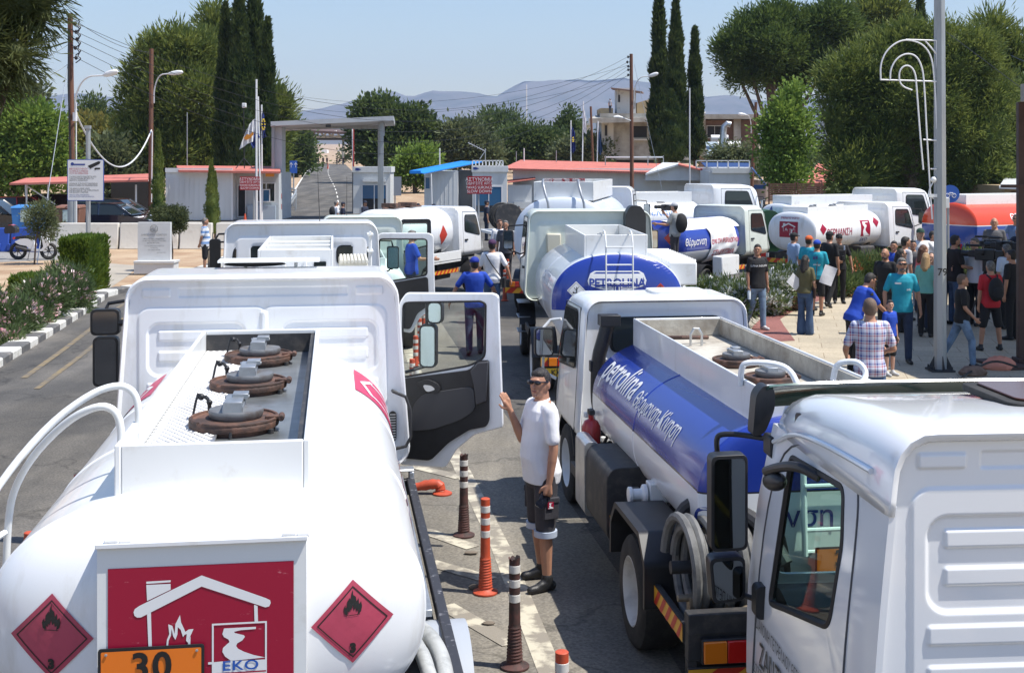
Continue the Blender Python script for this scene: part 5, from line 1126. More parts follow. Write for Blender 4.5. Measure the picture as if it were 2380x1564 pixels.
def tree(name,label,cat,x,Z,ls,nc,per,cs,L,w,m,seed=1,tr=(.25,.12),up=.4,group='trees around the crossing',k=.72,th=None,br=(),dd=.8,flat=1.,shell=(.74,1.06),nb=5):
    base=Vector(((x-1190)*Z/F,Z,gz(Z))); t=thing(name,label,cat,base,0,group)
    lm=px_lumps(Z,base,ls,seed,dd); rq=random.Random(seed+99); sub=[]
    for a in lm:
        for _ in range(6):
            v=Vector((rq.gauss(0,1),rq.gauss(0,1),rq.gauss(.3,1))).normalized(); g=rq.uniform(.25,.42); sub.append((a[0]+v.x*a[3]*.74,a[1]+v.y*a[4]*.74,a[2]+v.z*a[5]*.74,a[3]*g,a[4]*g,a[5]*g))
    lm=[(a[0],a[1],a[2],a[3]*.80,a[4]*.80,a[5]*.80) for a in lm]+sub; crown('crown',t,lm,nc,per,cs,L,w,m,seed,up,k,flat,shell)
    top=th or max(l[2] for l in lm)*.8; rn=random.Random(seed)
    bs=[]
    for l in lm[:nb]:
        s=Vector((0,0,top*.35)); e=Vector(l[:3]); bs.append([s,s.lerp(e,.5)+Vector((0,0,-.1*top*.3)),e])
    trunk(t,[(0,0,-.3),(rn.uniform(-.1,.1),0,top*.3),(rn.uniform(-.3,.3),0,top*.65),(lm[0][0]*.4,lm[0][1]*.4,top)],*tr,branches=bs); return t
def cypress(label,x,Z,ytop,ybase,wpx,seed,m=None,lean=0,n=1500,group='tall cypresses',name='cypress_tree'):
    base=Vector(((x-1190)*Z/F,Z,gz(Z))); t=thing(name,label,'tree',base,0,group); h=H-(ytop-373)*Z/F-base.z; z0=H-(ybase-373)*Z/F-base.z; r=wpx/2*Z/F
    rg=np.random.default_rng(seed); N=n*9; u=rg.random(N)**.8; z=z0+(h-z0)*u; a=rg.random(N)*2*PI
    prof=r*np.minimum(1,(u+.03)/.12)**.5*(1-u**1.7)**.85*(.86+.14*np.sin(u*23+seed)+.12*np.sin(3*a+u*31+seed)); rr=prof*(.72+.34*rg.random(N))
    P_=np.stack([rr*np.cos(a)+lean*u,rr*np.sin(a),z],1); D=unit(np.stack([np.cos(a)*.35,np.sin(a)*.35,np.full(N,1.)],1)+rg.normal(size=(N,3))*.25)
    L=.5 if Z>40 else .22; L=L*h/18 if Z>40 else L
    V,Fq=leafquads(rg,P_,D,L,L*.32)
    mb=MB(); mb.tube([(lean*q,0,z0+(h-z0)*q) for q in(.02,.15,.4,.7,.9,.97)],[r*.4,r*.72,r*.66,r*.42,r*.15,r*.02],9); cf=[f for f in mb.f if len(f)==4]
    V=np.vstack([V,np.array(mb.v)]); Fq=np.vstack([Fq,np.array(cf)+len(P_)*4]); np_mesh('crown',V,Fq,m or cyp,t)
    trunk(t,[(0,0,-.2),(0,0,max(z0,.3)+.2),(lean*.5,0,h*.6)],r*.22,r*.1); return t
# --- left
tree('leafy_tree','bright green leafy tree behind the carport at the left edge','tree',40,88,[(60,300,60,60),(20,330,60,70),(110,340,50,60),(60,390,80,50),(130,400,45,40),(5,260,35,40),(-20,400,60,50)],900,26,.42,.36,.22,green,3,k=.7)
tree('leafy_tree','brownish olive tree top rising left of the wooden pole','tree',30,120,[(35,240,50,40),(70,225,28,22),(15,270,60,40)],420,22,.7,.5,.25,olive,4)
tree('pine_tree','small rounded distant pine between the two wooden poles','tree',214,160,[(214,262,30,30),(200,285,26,22),(232,290,22,20)],260,18,.6,.6,.2,mid,5)
tree('leafy_tree','yellow green tree low behind the camera sign','tree',225,110,[(210,330,38,40),(245,360,35,40),(195,380,35,45),(255,400,30,35)],380,22,.7,.5,.3,yel,6)
tree('leafy_tree','dull olive tree beside the yellow green one','tree',262,100,[(255,375,38,45),(235,410,40,35),(280,420,30,35)],300,22,.6,.45,.25,olive,7)
tree('pine_tree','broad dark pine left of the tall cypress cluster','tree',400,104,[(400,140,70,58),(350,190,62,60),(440,110,55,42),(330,260,58,60),(420,230,90,80),(310,330,45,55),(470,200,60,70),(380,350,90,75),(460,330,70,80),(345,130,28,25),(395,105,25,25),(470,130,26,30)],1800,36,.42,.60,.11,pine1,8,tr=(.45,.2),up=.9,k=.6)
tree('pine_tree','ragged pine spreading right of the tall cypress cluster','tree',628,114,[(625,290,42,55),(600,330,55,70),(643,240,26,22),(652,262,20,12),(610,380,45,40),(615,230,30,35)],900,26,.5,.75,.12,pine1,9,up=.8,tr=(.3,.15))
tree('pine_tree','light feathery pine top above the broad dark pine','tree',505,112,[(505,90,26,45),(500,40,14,26),(512,130,30,40),(490,70,14,14)],420,20,.5,.8,.13,pine1,10,up=1,k=.45,tr=(.2,.05))
for i,(lb,x,Z,yt,yb,w) in enumerate([('left cypress of the dense cluster behind the white booth',524,97,15,440,66),('pointed cypress second from left in the dense cluster',556,95,-40,440,70),('highest cypress in the middle of the dense cluster',592,96,-75,440,72),('slim cypress at the right end of the dense cluster',622,94,48,430,50),('short cypress in front of the dense cluster',572,92,90,440,70)]):
    cypress(lb,x,Z,yt,yb,w,20+i,n=900)
cypress('slender young cypress beside the second wooden pole',368,62,306,520,36,30,pine1,n=500,group='slender young cypresses')
cypress('slender young cypress in front of the white booth',491,54,374,546,38,31,pine1,n=500,group='slender young cypresses')
cypress('twin tipped young cypress standing just behind its neighbour',500,55,400,546,26,32,pine1,n=350,group='slender young cypresses')
# --- middle distance
tree('leafy_tree','bushy tree on the left verge of the far road','tree',690,175,[(688,345,28,32),(675,320,26,22),(706,362,12,24),(665,370,24,30),(700,332,15,20)],620,20,.7,.6,.25,mid,11)
tree('leafy_tree','large round dark tree behind the right booth','tree',890,150,[(886,290,58,40),(862,320,42,50),(930,300,55,45),(905,350,68,50),(960,290,35,35),(985,325,35,45),(842,290,22,22),(882,255,38,18)],1700,24,.55,.6,.3,mid,12,tr=(.4,.2))
tree('leafy_tree','low olive bushes around the right booth tree','tree',965,118,[(965,385,32,28),(990,370,25,25),(950,400,30,20),(1000,400,35,22)],420,20,.45,.4,.2,green,13)
tree('olive_tree','grey green tree behind the blue kiosk roof','tree',1070,150,[(1060,330,45,35),(1100,350,40,35),(1040,355,40,30),(1085,315,30,22),(1130,360,30,30)],800,22,.55,.5,.25,olive,14)
tree('pine_tree','flat topped pine on the skyline above the kiosks','tree',1155,210,[(1155,288,42,20),(1135,295,25,15),(1185,283,18,14),(1160,300,38,14)],380,18,.8,.8,.25,mid,15)
tree('olive_tree','loose bushes behind the long red roof','tree',1230,160,[(1190,335,45,30),(1240,325,50,28),(1285,335,45,25),(1215,355,60,22),(1300,350,40,20)],760,22,.6,.5,.25,mid,16)
tree('leafy_tree','small tree left of the roofless house','tree',1330,170,[(1325,300,25,28),(1335,330,35,28),(1310,320,22,22),(1322,265,9,14)],420,22,.5,.5,.25,mid,17)
tree('leafy_tree','dusty olive tree beside the flagpoles','tree',1360,150,[(1350,345,40,22),(1385,350,30,18),(1320,355,30,18)],300,20,.5,.5,.25,olive,18)
for i,(lb,x,Z,yt,yb,w) in enumerate([('left of the three tall cypresses by the house',1532,112,-30,372,50),('middle one of the three tall cypresses',1571,108,5,376,54),('right one of the three tall cypresses',1615,112,70,376,46),('bushy cypress foot between the three tall ones',1560,106,212,378,80)]):
    cypress(lb,x,Z,yt,yb,w,40+i,n=1300,group='tall cypresses by the house')
tree('weeping_tree','pale drooping pepper tree below the metal duct','tree',1695,104,[(1680,372,28,18),(1710,368,26,22),(1740,372,25,22),(1700,385,40,12)],420,20,.4,.45,.12,olive,19,up=-.6)
# --- right
U=tree('umbrella_pine','broad umbrella pine with a bare leaning trunk','tree',1800,122,[(1770,70,70,45),(1830,55,70,42),(1730,110,60,45),(1880,90,75,55),(1800,120,95,50),(1930,50,65,40),(1700,140,40,38),(1880,150,60,45),(1960,80,45,50),(1790,165,75,30),(1740,180,40,25),(1850,185,50,30)],2000,40,.42,.50,.12,pine2,51,up=.7,k=.6,tr=(.55,.3),th=12,nb=9)
tree('leafy_tree','bright green plane tree beside the blue awning','tree',1822,78,[(1838,225,22,30),(1822,275,36,38),(1848,325,36,45),(1800,345,34,44),(1826,400,50,46),(1785,300,18,24),(1862,270,18,24)],560,20,.34,.26,.17,green,52,k=.5)
tree('pine_tree','huge dense pine filling the right of the skyline','tree',2120,84,[(2030,160,85,65),(2120,110,95,55),(2210,150,100,75),(1960,200,62,60),(2280,210,80,75),(2130,220,150,90),(1950,290,60,70),(2060,310,100,90),(2200,310,120,95),(2310,300,55,90),(1985,380,75,65),(2110,390,110,70),(2230,400,95,55),(2300,390,50,50),(2060,130,40,40),(2250,110,60,40),(2170,80,40,25)],4300,42,.36,.40,.075,pine1,53,up=.55,tr=(.6,.35),th=6)
tree('pine_tree','pine top behind the umbrella pine','tree',2040,135,[(2040,60,60,40),(2060,25,45,30),(2000,45,35,30),(2090,80,30,30)],700,22,.6,.8,.14,pine1,54,up=.8)
cypress('small cypress tip behind the huge pine',2139,120,-5,200,38,55,n=500)
tree('pine_tree','sparse feathery pine at the right edge','tree',2345,96,[(2310,75,26,32),(2330,120,30,26),(2370,110,26,18),(2350,160,35,25),(2395,170,30,30)],420,20,.55,.75,.1,pine1,56,up=.8,k=.3)
tree('leafy_tree','grey green tree low at the right edge','tree',2380,92,[(2370,300,35,55),(2390,370,35,60),(2350,400,40,40),(2385,240,22,40)],650,22,.5,.5,.22,mid,57)
tree('pine_tree','pine with drooping boughs overhanging the top left corner','tree',-170,13.5,[(20,20,110,70),(-40,110,120,80),(90,-10,60,55),(-60,-60,200,120),(10,150,45,55,0),(-70,200,80,60),(-60,-200,260,160)],1500,30,.10,.17,.016,leafm('brown_green_needles',(.035,.050,.015),(.10,.115,.035),3.),58,up=-.2,tr=(.22,.12),k=.8,group=None,th=6.5,flat=1.)
# --- far hedgerow masses
def mass(name,label,boxes,Z,n,m,seed):
    rg=np.random.default_rng(seed); lm=[]
    for (x0,x1,y0,y1,k) in boxes:
        for i in range(k):
            x=rg.uniform(x0,x1); r=(y1-y0)*.6*rg.uniform(.7,1.2); p=P(x,lerp(y0,y1,.5+rg.uniform(-.15,.2)),Z+rg.uniform(-8,25)); lm.append((p.x,p.y,p.z,r*Z/F*1.6,r*Z/F,r*Z/F))
    o=crown(name,None,lm,n,16,.8,.8,.5,m,seed,k=.85); return tag(o,kind='stuff')
mass('distant_scrub','far trees',[(230,330,400,440,5),(1180,1500,345,375,14),(640,740,375,395,4),(1620,1900,370,440,10)],185,1500,mid,61)
mass('far_treeline','far trees',[(-100,660,360,382,26),(700,740,352,366,3),(800,1400,352,372,22),(1400,2500,362,392,30)],320,1400,olive,62)
mass('edge_scrub','far trees',[(1880,2450,440,462,18)],95,700,mid,63)
# ================================================================ mountains, far town
rn=random.Random(5)
def ridge(Z,pts,seed,amp,dz,name):
    rg=np.random.default_rng(seed); xs=np.linspace(-1500,4000,260); ys_=np.interp(xs,[p[0] for p in pts],[p[1] for p in pts])
    nrm=sum(np.sin(xs/s+rg.uniform(0,6))*a for s,a in((60,3),(31,2.4),(17,1.4),(9,.9),(150,4)))*amp
    top=H-(ys_-nrm-373)*Z/F; X=(xs-1190)*Z/F; V=[];rows=22
    for j in range(rows):
        t=j/(rows-1); rr=(1-t)**1.2
        f=np.sin(X/180+t*7)*.05+np.sin(X/70-t*11)*.035+np.sin(X/430+t*3)*.06
        z=60+(top-60)*np.clip(rr*(1+f*4*t*(1-t)*4),0,1); V.append(np.stack([X,Z-dz*t+f*dz*1.0*(t>0),z],1))
    V=np.concatenate(V); n=len(xs); i=np.arange(rows-1)[:,None]*n+np.arange(n-1)[None]; Fq=np.stack([i,i+n,i+n+1,i+1],-1).reshape(-1,4)
    return tag(np_mesh(name,V,Fq,mat('mountain_rock',(.12,.11,.10),.95,col2=(.055,.06,.05),vs=.004),smooth=True),kind='structure')
ridge(7000,[(-1500,240),(0,228),(200,222),(330,232),(640,262),(800,245),(872,213),(910,210),(950,228),(1000,214),(1080,212),(1150,232),(1210,196),(1290,186),(1380,186),(1450,178),(1510,190),(1640,224),(1700,216),(1760,235),(1900,228),(2400,215),(4000,260)],3,.7,1500,'mountain_range')
ridge(5000,[(-1500,300),(0,290),(400,300),(760,288),(1000,296),(1300,270),(1600,285),(2000,280),(2600,290),(4000,300)],7,.8,900,'foothills')
hz=mat('haze',(0.5,.5,.5)); n=hz.node_tree
for q in list(n.nodes):
    if q.type!='OUTPUT_MATERIAL': n.nodes.remove(q)
pv=n.nodes.new('ShaderNodeVolumePrincipled'); pv.inputs['Color'].default_value=(.56,.71,1,1); pv.inputs['Density'].default_value=.0001; pv.inputs['Anisotropy'].default_value=.0
n.links.new(pv.outputs[0],n.nodes['Material Output'].inputs['Volume'])
mb=MB(); mb.bb((-7100,-40,-2),(7100,7200,560)); tag(mb.build('haze',hz,smooth=False),kind='stuff')
# ================================================================ buildings and street furniture
wall_w=mat('white_sheet_wall',(.66,.67,.66),.5,var=.1,vs=1.5,bump=.05,bs=3,stretch=(1,1,.2)); wall_g=mat('grey_white_wall',(.50,.52,.53),.6,var=.12,vs=1.2)
redroof=mat('red_roof_tiles',(.50,.155,.115),.75,col2=(.40,.12,.09),vs=2,ramp=(.4,.7),bump=.5,bs=7); bluegl=mat('blue_film_window',(.03,.12,.24),.12,spec=.6)
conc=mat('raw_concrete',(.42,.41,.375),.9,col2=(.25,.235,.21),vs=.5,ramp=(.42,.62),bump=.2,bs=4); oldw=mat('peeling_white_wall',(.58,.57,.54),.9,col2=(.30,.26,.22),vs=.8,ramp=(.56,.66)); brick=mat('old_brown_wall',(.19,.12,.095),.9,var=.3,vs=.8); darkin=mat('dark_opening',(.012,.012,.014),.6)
poler=mat('brown_wooden_pole',(.17,.075,.045),.85,col2=(.09,.05,.035),vs=3,stretch=(6,6,.5),bump=.3,bs=20); gpole=mat('galvanised_pole',(.36,.38,.39),.5,metal=.4,var=.15,vs=3,stretch=(3,3,.4)); wpole=mat('white_pole',(.72,.72,.72),.4)
brt=mat('orange_red_plastic',(.50,.075,.03),.55,var=.25,vs=14); wtape=mat('white_reflective',(.62,.60,.56),.5,var=.2,vs=20); dirtyb=mat('sooty_brown_plastic',(.085,.035,.03),.75,col2=(.03,.022,.02),vs=12)
class Bd:
    def __init__(s,name,label,cat,x,Z,group=None,z=None):
        s.b=Vector(((x-1190)*Z/F,Z,gz(Z) if z is None else z)); s.t=thing(name,label,cat,s.b,0,group)
    def mb(s): k=MB(); k.T=Matrix.Translation(-s.b); return k
    def px(s,name,m,x0,y0,x1,y1,Z,d,par=None,bev=0):
        k=s.mb(); a=P(x0,y1,Z); b=P(x1,y0,Z); k.bb((a.x,Z,a.z),(b.x,Z+d,b.z)); return k.build(name,m,par or s.t,bevel=bev,smooth=False)
    def poly(s,name,m,pts,Z,d,par=None):
        k=s.mb(); q=[P(x,y,Z) for x,y in pts]; k.prism([(p.x,p.z) for p in q],(0,Z,0),(1,0,0),(0,0,1),(0,1,0),d); return k.build(name,m,par or s.t,smooth=False,fix=True)
    def quad(s,name,m,pts,th=.06,par=None):
        """pts: (x,y,Z) corners of a sloping plate"""
        k=s.mb(); q=[P(*p) for p in pts]; k.add(q+[p-Vector((0,0,th)) for p in q],[(0,1,2,3),(7,6,5,4),(0,4,5,1),(1,5,6,2),(2,6,7,3),(3,7,4,0)]); return k.build(name,m,par or s.t,smooth=False,fix=True)
    def win(s,x0,y0,x1,y1,Z,m=None,fw=.05,bars=0,mull=0,name='window',fm=None):
        f=s.mb(); a=P(x0,y1,Z); b=P(x1,y0,Z); o=[(a.x,a.z),(b.x,a.z),(b.x,b.z),(a.x,b.z)]; i=[(a.x+fw,a.z+fw),(b.x-fw,a.z+fw),(b.x-fw,b.z-fw),(a.x+fw,b.z-fw)]
        f.ring(o,i,(0,Z-.03,0),(1,0,0),(0,0,1),(0,1,0),.025)
        for q in range(mull): xx=lerp(a.x,b.x,(q+1)/(mull+1)); f.bb((xx-.03,Z-.03,a.z+fw),(xx+.03,Z-.006,b.z-fw))
        w=f.build(name,fm or wpole,s.t,smooth=False,fix=True); g=s.mb(); g.bb((a.x+fw,Z-.012,a.z+fw),(b.x-fw,Z-.004,b.z-fw)); g.build('pane',m or dglass,w,smooth=False)
        if bars:
            r=s.mb()
            for q in range(bars): xx=lerp(a.x,b.x,(q+.5)/bars); r.cyl((xx,Z-.06,a.z),(xx,Z-.06,b.z),.018,n=6)
            r.build('window_bars',wpole,w)
        return w
def ribbed(b,name,m,x0,y0,x1,y1,Z,par=None,step=.28):
    a=P(x0,y1,Z); c=P(x1,y0,Z); k=b.mb(); n=int((c.x-a.x)/step)
    for i in range(n): xx=a.x+step*(i+.5); k.bb((xx-.02,Z-.018,a.z),(xx+.02,Z-.002,c.z))
    return k.build(name,m,par or b.t,smooth=False)
def rail(b,x0,y0,x1,y1,Z,n,par=None,m=None,diag=True):
    a=P(x0,y1,Z); c=P(x1,y0,Z); k=b.mb(); r=.035
    k.bb((a.x,Z-r,c.z-r),(c.x,Z+r,c.z+r)); k.bb((a.x,Z-r,a.z),(c.x,Z+r,a.z+2*r))
    for i in range(n+1):
        xx=lerp(a.x,c.x,i/n); k.bb((xx-r,Z-r,a.z),(xx+r,Z+r,c.z))
        if diag and i>=n-2 and i<n: k.tube([(xx,Z,c.z),(lerp(a.x,c.x,(i+1)/n),Z,a.z)],r*.8,4)
    return k.build('roof_railing',m or wpole,par or b.t,smooth=False)
# gantry canopy over the road
b=Bd('road_canopy','tall grey steel canopy spanning the checkpoint road','canopy',640,72)
b.px('column',wall_g,631,283,655,404,72.3,1.2); 
for nm,x0,x1,Z,y in(('post',631,638,72,508),('post',648,655,73.4,508),('post',884,891,72,495),('post',878,884,75,490)): b.px(nm,gpole,x0,285,x1,y,Z,.16)
b.quad('roof',wall_g,[(629,283,71.6),(915,270,71.6),(918,283,76),(640,296,76)],.26); b.px('beam',gpole,650,292,880,300,74.2,.15); b.px('camera',black,757,290,768,296,71.8,.3); b.px('column_head',gpole,880,283,888,315,72.4,1.5)
k=b.mb(); 
for x,z in((634,.55),(634,1.15),(651,.6),(651,1.2)): p=P(x,0,72); k.bb((p.x-.1,71.97,z),(p.x+.1,72.0-.002,z+.3))
k.build('reflector',mat('red_reflector',(.45,.02,.02),.4),b.t,smooth=False)
# left booth
b=Bd('checkpoint_booth','white ribbed booth with red roof and open front, left of the road','booth',500,70)
b.px('wall',wall_w,385,398,537,512,70,6); ribbed(b,'wall_ribs',wall_w,388,415,532,508,70); b.px('fascia',wall_w,384,391,540,401,69.9,.09)
b.px('inner_wall',wall_g,538,402,648,512,71.2,4); b.px('post',wpole,537,400,541,512,69.9,.12); b.px('lower_panel',mat('blue_grey_panel',(.38,.45,.52),.5),575,478,640,512,70.9,.25)
b.win(552,430,572,505,71.15,darkin); b.win(598,425,640,470,71.15,dglass,mull=1); b.win(610,440,628,470,70.88,bluegl)
b.quad('roof',redroof,[(415,396,69.4),(652,399,69.4),(650,387,75),(410,385,75)],.12); b.px('orange_box',mat('orange_sign',(.75,.28,.02),.5),617,399,636,411,69.7,.2)
# carport
b=Bd('carport','long low carport with red sheet roof and white posts','carport',190,66)
b.quad('roof',redroof,[(22,426,64),(345,418,64),(345,404,70),(60,414,70)],.10)
for x,Z in((62,65),(112,65),(160,65),(316,65),(60,69),(230,69)):
    k=b.mb(); p=P(x,0,Z); k.cyl((p.x,Z,0),(p.x,Z,2.15),.05,n=8); k.build('post',wpole,b.t)
k=b.mb(); a=P(60,428,64.2); c=P(345,420,64.2); k.tube([a,c],.05,6); k.tube([P(62,432,65),P(128,475,65)],.04,6); k.build('brace',wpole,b.t)
b.px('back_wall',mat('dark_timber',(.05,.045,.04),.9),258,421,346,515,71,.2)
# right booth
b=Bd('checkpoint_booth','small white booth with blue film windows, right of the road','booth',862,80)
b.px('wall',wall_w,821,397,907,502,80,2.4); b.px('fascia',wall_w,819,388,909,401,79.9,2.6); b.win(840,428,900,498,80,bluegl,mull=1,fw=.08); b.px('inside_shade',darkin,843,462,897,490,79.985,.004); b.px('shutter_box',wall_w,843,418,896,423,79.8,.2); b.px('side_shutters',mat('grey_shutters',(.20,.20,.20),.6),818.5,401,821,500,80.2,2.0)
b.poly('company_mark',blueink,[(826,391),(832,391),(840,394),(832,397),(826,396)],79.89,.005)
# kiosk group
b=Bd('checkpoint_kiosk','white kiosk with bright blue awning and white roof railing','kiosk',1085,82)
b.px('wall',wall_w,1098,396,1178,500,82,4); b.px('fascia',wall_w,1096,387,1181,400,81.9,4.2); b.px('annex',wall_w,986,398,1064,500,81.5,5); ribbed(b,'wall_ribs',wall_w,990,402,1062,498,81.5); b.px('recess',mat('grey_shutters'),1064,396,1098,500,83,3)
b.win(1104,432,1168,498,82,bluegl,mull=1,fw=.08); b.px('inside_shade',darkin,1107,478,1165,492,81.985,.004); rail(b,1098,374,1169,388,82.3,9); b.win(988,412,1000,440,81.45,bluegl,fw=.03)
b.quad('awning',mat('bright_blue_cloth',(.0,.19,.62),.6),[(952,397,79.5),(985,403,79.5),(1120,376,83),(1072,374,85)],.05); b.px('awning_valance',mat('bright_blue_cloth'),952,397,978,404,79.4,.04)
k=b.mb(); k.tube([P(985,404,79.6),P(1095,382,82.5)],.05,6); k.tube([P(1002,404,79.8),P(1004,500,79.8)],.05,6); k.build('awning_frame',wpole,b.t)
b.poly('company_mark',blueink,[(1100,389),(1106,389),(1114,392),(1106,395),(1100,394)],81.89,.005)
# long red-roofed building
b=Bd('police_building','long white low building with salmon red tiled roof','building',1400,90)
b.px('wall',wall_w,1192,392,1668,500,90,9); b.quad('roof',redroof,[(1168,391,89.2),(1552,401,89.2),(1560,381,96),(1210,372,96)],.14); 
b.poly('gable',wall_w,[(1500,420),(1505,402),(1580,384),(1662,404),(1664,420)],88.6,1.3); b.quad('porch_roof',redroof,[(1576,382,88.2),(1666,402,88.2),(1668,399,91),(1578,379,91)],.1); b.quad('porch_eave',wall_w,[(1500,404,88.2),(1576,382,88.2),(1578,379,91),(1540,378,92)],.12)
k=b.mb(); a=P(1168,393,89.15); c=P(1552,403,89.15)
for i in range(70): p=a.lerp(c,i/70); k.bb((p.x,89.1,p.z-.05),(p.x+.09,89.16,p.z+.01))
k.build('eave_tiles',mat('dark_tile_edge',(.12,.08,.07),.8),b.t,smooth=False)
for x0,y0,x1,y1,q in((1200,448,1216,480,5),(1240,430,1268,482,8),(1500,446,1570,478,22),(1610,430,1636,478,0),(1638,430,1660,470,0)): b.win(x0,y0,x1,y1,89.98,mat('grey_blue_glass',(.10,.14,.17),.15),bars=q)
b.px('door',wpole,1574,432,1596,500,89.95,.04); b.px('lean_to_wall',wall_w,1180,430,1236,500,89.2,.7); b.quad('lean_to_roof',redroof,[(1180,424,88.9),(1244,416,88.9),(1244,412,90.0),(1184,418,90.0)],.06)
b.px('parapet',wall_w,1195,470,1235,500,88.9,.25); b.px('beam',wpole,1405,364,1543,367,92,.08)
for x in(1407,1542,1506): b.px('post',gpole,x-1,362,x+1,385,92,.06)
# right kiosk
b=Bd('checkpoint_kiosk','white kiosk with dark blue awning and railing, right of the wooden pole','kiosk',1700,84)
b.px('wall',wall_w,1648,398,1744,500,84,4); b.px('fascia',wall_w,1655,391,1750,403,83.9,4.2); rail(b,1618,374,1742,391,84.3,5,diag=False); b.win(1700,428,1724,460,84,mat('grey_blue_glass'),fw=.08)
b.quad('awning',mat('dark_blue_cloth',(.01,.045,.16),.7),[(1746,390,83.6),(1780,432,83.6),(1782,430,88),(1748,388,88)],.05); b.px('awning_valance',mat('dark_blue_cloth'),1752,430,1779,440,83.5,.05); b.quad('rear_canopy',mat('dark_blue_cloth'),[(1640,388,86),(1742,390,86),(1740,379,90),(1630,378,90)],.08); b.px('sign_disc',mat('red_paint',(.42,.02,.02),.35,coat=.4),1668,432,1690,450,83.9,.03) if 0 else None
# roofless house
b=Bd('abandoned_house','weathered two storey concrete house with rooftop tower hut','house',1500,150)
b.px('front_wall',conc,1425,272,1640,372,150,12); b.px('white_wing',oldw,1398,276,1426,372,149.6,10); b.quad('roof_slab',conc,[(1368,276,147),(1640,270,147),(1640,260,162),(1395,264,162)],.55); b.px('roof_edge',conc,1395,264,1640,273,147.6,1.0)
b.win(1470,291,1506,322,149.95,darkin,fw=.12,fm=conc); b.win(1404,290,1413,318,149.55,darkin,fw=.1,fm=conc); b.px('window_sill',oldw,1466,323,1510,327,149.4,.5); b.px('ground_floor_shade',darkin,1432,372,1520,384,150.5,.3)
b.px('roof_room',mat('ochre_wall',(.42,.32,.19),.9,var=.2,vs=.5),1395,252,1425,264,150,6); b.poly('roof_room_gable',mat('ochre_wall'),[(1480,264),(1480,240),(1510,231),(1512,264)],151,5)
b.px('tower_hut',oldw,1434,205,1478,264,150,3.2); b.quad('hut_roof',brick,[(1420,204,149),(1492,213,149),(1496,216,155),(1424,207,155)],.15); b.win(1466,218,1476,232,149.95,conc,fw=.06,fm=oldw); b.px('hut_slit',darkin,1437,221,1441,238,149.9,.08)
b.px('brown_wing',brick,1635,280,1762,372,151,12); b.px('brown_roof',conc,1632,266,1764,277,149.5,14); b.win(1642,292,1680,322,150.9,darkin,fw=.1,mull=1,fm=wall_g); b.px('grey_column',conc,1706,277,1722,340,150.2,.6); b.px('brick_panel',mat('ochre_wall'),1724,280,1760,330,150.85,.1) if 0 else None
# solar boiler with duct
b=Bd('water_heater','white rooftop boiler with tilted solar panel','water heater',1680,108)
k=b.mb(); k.tube([P(1652,322,108),P(1692,322,108)],.30,14); k.tube([P(1664,345,110),P(1720,345,110)],.62,16); k.build('boiler_tank',wpole,b.t); b.quad('solar_panel',mat('pale_glass_panel',(.35,.42,.48),.15),[(1644,362,107),(1674,362,107),(1668,330,109),(1640,330,109)],.08); b.px('stand',wpole,1640,345,1643,378,107.6,.1); b.px('base_wall',mat('salmon_wall',(.50,.30,.20),.9),1640,364,1730,400,108,4)
b=Bd('metal_duct','shiny bent metal flue rising beside the white boiler','flue',1680,106)
k=b.mb(); k.tube([P(1681,365,106),P(1681,310,106),P(1683,295,106),P(1690,288,106),P(1698,290,106)],[.5,.27,.27,.26,.26],14); k.build('flue_pipe',alu,b.t)
b=Bd('metal_duct','second metal flue partly hidden under the umbrella pine','flue',1815,112,z=.1)
k=b.mb(); k.tube([P(1815,400,112),P(1815,290,112),P(1818,278,112),P(1826,272,112)],.28,12); k.build('flue_pipe',alu,b.t)
# buildings behind the trees
b=Bd('far_house','white block house between olive trees on the skyline','house',1170,230); b.px('wall',oldw,1142,305,1200,345,230,10); b.px('roof',wall_w,1138,302,1206,308,229,12); b.win(1165,315,1175,328,229.9,darkin,fw=.1)
b=Bd('far_house','distant grey concrete buildings right of the skyline pine','house',1270,260); b.px('wall',wall_w,1255,298,1310,330,260,10); b.px('roof',oldw,1290,294,1322,300,259,12); b.win(1270,306,1280,316,259.9,darkin,fw=.1)
b=Bd('far_house','pale buildings behind the house left of its tower','house',1350,230); b.px('wall',oldw,1338,290,1372,330,230,10); b.px('roof',conc,1336,287,1376,292,229,12); b.win(1350,300,1358,310,229.9,darkin,fw=.1)
b=Bd('garden_house','pinkish house wall with tiled roof behind the bright green tree','house',1920,100); b.px('wall',mat('pale_pink_wall',(.45,.38,.34),.9,var=.15),1780,420,1990,500,100,8); b.quad('roof',redroof,[(1870,424,99),(1995,430,99),(1960,385,104),(1900,380,104)],.2); b.win(1895,432,1908,452,99.95,darkin,fw=.08)
b=Bd('shed','corrugated roof shed at the right edge behind the red tanker','shed',2350,78); b.px('wall',mat('ochre_wall'),2335,432,2420,500,78,6); b.quad('roof',wall_g,[(2322,434,77),(2430,440,77),(2430,418,83),(2335,414,83)],.12); b.px('door',brick,2350,445,2362,500,77.95,.04)
for i,(x0,x1) in enumerate(((1786,1850),(1852,1912))):
    b=Bd('timber_fence',['brown slatted timber fence panel nearest the blue awning','brown slatted timber fence panel behind the dark car'][i],'fence',(x0+x1)/2,74,'timber fence panels')
    k=b.mb()
    for q in range(8): a=P(x0,462-5*q,74); c=P(x1,462-5*q+3.4,74); k.bb((a.x,74,c.z),(c.x,74.04,a.z))
    k.build('slats',poler,b.t,smooth=False)
    k=b.mb(); 
    for xx in(x0,x1-3): a=P(xx,500,74.05); c=P(xx+3,424,74.05); k.bb((a.x,74.05,0),(c.x,74.12,c.z))
    k.build('posts',poler,b.t,smooth=False)
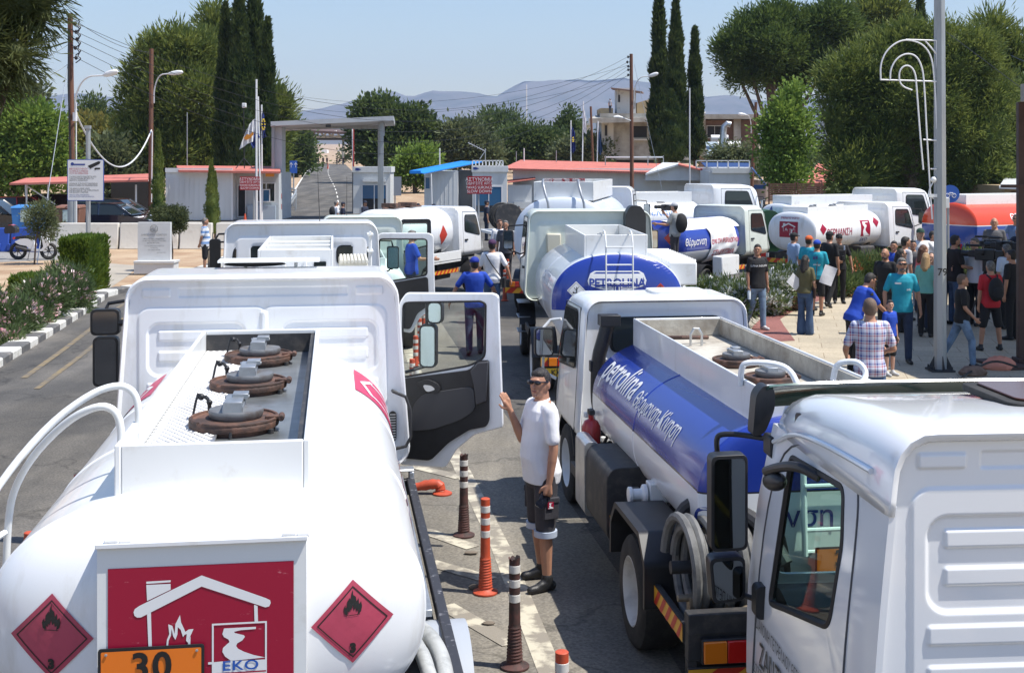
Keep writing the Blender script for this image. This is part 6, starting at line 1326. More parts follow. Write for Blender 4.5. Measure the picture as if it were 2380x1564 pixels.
# far canopy and town
b=Bd('far_canopy','distant truss roofed canopy across the far road','canopy',755,290)
b.quad('roof',mat('rusty_roof_shade_tone',(.10,.06,.05),.8),[(712,303,285),(806,308,285),(806,302,300),(712,298,300)],.5); b.px('beam',mat('beam_shade_tone',(.05,.045,.04),.8),712,317,806,325,289,9); k=b.mb()  # roof and beam colours darkened to stand for the shaded underside
for x0,x1 in((718,735),(735,752),(752,770),(770,790)): k.tube([P(x0,318,289),P((x0+x1)/2,305,289)],.25,5); k.tube([P((x0+x1)/2,305,289),P(x1,318,289)],.25,5)
k.tube([P(716,318,289),P(800,318,289)],.3,5); k.build('truss',oldw,b.t)
for x in(722,797): b.px('column',conc,x-2,318,x+2,384,290,.5)
rn=random.Random(8)
for i in range(9):
    x=rn.uniform(728,796); Z=rn.uniform(1250,1700); w=rn.uniform(5,10); y=lerp(361,352,i/9)
    b=Bd('town_house','far white house of the town beyond the road','house',x,Z,'distant town houses',z=H-(y+6-373)*Z/F-2); b.px('wall',mat('bright_white_wall',(.8,.8,.78),.7),x-w,y-rn.uniform(3,7),x+w,y+6,Z,12)
# ---- poles, wires, lamps
def wirepole(label,x,Z,yt,r,lamp=None,arms=(),ins=True,m=None,name='utility_pole',x2=None):
    b=Bd(name,label,'utility pole',x,Z,'wooden utility poles'); k=b.mb(); tp=P(x2 or x,yt,Z); k.tube([(b.b.x,Z,gz(Z)-.2),tp],[r,r*.8],14); k.build('pole',m or poler,b.t)
    if ins:
        k=b.mb()
        for q in ins:
            p=P((x2 or x)+q[0],q[1],Z); k.tube([Vector((tp.x,Z,p.z)),p],.02,6); k.ell(p,(.07,.07,.09),8,6)
        k.build('insulators',black,b.t)
    if lamp:
        for (bx,by,mx,my,hx,hy) in lamp:
            k=b.mb(); k.tube(smooth_pts([P(bx,by,Z-.1),P(bx,(by+my)/2,Z-.3),P(lerp(bx,mx,.35),my+2,Z-.5),P(mx,my,Z-.8)],2),.035,8); a=k.build('lamp_arm',wpole,b.t)
            k=b.mb(); p0=P(mx,my,Z-.8); p1=P(hx,hy,Z-1.0); k.tube([p0,p0.lerp(p1,.25),p0.lerp(p1,.6),p0.lerp(p1,.9),p1],[.05,.11,.13,.10,.04],10); k.build('lamp_head',wpole,a)
    return b
p1=wirepole('tall wooden pole with bundled black cables at the left','163' and 170,50,32,.125,lamp=[(175,262,240,176,274,166)],ins=[(12,55),(14,75),(16,92),(12,112),(14,135)],x2=163)
k=p1.mb(); rn=random.Random(3)
for i in range(5): y0=45+18*i; k.tube(smooth_pts([P(166,y0-12,49.9),P(178,y0-4,49.8),P(186,y0+6,49.8),P(180,y0+14,49.8),P(190,y0+20,49.8),P(176,y0+30,49.9)],2),.022,6)
k.tube([P(160,70,49.8),P(159,200,49.8),P(163,330,49.8),P(165,420,49.8)],.04,6); k.build('cable_bundle',black,p1.t)
k=p1.mb(); k.tube([P(177,240,49.8),P(178,545,49.8)],.025,6); k.build('conduit',wpole,p1.t); k=p1.mb(); k.bb((P(171,0,49.7).x,49.6,P(0,282,49.7).z),(P(178,0,49.7).x,49.8,P(0,262,49.7).z)); k.build('junction_box',wpole,p1.t)
k=p1.mb(); q=P(170,0,50); k.tube([(q.x-.03,49.95,-.1),(q.x-.03,49.95,H-(465-373)*50/F)],.17,14); k.build('metal_sleeve',gpole,p1.t)
p2=wirepole('wooden pole with curved street lamp beside a young cypress',350,66,114,.13,lamp=[(358,240,392,172,425,168)],ins=None,x2=352)
k=p2.mb(); k.tube([P(354,305,65.8),P(352,470,65.8)],.03,6); k.build('conduit',wpole,p2.t)
p3=wirepole('brown wooden pole in front of the red roofed building',1469,78,126,.13,lamp=[(1474,235,1507,178,1530,171)],ins=[(-7,133),(-9,145),(-7,155),(-7,163),(-7,175)],x2=1467)
k=p3.mb(); k.tube([P(1466,281,77.8),P(1447,274,77.6)],.03,6); k.tube([P(1447,274,77.6),P(1436,272,77.5),P(1426,272,77.4)],[.06,.11,.04],8); k.build('lamp_arm',wpole,p3.t)
p4=wirepole('wooden pole with curved lamp right of the drooping pepper tree',1745,96,238,.14,lamp=[(1746,310,1735,268,1716,265)],ins=None,x2=1757)
wirepole('short leaning dark pole between the flagpoles',1381,120,248,.13,ins=None,x2=1373)
def wire(label,pts,Z0,Z1,r=.012,grp='overhead wires',m=None,sag=0):
    a=P(pts[0][0],pts[0][1],Z0); c=P(pts[1][0],pts[1][1],Z1); k=MB(); q=[]
    for i in range(25): t=i/24; p=a.lerp(c,t); p.z-=sag*4*t*(1-t); q.append(p)
    o=Vector(a); k.T=Matrix.Translation(-o); k.tube(q,r,5); w=k.build('overhead_wire',m or black,None); w.location=o; tag(w,label,'wire',grp)
wl='thin overhead wire crossing the sky between the wooden poles'
for i,(yl,yr) in enumerate(((55,133),(75,145),(92,155),(112,163),(135,175))): wire(wl,[(178,yl),(1459,yr)],50,78,.010,sag=3.4+.25*i)
wire(wl,[(178,50),(352,122)],50,66,.012,sag=.3)
for i,(y,y2) in enumerate(((72,140),(105,160),(150,215))): wire('thin wire running from the left pole out of the picture',[(158,y),(-60,y2-30)],50,46,.009,'overhead wires on the left',sag=.5)
for y in(175,200): wire('thin wire running right behind the tall cypresses',[(640,y+40),(1459,y-22)],100,78,.009,'overhead wires behind',sag=1.5)
wire('white cable drooping between the two left wooden poles',[(178,268),(352,303)],49.8,65.8,.035,None,wpole,sag=2.0)
wire('slack guy wire with red insulator left of the camera sign',[(158,150),(85,620)],50,41,.014,None,galv)
wire('thin wire at the upper right edge',[(2200,75),(2420,240)],60,50,.014,'thin wires at the right edge'); wire('second thin wire at the upper right edge',[(2350,130),(2430,165)],60,50,.014,'thin wires at the right edge')
wire('thin guy wire right of the central wooden pole',[(1474,150),(1545,470)],78,76,.012,None,galv)
def post(name,label,cat,x,Z,yt,r,m,x2=None,group=None,yb=None):
    b=Bd(name,label,cat,x,Z,group); k=b.mb(); k.tube([(b.b.x,Z,b.b.z-.1),P(x2 or x,yt,Z)],[r,r*.85],12); k.build('post',m,b.t); return b
# flags
def flag(b,pts,Z,m,fn=None):
    k=b.mb(); n=14; top=[P(*p,Z) for p in pts[0]]; bot=[P(*p,Z) for p in pts[1]]
    def ip(l,t): t=t*(len(l)-1); i=min(int(t),len(l)-2); return l[i].lerp(l[i+1],t-i)
    for j in range(n+1):
        for i in range(n+1): p=ip(top,i/n).lerp(ip(bot,i/n),j/n); k.v.append(tuple(p+Vector((0,.10*math.sin(i*1.1+j*.25),0))-b.b))
    for j in range(n):
        for i in range(n): q=j*(n+1)+i; k.f.append((q,q+1,q+n+2,q+n+1)); k.m.append(0)
    k.T=None; return k.build('flag',m,b.t,angle=80)
ftx=mat('white_flag_cloth',(.72,.72,.74),.8); fb=mat('blue_flag_cloth',(.015,.03,.16),.8); fo=mat('copper_orange',(.60,.22,.02),.7); fy=mat('yellow_star',(.7,.5,.03),.6)
b=post('flagpole','white flagpole nearest the booth flying a white flag with copper map','flagpole',596,67,185,.06,wpole,x2=596); f=flag(b,[[(594,275),(585,282),(574,300)],[(588,330),(575,335),(556,349)]],67,ftx)
b.poly('map_mark',fo,[(566,322),(574,312),(580,314),(588,306),(590,312),(582,322),(572,326)],66.85,.01,f)
b=post('flagpole','flagpole with dark blue flag behind the white flag','flagpole',606,68.5,225,.05,wpole,x2=600); flag(b,[[(601,290),(592,300),(580,322)],[(604,320),(598,335),(588,348)]],68.5,fb)
b=post('flagpole','flagpole flying a blue flag with a ring of gold stars','flagpole',609,70,244,.05,wpole,x2=608); f=flag(b,[[(609,250),(614,270),(617,300)],[(606,300),(612,322),(619,318)]],70,fb)
k=b.mb()
for q in range(10): p=P(612+3.4*math.cos(q*.63),290+12*math.sin(q*.63),69.8); k.ell(p,(.05,.02,.05),6,4)
k.build('stars',fy,b.t)
b=post('flagpole','low flagpole with blue gold starred flag over the red roof','flagpole',1327,100,280,.05,wpole); flag(b,[[(1328,292),(1333,300),(1337,310)],[(1328,352),(1332,356),(1337,350)]],100,fb); k=b.mb(); [k.ell(P(1332+1.5*math.cos(q),325+5*math.sin(q),99.8),(.05,.02,.05),6,4) for q in range(6)]; k.build('stars',fy,b.t)
b=post('flagpole','tallest flagpole over the red roof with limp white flag','flagpole',1352,100,236,.05,wpole,x2=1356); flag(b,[[(1356,248),(1360,262),(1363,280)],[(1355,300),(1359,310),(1363,312)]],100,ftx)
b=post('flagpole','flagpole with dark blue flag beside the house','flagpole',1386,100,282,.05,wpole,x2=1390); flag(b,[[(1391,292),(1395,310),(1398,330)],[(1390,352),(1395,362),(1400,352)]],100,mat('navy_flag',(.02,.05,.13),.8))
for lb,x,Z,yt,r in(('thin grey mast on the booth left of the cypresses',435,75,262,.03),('tall thin mast standing among the cypresses',1603,88,205,.05),('very tall thin far mast on the skyline',1224,260,197,.10),('short grey post left of the blue awning',1022,88,345,.05),('short post with red and white band behind the red roof',1218,95,345,.05),('grey post behind the red roof',1200,95,352,.04),('thin post behind the red roof ridge',1293,95,350,.04)): post('mast',lb,'mast',x,Z,yt,r,wpole if r>.045 else galv)
b=Bd('camera_mast','tripod mast with white camera on the left booth roof','camera mast',566,70,z=3.0); k=b.mb(); k.tube([P(568,392,70),P(566,243,70)],.03,6)
for x in(548,588): k.tube([P(567,368,70),P(x,392,69.5)],.025,6)
k.build('tripod',black,b.t); b.px('camera',wpole,562,240,571,251,69.9,.25,bev=.03)
b=Bd('aerial','skeletal television aerial above the kiosk railing','aerial',1130,86,z=3.2); k=b.mb(); k.tube([P(1128,380,86),P(1128,345,86)],.03,5); k.tube([P(1088,332,86),P(1128,352,86)],.03,5); k.tube([P(1115,370,86),P(1130,348,86)],.03,5)
for q in range(6): x=1090+6*q; k.tube([P(x,328+3*q,85.6),P(x+2,338+3*q,86.4)],.015,4)
k.build('aerial_rods',galv,b.t)
# barrier arm post, signs
b=post('barrier_post','red and white striped barrier arm raised beside the right booth','barrier',822,83,300,.05,ww,x2=819); b.px('stripe',mat('red_paint'),820.5,300,823,390,82.9,.04)
def sign(name,label,x0,y0,x1,y1,Z,m,lines,ink,border=None,postx=None,yb=None,rr=.03,group=None,sz=None):
    cx=(x0+x1)/2; b=Bd(name,label,'sign',cx,Z,group); a=P(x0,y1,Z); c=P(x1,y0,Z); w=c.x-a.x; h=c.z-a.z; o=((a.x+c.x)/2,Z-.06,(a.z+c.z)/2)
    k=b.mb(); k.prism(rrect(-w/2,-h/2,w/2,h/2,rr*w),o,(1,0,0),(0,0,1),(0,-1,0),.02); p=k.build('sign_board',border or m,b.t,smooth=False,fix=True); T=Vector(o)-b.b
    f=lambda off:(lambda u,v:(T.x+u,T.y-.02-off,T.z+v))
    if border: e=.018*w; decal('sign_face',flatmesh([rrect(-w/2+e,-h/2+e,w/2-e,h/2-e,rr*w*.8)]),f(.004),m,p)
    for (tx,u,v,s,sx,mm,ax) in lines: decal('letters',textmesh(tx,s*h,bold=.0,sx=sx,ax=ax),f(.008),mm or ink,p,at=(u*w,v*h))
    for q in(postx or [cx]): k=b.mb(); pp=P(q,0,Z); k.cyl((pp.x,Z,b.b.z-.1),(pp.x,Z,a.z+h*.9),.045 if Z<60 else .05,n=10); k.build('sign_post',gpole,b.t)
    return b,p,f,w,h
redsg=mat('red_sign',(.36,.012,.022),.4); L4=[('ΑΣΤΥΝΟΜΙΑ',0,.31,.27,.98,None,'CENTER'),('ΟΔΗΓΕΙΤΕ ΑΡΓΑ',0,.09,.22,.9,None,'CENTER'),('YAVAŞ SÜRÜNÜZ',0,-.14,.22,.86,None,'CENTER'),('SLOW DOWN',0,-.36,.23,.95,None,'CENTER')]
sign('road_sign','red police slow down sign on the flagpoles by the left booth',558,411,605,442,66.4,redsg,L4,ww,postx=[590]); sign('road_sign','red police slow down sign in front of the kiosk',1086,410,1143,451,60,redsg,L4,ww,postx=[1112])
navy=mat('navy_ink',(.02,.05,.25),.5); rdi=mat('red_ink')
bb_,p,f,w,h=sign('camera_sign','white and blue bordered CCTV notice with camera picture on grey posts',158,371,243,467,46,mat('sign_white',(.70,.71,.72),.4),
 [('ΒΙΝΤΕΟΕΠΙΤΗΡΗΣΗ',-.44,.27,.062,.75,rdi,'LEFT'),('GÜVENLİK KAMERASI',-.44,.215,.062,.75,rdi,'LEFT'),('CCTV IN OPERATION',-.44,.16,.062,.75,rdi,'LEFT'),('Ο ΧΩΡΟΣ ΒΙΝΤΕΟΣΚΟΠΕΙΤΑΙ ΑΠΟ',-.44,.08,.05,.8,None,'LEFT'),('ΤΗΝ ΑΣΤΥΝΟΜΙΑ ΚΥΠΡΟΥ ΓΙΑ',-.44,.035,.05,.8,None,'LEFT'),('ΣΚΟΠΟΥΣ ΑΣΦΑΛΕΙΑΣ',-.44,-.01,.05,.8,None,'LEFT'),('GÜVENLİK İÇİN POLİS TARAFINDAN',-.44,-.085,.05,.8,None,'LEFT'),('BURASI KAMERA İLE İZLENMEKTEDİR',-.44,-.13,.05,.8,None,'LEFT'),('THE AREA IS UNDER VIDEO',-.44,-.205,.05,.8,None,'LEFT'),('SURVEILLANCE BY THE CYPRUS POLICE',-.44,-.25,.05,.8,None,'LEFT'),('FOR SECURITY PURPOSES',-.44,-.295,.05,.8,None,'LEFT'),('ΠΕΡΙΣΣΟΤΕΡΕΣ ΠΛΗΡΟΦΟΡΙΕΣ',-.44,-.36,.04,.8,navy,'LEFT'),('FAZLA BİLGİ İÇİN, MORE INFORMATION',-.44,-.40,.04,.8,navy,'LEFT')],inkb,border=mat('sign_blue',(.04,.10,.38),.4),postx=[204])
k=bb_.mb(); pp=P(204,0,46.1); k.tube([(pp.x,46.15,-.1),(pp.x,46.15,P(0,292,46).z)],.085,12); k.box((pp.x,46.1,P(0,296,46).z),(.2,.2,.12)); k.build('thick_post',gpole,bb_.t)
decal('camera_mark',flatmesh([[(w*a,h*c) for a,c in q] for q in ([(.06,.34),(.14,.27),(.16,.29),(.38,.39),(.42,.44),(.36,.46),(.10,.36)],[(.28,.30),(.40,.30),(.40,.26),(.30,.26),(.26,.24),(.24,.28)])]),f(.01),inkb,p); decal('logo_bar',flatmesh([[(w*a,h*c) for a,c in ((-.33,.36),(-.01,.36),(-.01,.395),(-.33,.395))],[(w*(-.36+.045*math.cos(q*.52)),h*(.39+.04*math.sin(q*.52))) for q in range(12)]]),f(.01),navy,p)
sign('road_sign','small blue sign with two white arrows left of the far road',674,374,691,403,92,mat('road_blue',(.02,.10,.42),.4),[('↑↑',0,.12,.55,.8,None,'CENTER')],ww,group=None)
sign('info_board','grey information board right of the booth',903,411,933,455,92,mat('grey_board',(.30,.31,.33),.6),[],inkb)
sign('info_board','small white notice on a stake by the topiary tree',520,560-8,552,572+0,44,mat('sign_white'),[],inkb) if 0 else None
b=Bd('notice_board','small cream notice on a thin stake right of the topiary tree','sign',538,44.5); b.px('board',mat('cream_board',(.60,.57,.48),.6),519,542,552,566,44.5,.03); b.px('stake',gpole,536,566,539,612,44.55,.05)
# bicycle sign
b=Bd('cycle_sign','round blue cycle route sign on a slim pole behind the lamp post','sign',2203,31); k=b.mb(); c=P(2209,451,31); k.lathe([(.01,0),(.22,0),(.22,.02),(.01,.02)],c,32,(0,-1,0)); d=k.build('sign_disc',mat('road_blue'),b.t); k=b.mb(); k.cyl((c.x-.04,31.05,.1),(c.x-.04,31.05,c.z),.03,n=10); k.build('sign_post',gpole,b.t)
k=b.mb()
for x in(-.08,.08): k.tube([c+Vector((x+.05*math.cos(q*.52),-.03,-.04+.05*math.sin(q*.52))) for q in range(12)],.006,5,close=True)
k.tube([c+Vector((-.08,-.03,-.04)),c+Vector((-.03,-.03,.03)),c+Vector((.05,-.03,.03)),c+Vector((.08,-.03,-.04))],.006,5); k.tube([c+Vector((-.03,-.03,.03)),c+Vector((0,-.03,-.04)),c+Vector((.05,-.03,.03))],.006,5); k.build('bicycle_mark',ww,d)
b.px('meter_box',whiteo,2194,460,2207,484,30.9,.12,bev=.01)
# guard rail and kerb wall left of road
b=Bd('guard_rail','worn steel guard rail curving left of the far road','guard rail',675,75); k=b.mb(); pts=[P(652,500,74),P(658,490,77),P(672,470,80),P(686,450,84),P(688,443,88),P(676,438,92)]
for dz in(0,-.22): k.tube([p+Vector((0,0,dz)) for p in pts],.08,6)
k.build('rail_beam',gpole,b.t)
for p in pts: k=b.mb(); k.cyl((p.x,p.y+.1,0),(p.x,p.y+.1,p.z),.05,n=6); k.build('rail_post',gpole,b.t)
# concrete and plastic barriers
bc=mat('whitewashed_concrete',(.60,.57,.51),.9,col2=(.42,.36,.29),vs=1.2,ramp=(.5,.72),bump=.3,bs=8)
for i,(x0,x1,lb) in enumerate(((128,272,'whitewashed concrete block left of the wooden pole foot'),(276,412,'whitewashed concrete block with a dark hole in it'),(416,490,'whitewashed concrete block behind the topiary tree'),(500,640,'whitewashed concrete block right of the topiary tree'))):
    Z=48; b=Bd('concrete_barrier',lb,'barrier',(x0+x1)/2,Z,'whitewashed concrete barriers'); a=P(x0,0,Z); c=P(x1,0,Z); k=b.mb(); k.prism([(0,0),(.55,0),(.45,.35),(.38,1.0),(.17,1.0),(.10,.35)],(a.x,Z,0),(0,1,0),(0,0,1),(1,0,0),c.x-a.x); k.build('block',bc,b.t,bevel=.03,fix=True)
    if i==1: k=b.mb(); k.ell(P(379,548,Z+.05),(.13,.06,.14)); k.build('hole',darkin,b.t)
bp=mat('blue_plastic',(.02,.06,.30),.45); 
for i,(x0,x1) in enumerate(((-40,18),(22,90))):
    Z=46.5; b=Bd('plastic_barrier',['blue plastic water barrier cut by the left edge','blue plastic water barrier behind the scooter'][i],'barrier',(x0+x1)/2,Z,'blue plastic barriers'); a=P(x0,0,Z); c=P(x1,0,Z); k=b.mb(); k.prism([(0,0),(.5,0),(.42,.3),(.32,.9),(.18,.9),(.08,.3)],(a.x,Z,0),(0,1,0),(0,0,1),(1,0,0),c.x-a.x); k.build('shell',bp,b.t,bevel=.04,fix=True); [(lambda k:(k.bb((a.x+q,Z-.02,.05),(a.x+q+.12,Z+.06,.32)),k.build('foot_rib',bp,b.t,bevel=.02)))(b.mb()) for q in(.15,.55,.9)]
def bin_(label,x0,x1,yt,Z,m,lid):
    b=Bd('wheelie_bin',label,'bin',(x0+x1)/2,Z,'wheeled bins'); a=P(x0,yt,Z); c=P(x1,yt,Z); h=a.z; w=c.x-a.x; k=b.mb(); M=(a.x+c.x)/2
    k.loft([[(M-w*.42,Z,.15),(M+w*.42,Z,.15),(M+w*.42,Z+.7,.15),(M-w*.42,Z+.7,.15)],[(M-w/2,Z-.05,h-.12),(M+w/2,Z-.05,h-.12),(M+w/2,Z+.8,h-.12),(M-w/2,Z+.8,h-.12)]]); k.build('body',m,b.t,bevel=.03,fix=True)
    k=b.mb(); k.loft([[(M-w*.52,Z-.08,h-.12),(M+w*.52,Z-.08,h-.12),(M+w*.52,Z+.82,h-.12),(M-w*.52,Z+.82,h-.12)],[(M-w*.5,Z-.02,h-.04),(M+w*.5,Z-.02,h-.04),(M+w*.48,Z+.7,h+.02),(M-w*.48,Z+.7,h+.02)]]); k.build('lid',lid,b.t,bevel=.02,fix=True); b.px('label_panel',mat('bin_label',(.55,.62,.55),.6,var=.4,vs=9),lerp(x0,x1,.3),yt+10,lerp(x0,x1,.7),yt+38,Z-.055,.01)
    for s in(-1,1): k=b.mb(); k.cyl((M+s*w*.36-.03,Z+.1,.1),(M+s*w*.36+.03,Z+.1,.1),.1,n=14); k.build('wheel',rubber,b.t)
bin_('blue wheeled bin with paper label behind the scooter',26,97,478,52,mat('bin_blue',(.05,.20,.48),.5),mat('bin_blue')); bin_('brown wheeled bin left of the wooden pole',128,186,478,53,mat('bin_brown',(.20,.09,.055),.6),mat('bin_brown'))
# monument
b=Bd('stone_monument','white marble inscription slab on a plinth in the dry plot','monument',361,37.4); ms=mat('white_marble',(.62,.62,.61),.5,var=.08,vs=2,stretch=(1,1,4))
b.px('plinth',ms,311,612,404,637,37.2,.55,bev=.01); b.px('plinth_top',ms,310,607,405,612.4,37.15,.65,bev=.008); s_=b.px('slab',ms,320,517,396,607,37.4,.16,bev=.006); c=P(358,562,37.39)-b.b; gi=mat('grey_engraving',(.16,.16,.16),.7)
F_=lambda u,v:(c.x+u,c.y-.004,c.z+v)
for tx,v,sz in(('ΔΗΜΟΣ ΑΓΙΟΥ ΔΟΜΕΤΙΟΥ',.20,.075),('ΦΩΣ ΓΗΣ ΔΙΚΗ ΤΗΣ ΚΥΠΡΟΥ',.08,.055),('ΓΙΑ ΝΑ ΤΗΝ ΠΑΡΟΥΝ ΣΤΟΝ ΩΜΟ',.02,.055),('ΚΑΙ ΝΑ ΦΥΓΟΥΝ ...',-.04,.055),('ΣΤΟΥ ΚΟΣΜΟΥ ΤΩΝ ΑΓΝΩΣΤΩΝ',-.13,.045),('ΤΟΥ ΦΩΤΟΣ',-.19,.045),('ΤΟΥ ΔΗΜΟΥ ΗΡΩΩΝ',-.25,.045),('28 ΙΟΥΝΙΟΥ 2002',-.33,.04)): decal('engraving',textmesh(tx,sz,sx=.82),F_,gi,s_,at=(0 if v>-.3 else .22,v))
k=MB(); k.tube([(c.x+.11*math.cos(q*.26),c.y-.006,c.z+.39+.11*math.sin(q*.26)) for q in range(24)],.006,5,close=True)
for a_ in(-.05,.0,.05): k.tube([(c.x+a_-.04,c.y-.006,c.z+.31),(c.x+a_,c.y-.006,c.z+.46),(c.x+a_+.04,c.y-.006,c.z+.31)],.005,5)
k.build('emblem',gi,s_)
b=Bd('planter_ring','round cream planter ring at the foot of the topiary tree','planter',430,38); k=b.mb(); c=P(430,0,38); k.lathe([(.38,0),(.42,.02),(.42,.12),(.36,.14),(.32,.12),(.32,.02)],(c.x-.05,38,0),28); k.build('ring',mat('cream_plaster',(.55,.47,.30),.9),b.t)
# topiary, sapling, hedges
b=Bd('topiary_tree','clipped ball headed topiary tree beside the monument','tree',398,38.6); lm=px_lumps(38.6,b.b,[(394,508,34,22,0),(380,500,20,17,0),(410,500,22,18,0),(405,520,24,18,0),(382,518,20,15,0)],1,.9)
crown('crown',b.t,lm,900,14,.05,.055,.035,leafm('dark_small_leaves',(.045,.062,.025),(.10,.12,.05),5.),71,k=.93,shell=(.93,1.03)); trunk(b.t,[(0,0,0),(.02,0,.6),(-.03,0,1.2)],.05,.045)
b=Bd('olive_sapling','small olive sapling growing in front of the blue bin','tree',94,41); lm=px_lumps(41,b.b,[(92,515,24,34),(112,530,18,22),(78,500,18,18),(100,490,16,18),(118,505,14,16)],2); crown('crown',b.t,lm,420,14,.10,.09,.035,olive,72,k=0); trunk(b.t,[(-.2,0,0),(-.15,0,.8),(0,0,1.5)],.03,.02,branches=[[Vector((-.15,0,.8)),Vector((.2,0,1.4))],[Vector((-.1,0,1)),Vector((-.3,0,1.6))]])
def boxhedge(label,x0,x1,yt,yb,Z,d,m,seed,n=9000):
    b=Bd('clipped_hedge',label,'hedge',(x0+x1)/2,Z); a=P(x0,yb,Z)-b.b; c=P(x1,yt,Z)-b.b; z0=0; z1=c.z; rg=np.random.default_rng(seed)
    face=rg.choice(4,n,p=[.42,.18,.2,.2]); u=rg.random(n); v=rg.random(n); X=np.where(face==2,a.x,np.where(face==3,c.x,lerp(a.x,c.x,u))); Y=np.where(face==0,0,np.where(face==1,d*u*1.0,d*u)); Y=np.where(face==1,rg.random(n)*d,Y); Z_=np.where(face==1,z1,z0+(z1-z0)*v)
    Q=np.stack([X,Y,Z_],1)+rg.normal(size=(n,3))*.025; Nn=np.zeros((n,3)); Nn[face==0,1]=-1; Nn[face==1,2]=1; Nn[face==2,0]=-1; Nn[face==3,0]=1
    D=unit(Nn*.6+np.array([0,0,1.2])+rg.normal(size=(n,3))*.3); V,Fq=leafquads(rg,Q,D,.11,.035)
    mb=MB(); e=.03; mb.bb((a.x+e,e,0),(c.x-e,d-e,z1-e)); V=np.vstack([V,np.array(mb.v)]); Fq=np.vstack([Fq,np.array(mb.f)+4*n]); np_mesh('foliage',V,Fq,m,b.t); return b
hg=leafm('hedge_green',(.055,.105,.012),(.13,.19,.025),4.)
boxhedge('square clipped bright green hedge left of the monument',141,206,561,682,31.9,1.5,hg,81,12000); boxhedge('low clipped green hedge behind the oleanders',25,92,650,700,29.6,.9,hg,82,6000)
pk=mat('pink_petals',(.72,.38,.42),.7,col2=(.78,.66,.66),vs=5,ramp=(.4,.6)); wt_=mat('white_petals',(.72,.72,.70),.7)
def bush(name,label,x,Z,ls,nc,m,seed,fm=None,nf=0,L=.13,w=.022,per=16,cs=.08,k=.8,up=.7):
    b=Bd(name,label,'bush',x,Z); lm=px_lumps(Z,b.b,ls,seed,.9); crown('foliage',b.t,lm,nc,per,cs,L,w,m,seed,up=up,k=k)
    if nf:
        rg=np.random.default_rng(seed+5); P_,D=crownpts(rg,lm,nf,16,.045,up=.6,shell=(.98,1.1)); V,Fq=leafquads(rg,P_,D,.085,.075); np_mesh('blossom',V,Fq,fm,b.t)
    return b
ol=leafm('oleander_leaves',(.050,.085,.030),(.12,.17,.065),3.)
bush('oleander_bush','oleander bush with pink blossom at the left edge',20,23.5,[(5,775,40,48,0),(45,745,38,42,.6),(-25,730,45,45,0),(15,800,28,26,-.6)],900,ol,91,pk,110)
bush('oleander_bush','oleander bush with few blossoms in the middle of the row',105,25.8,[(85,705,38,40,0),(122,690,32,34,.5),(80,745,30,28,-.5)],750,ol,92,pk,60)
bush('oleander_bush','oleander bush with pale blossom in front of the square hedge',175,28.3,[(165,672,34,40,0),(178,695,26,32,-.3),(140,655,28,30,.3)],700,ol,93,pk,60)
# median hedge on the right with flowers
fl=leafm('shrub_leaves',(.055,.095,.030),(.13,.17,.06),3.)
bush('flower_bush','white flowering bush beside the fan palm',1660,25.2,[(1640,690,30,26,0),(1680,690,35,30,0),(1715,700,32,26,-.5),(1690,720,30,14,-.8)],700,fl,94,wt_,230)
bush('flower_bush','white flowering bush behind the man in the black shirt',1780,27.2,[(1745,680,30,26,0),(1790,668,40,28,0),(1830,655,35,26,.5),(1790,700,34,16,-.5)],700,fl,95,wt_,200)
bush('dry_bush','dry brown twiggy bush right of the black shirted man',1815,27.6,[(1800,712,26,14,0),(1838,690,24,14,0)],300,leafm('dry_twigs',(.12,.075,.04),(.22,.15,.09),3.),96,k=.5)
bush('long_hedge','long loose green hedge behind the policemen',2010,31.5,[(1880,645,40,26,0),(1930,640,45,28,0),(1990,632,50,28,0),(2050,628,50,28,0),(2110,622,50,28,0),(2170,618,45,28,0),(2080,655,40,20,-1),(1960,662,45,18,-1)],2200,fl,97,mat('orange_petals',(.65,.25,.10),.7),60)
bush('long_hedge','loose green hedge right of the lamp post',2290,33,[(2230,612,45,24,0),(2290,605,45,24,0),(2350,600,45,24,0)],700,fl,98)
b=Bd('fan_palm','spiky little fan palm beside the white flowers','palm',1625,24.2); k=b.mb(); rn=random.Random(6); V=[];Fq=[]
for i in range(120):
    a=rn.uniform(0,2*PI); e=rn.uniform(.2,1.3); L=rn.uniform(.45,.75); d=Vector((math.cos(a)*math.cos(e),math.sin(a)*math.cos(e),math.sin(e))); s=d.cross(Vector((0,0,1))).normalized()*.016; n=len(V); q=d*L+Vector((0,0,-.1*L)); V+=[(d*.05-s)[:],(d*.05+s)[:],(q*.6+s*.8)[:],q[:],(q*.6-s*.8)[:]]; Fq+=[(n,n+1,n+2,n+4),(n+4,n+2,n+3,n+3)]
for i in range(len(V)): V[i]=(V[i][0],V[i][1],V[i][2]+.35)
np_mesh('fronds',V,Fq,leafm('palm_green',(.10,.15,.05),(.20,.25,.10),3.),b.t); trunk(b.t,[(0,0,-.05),(0,0,.4)],.08,.07)
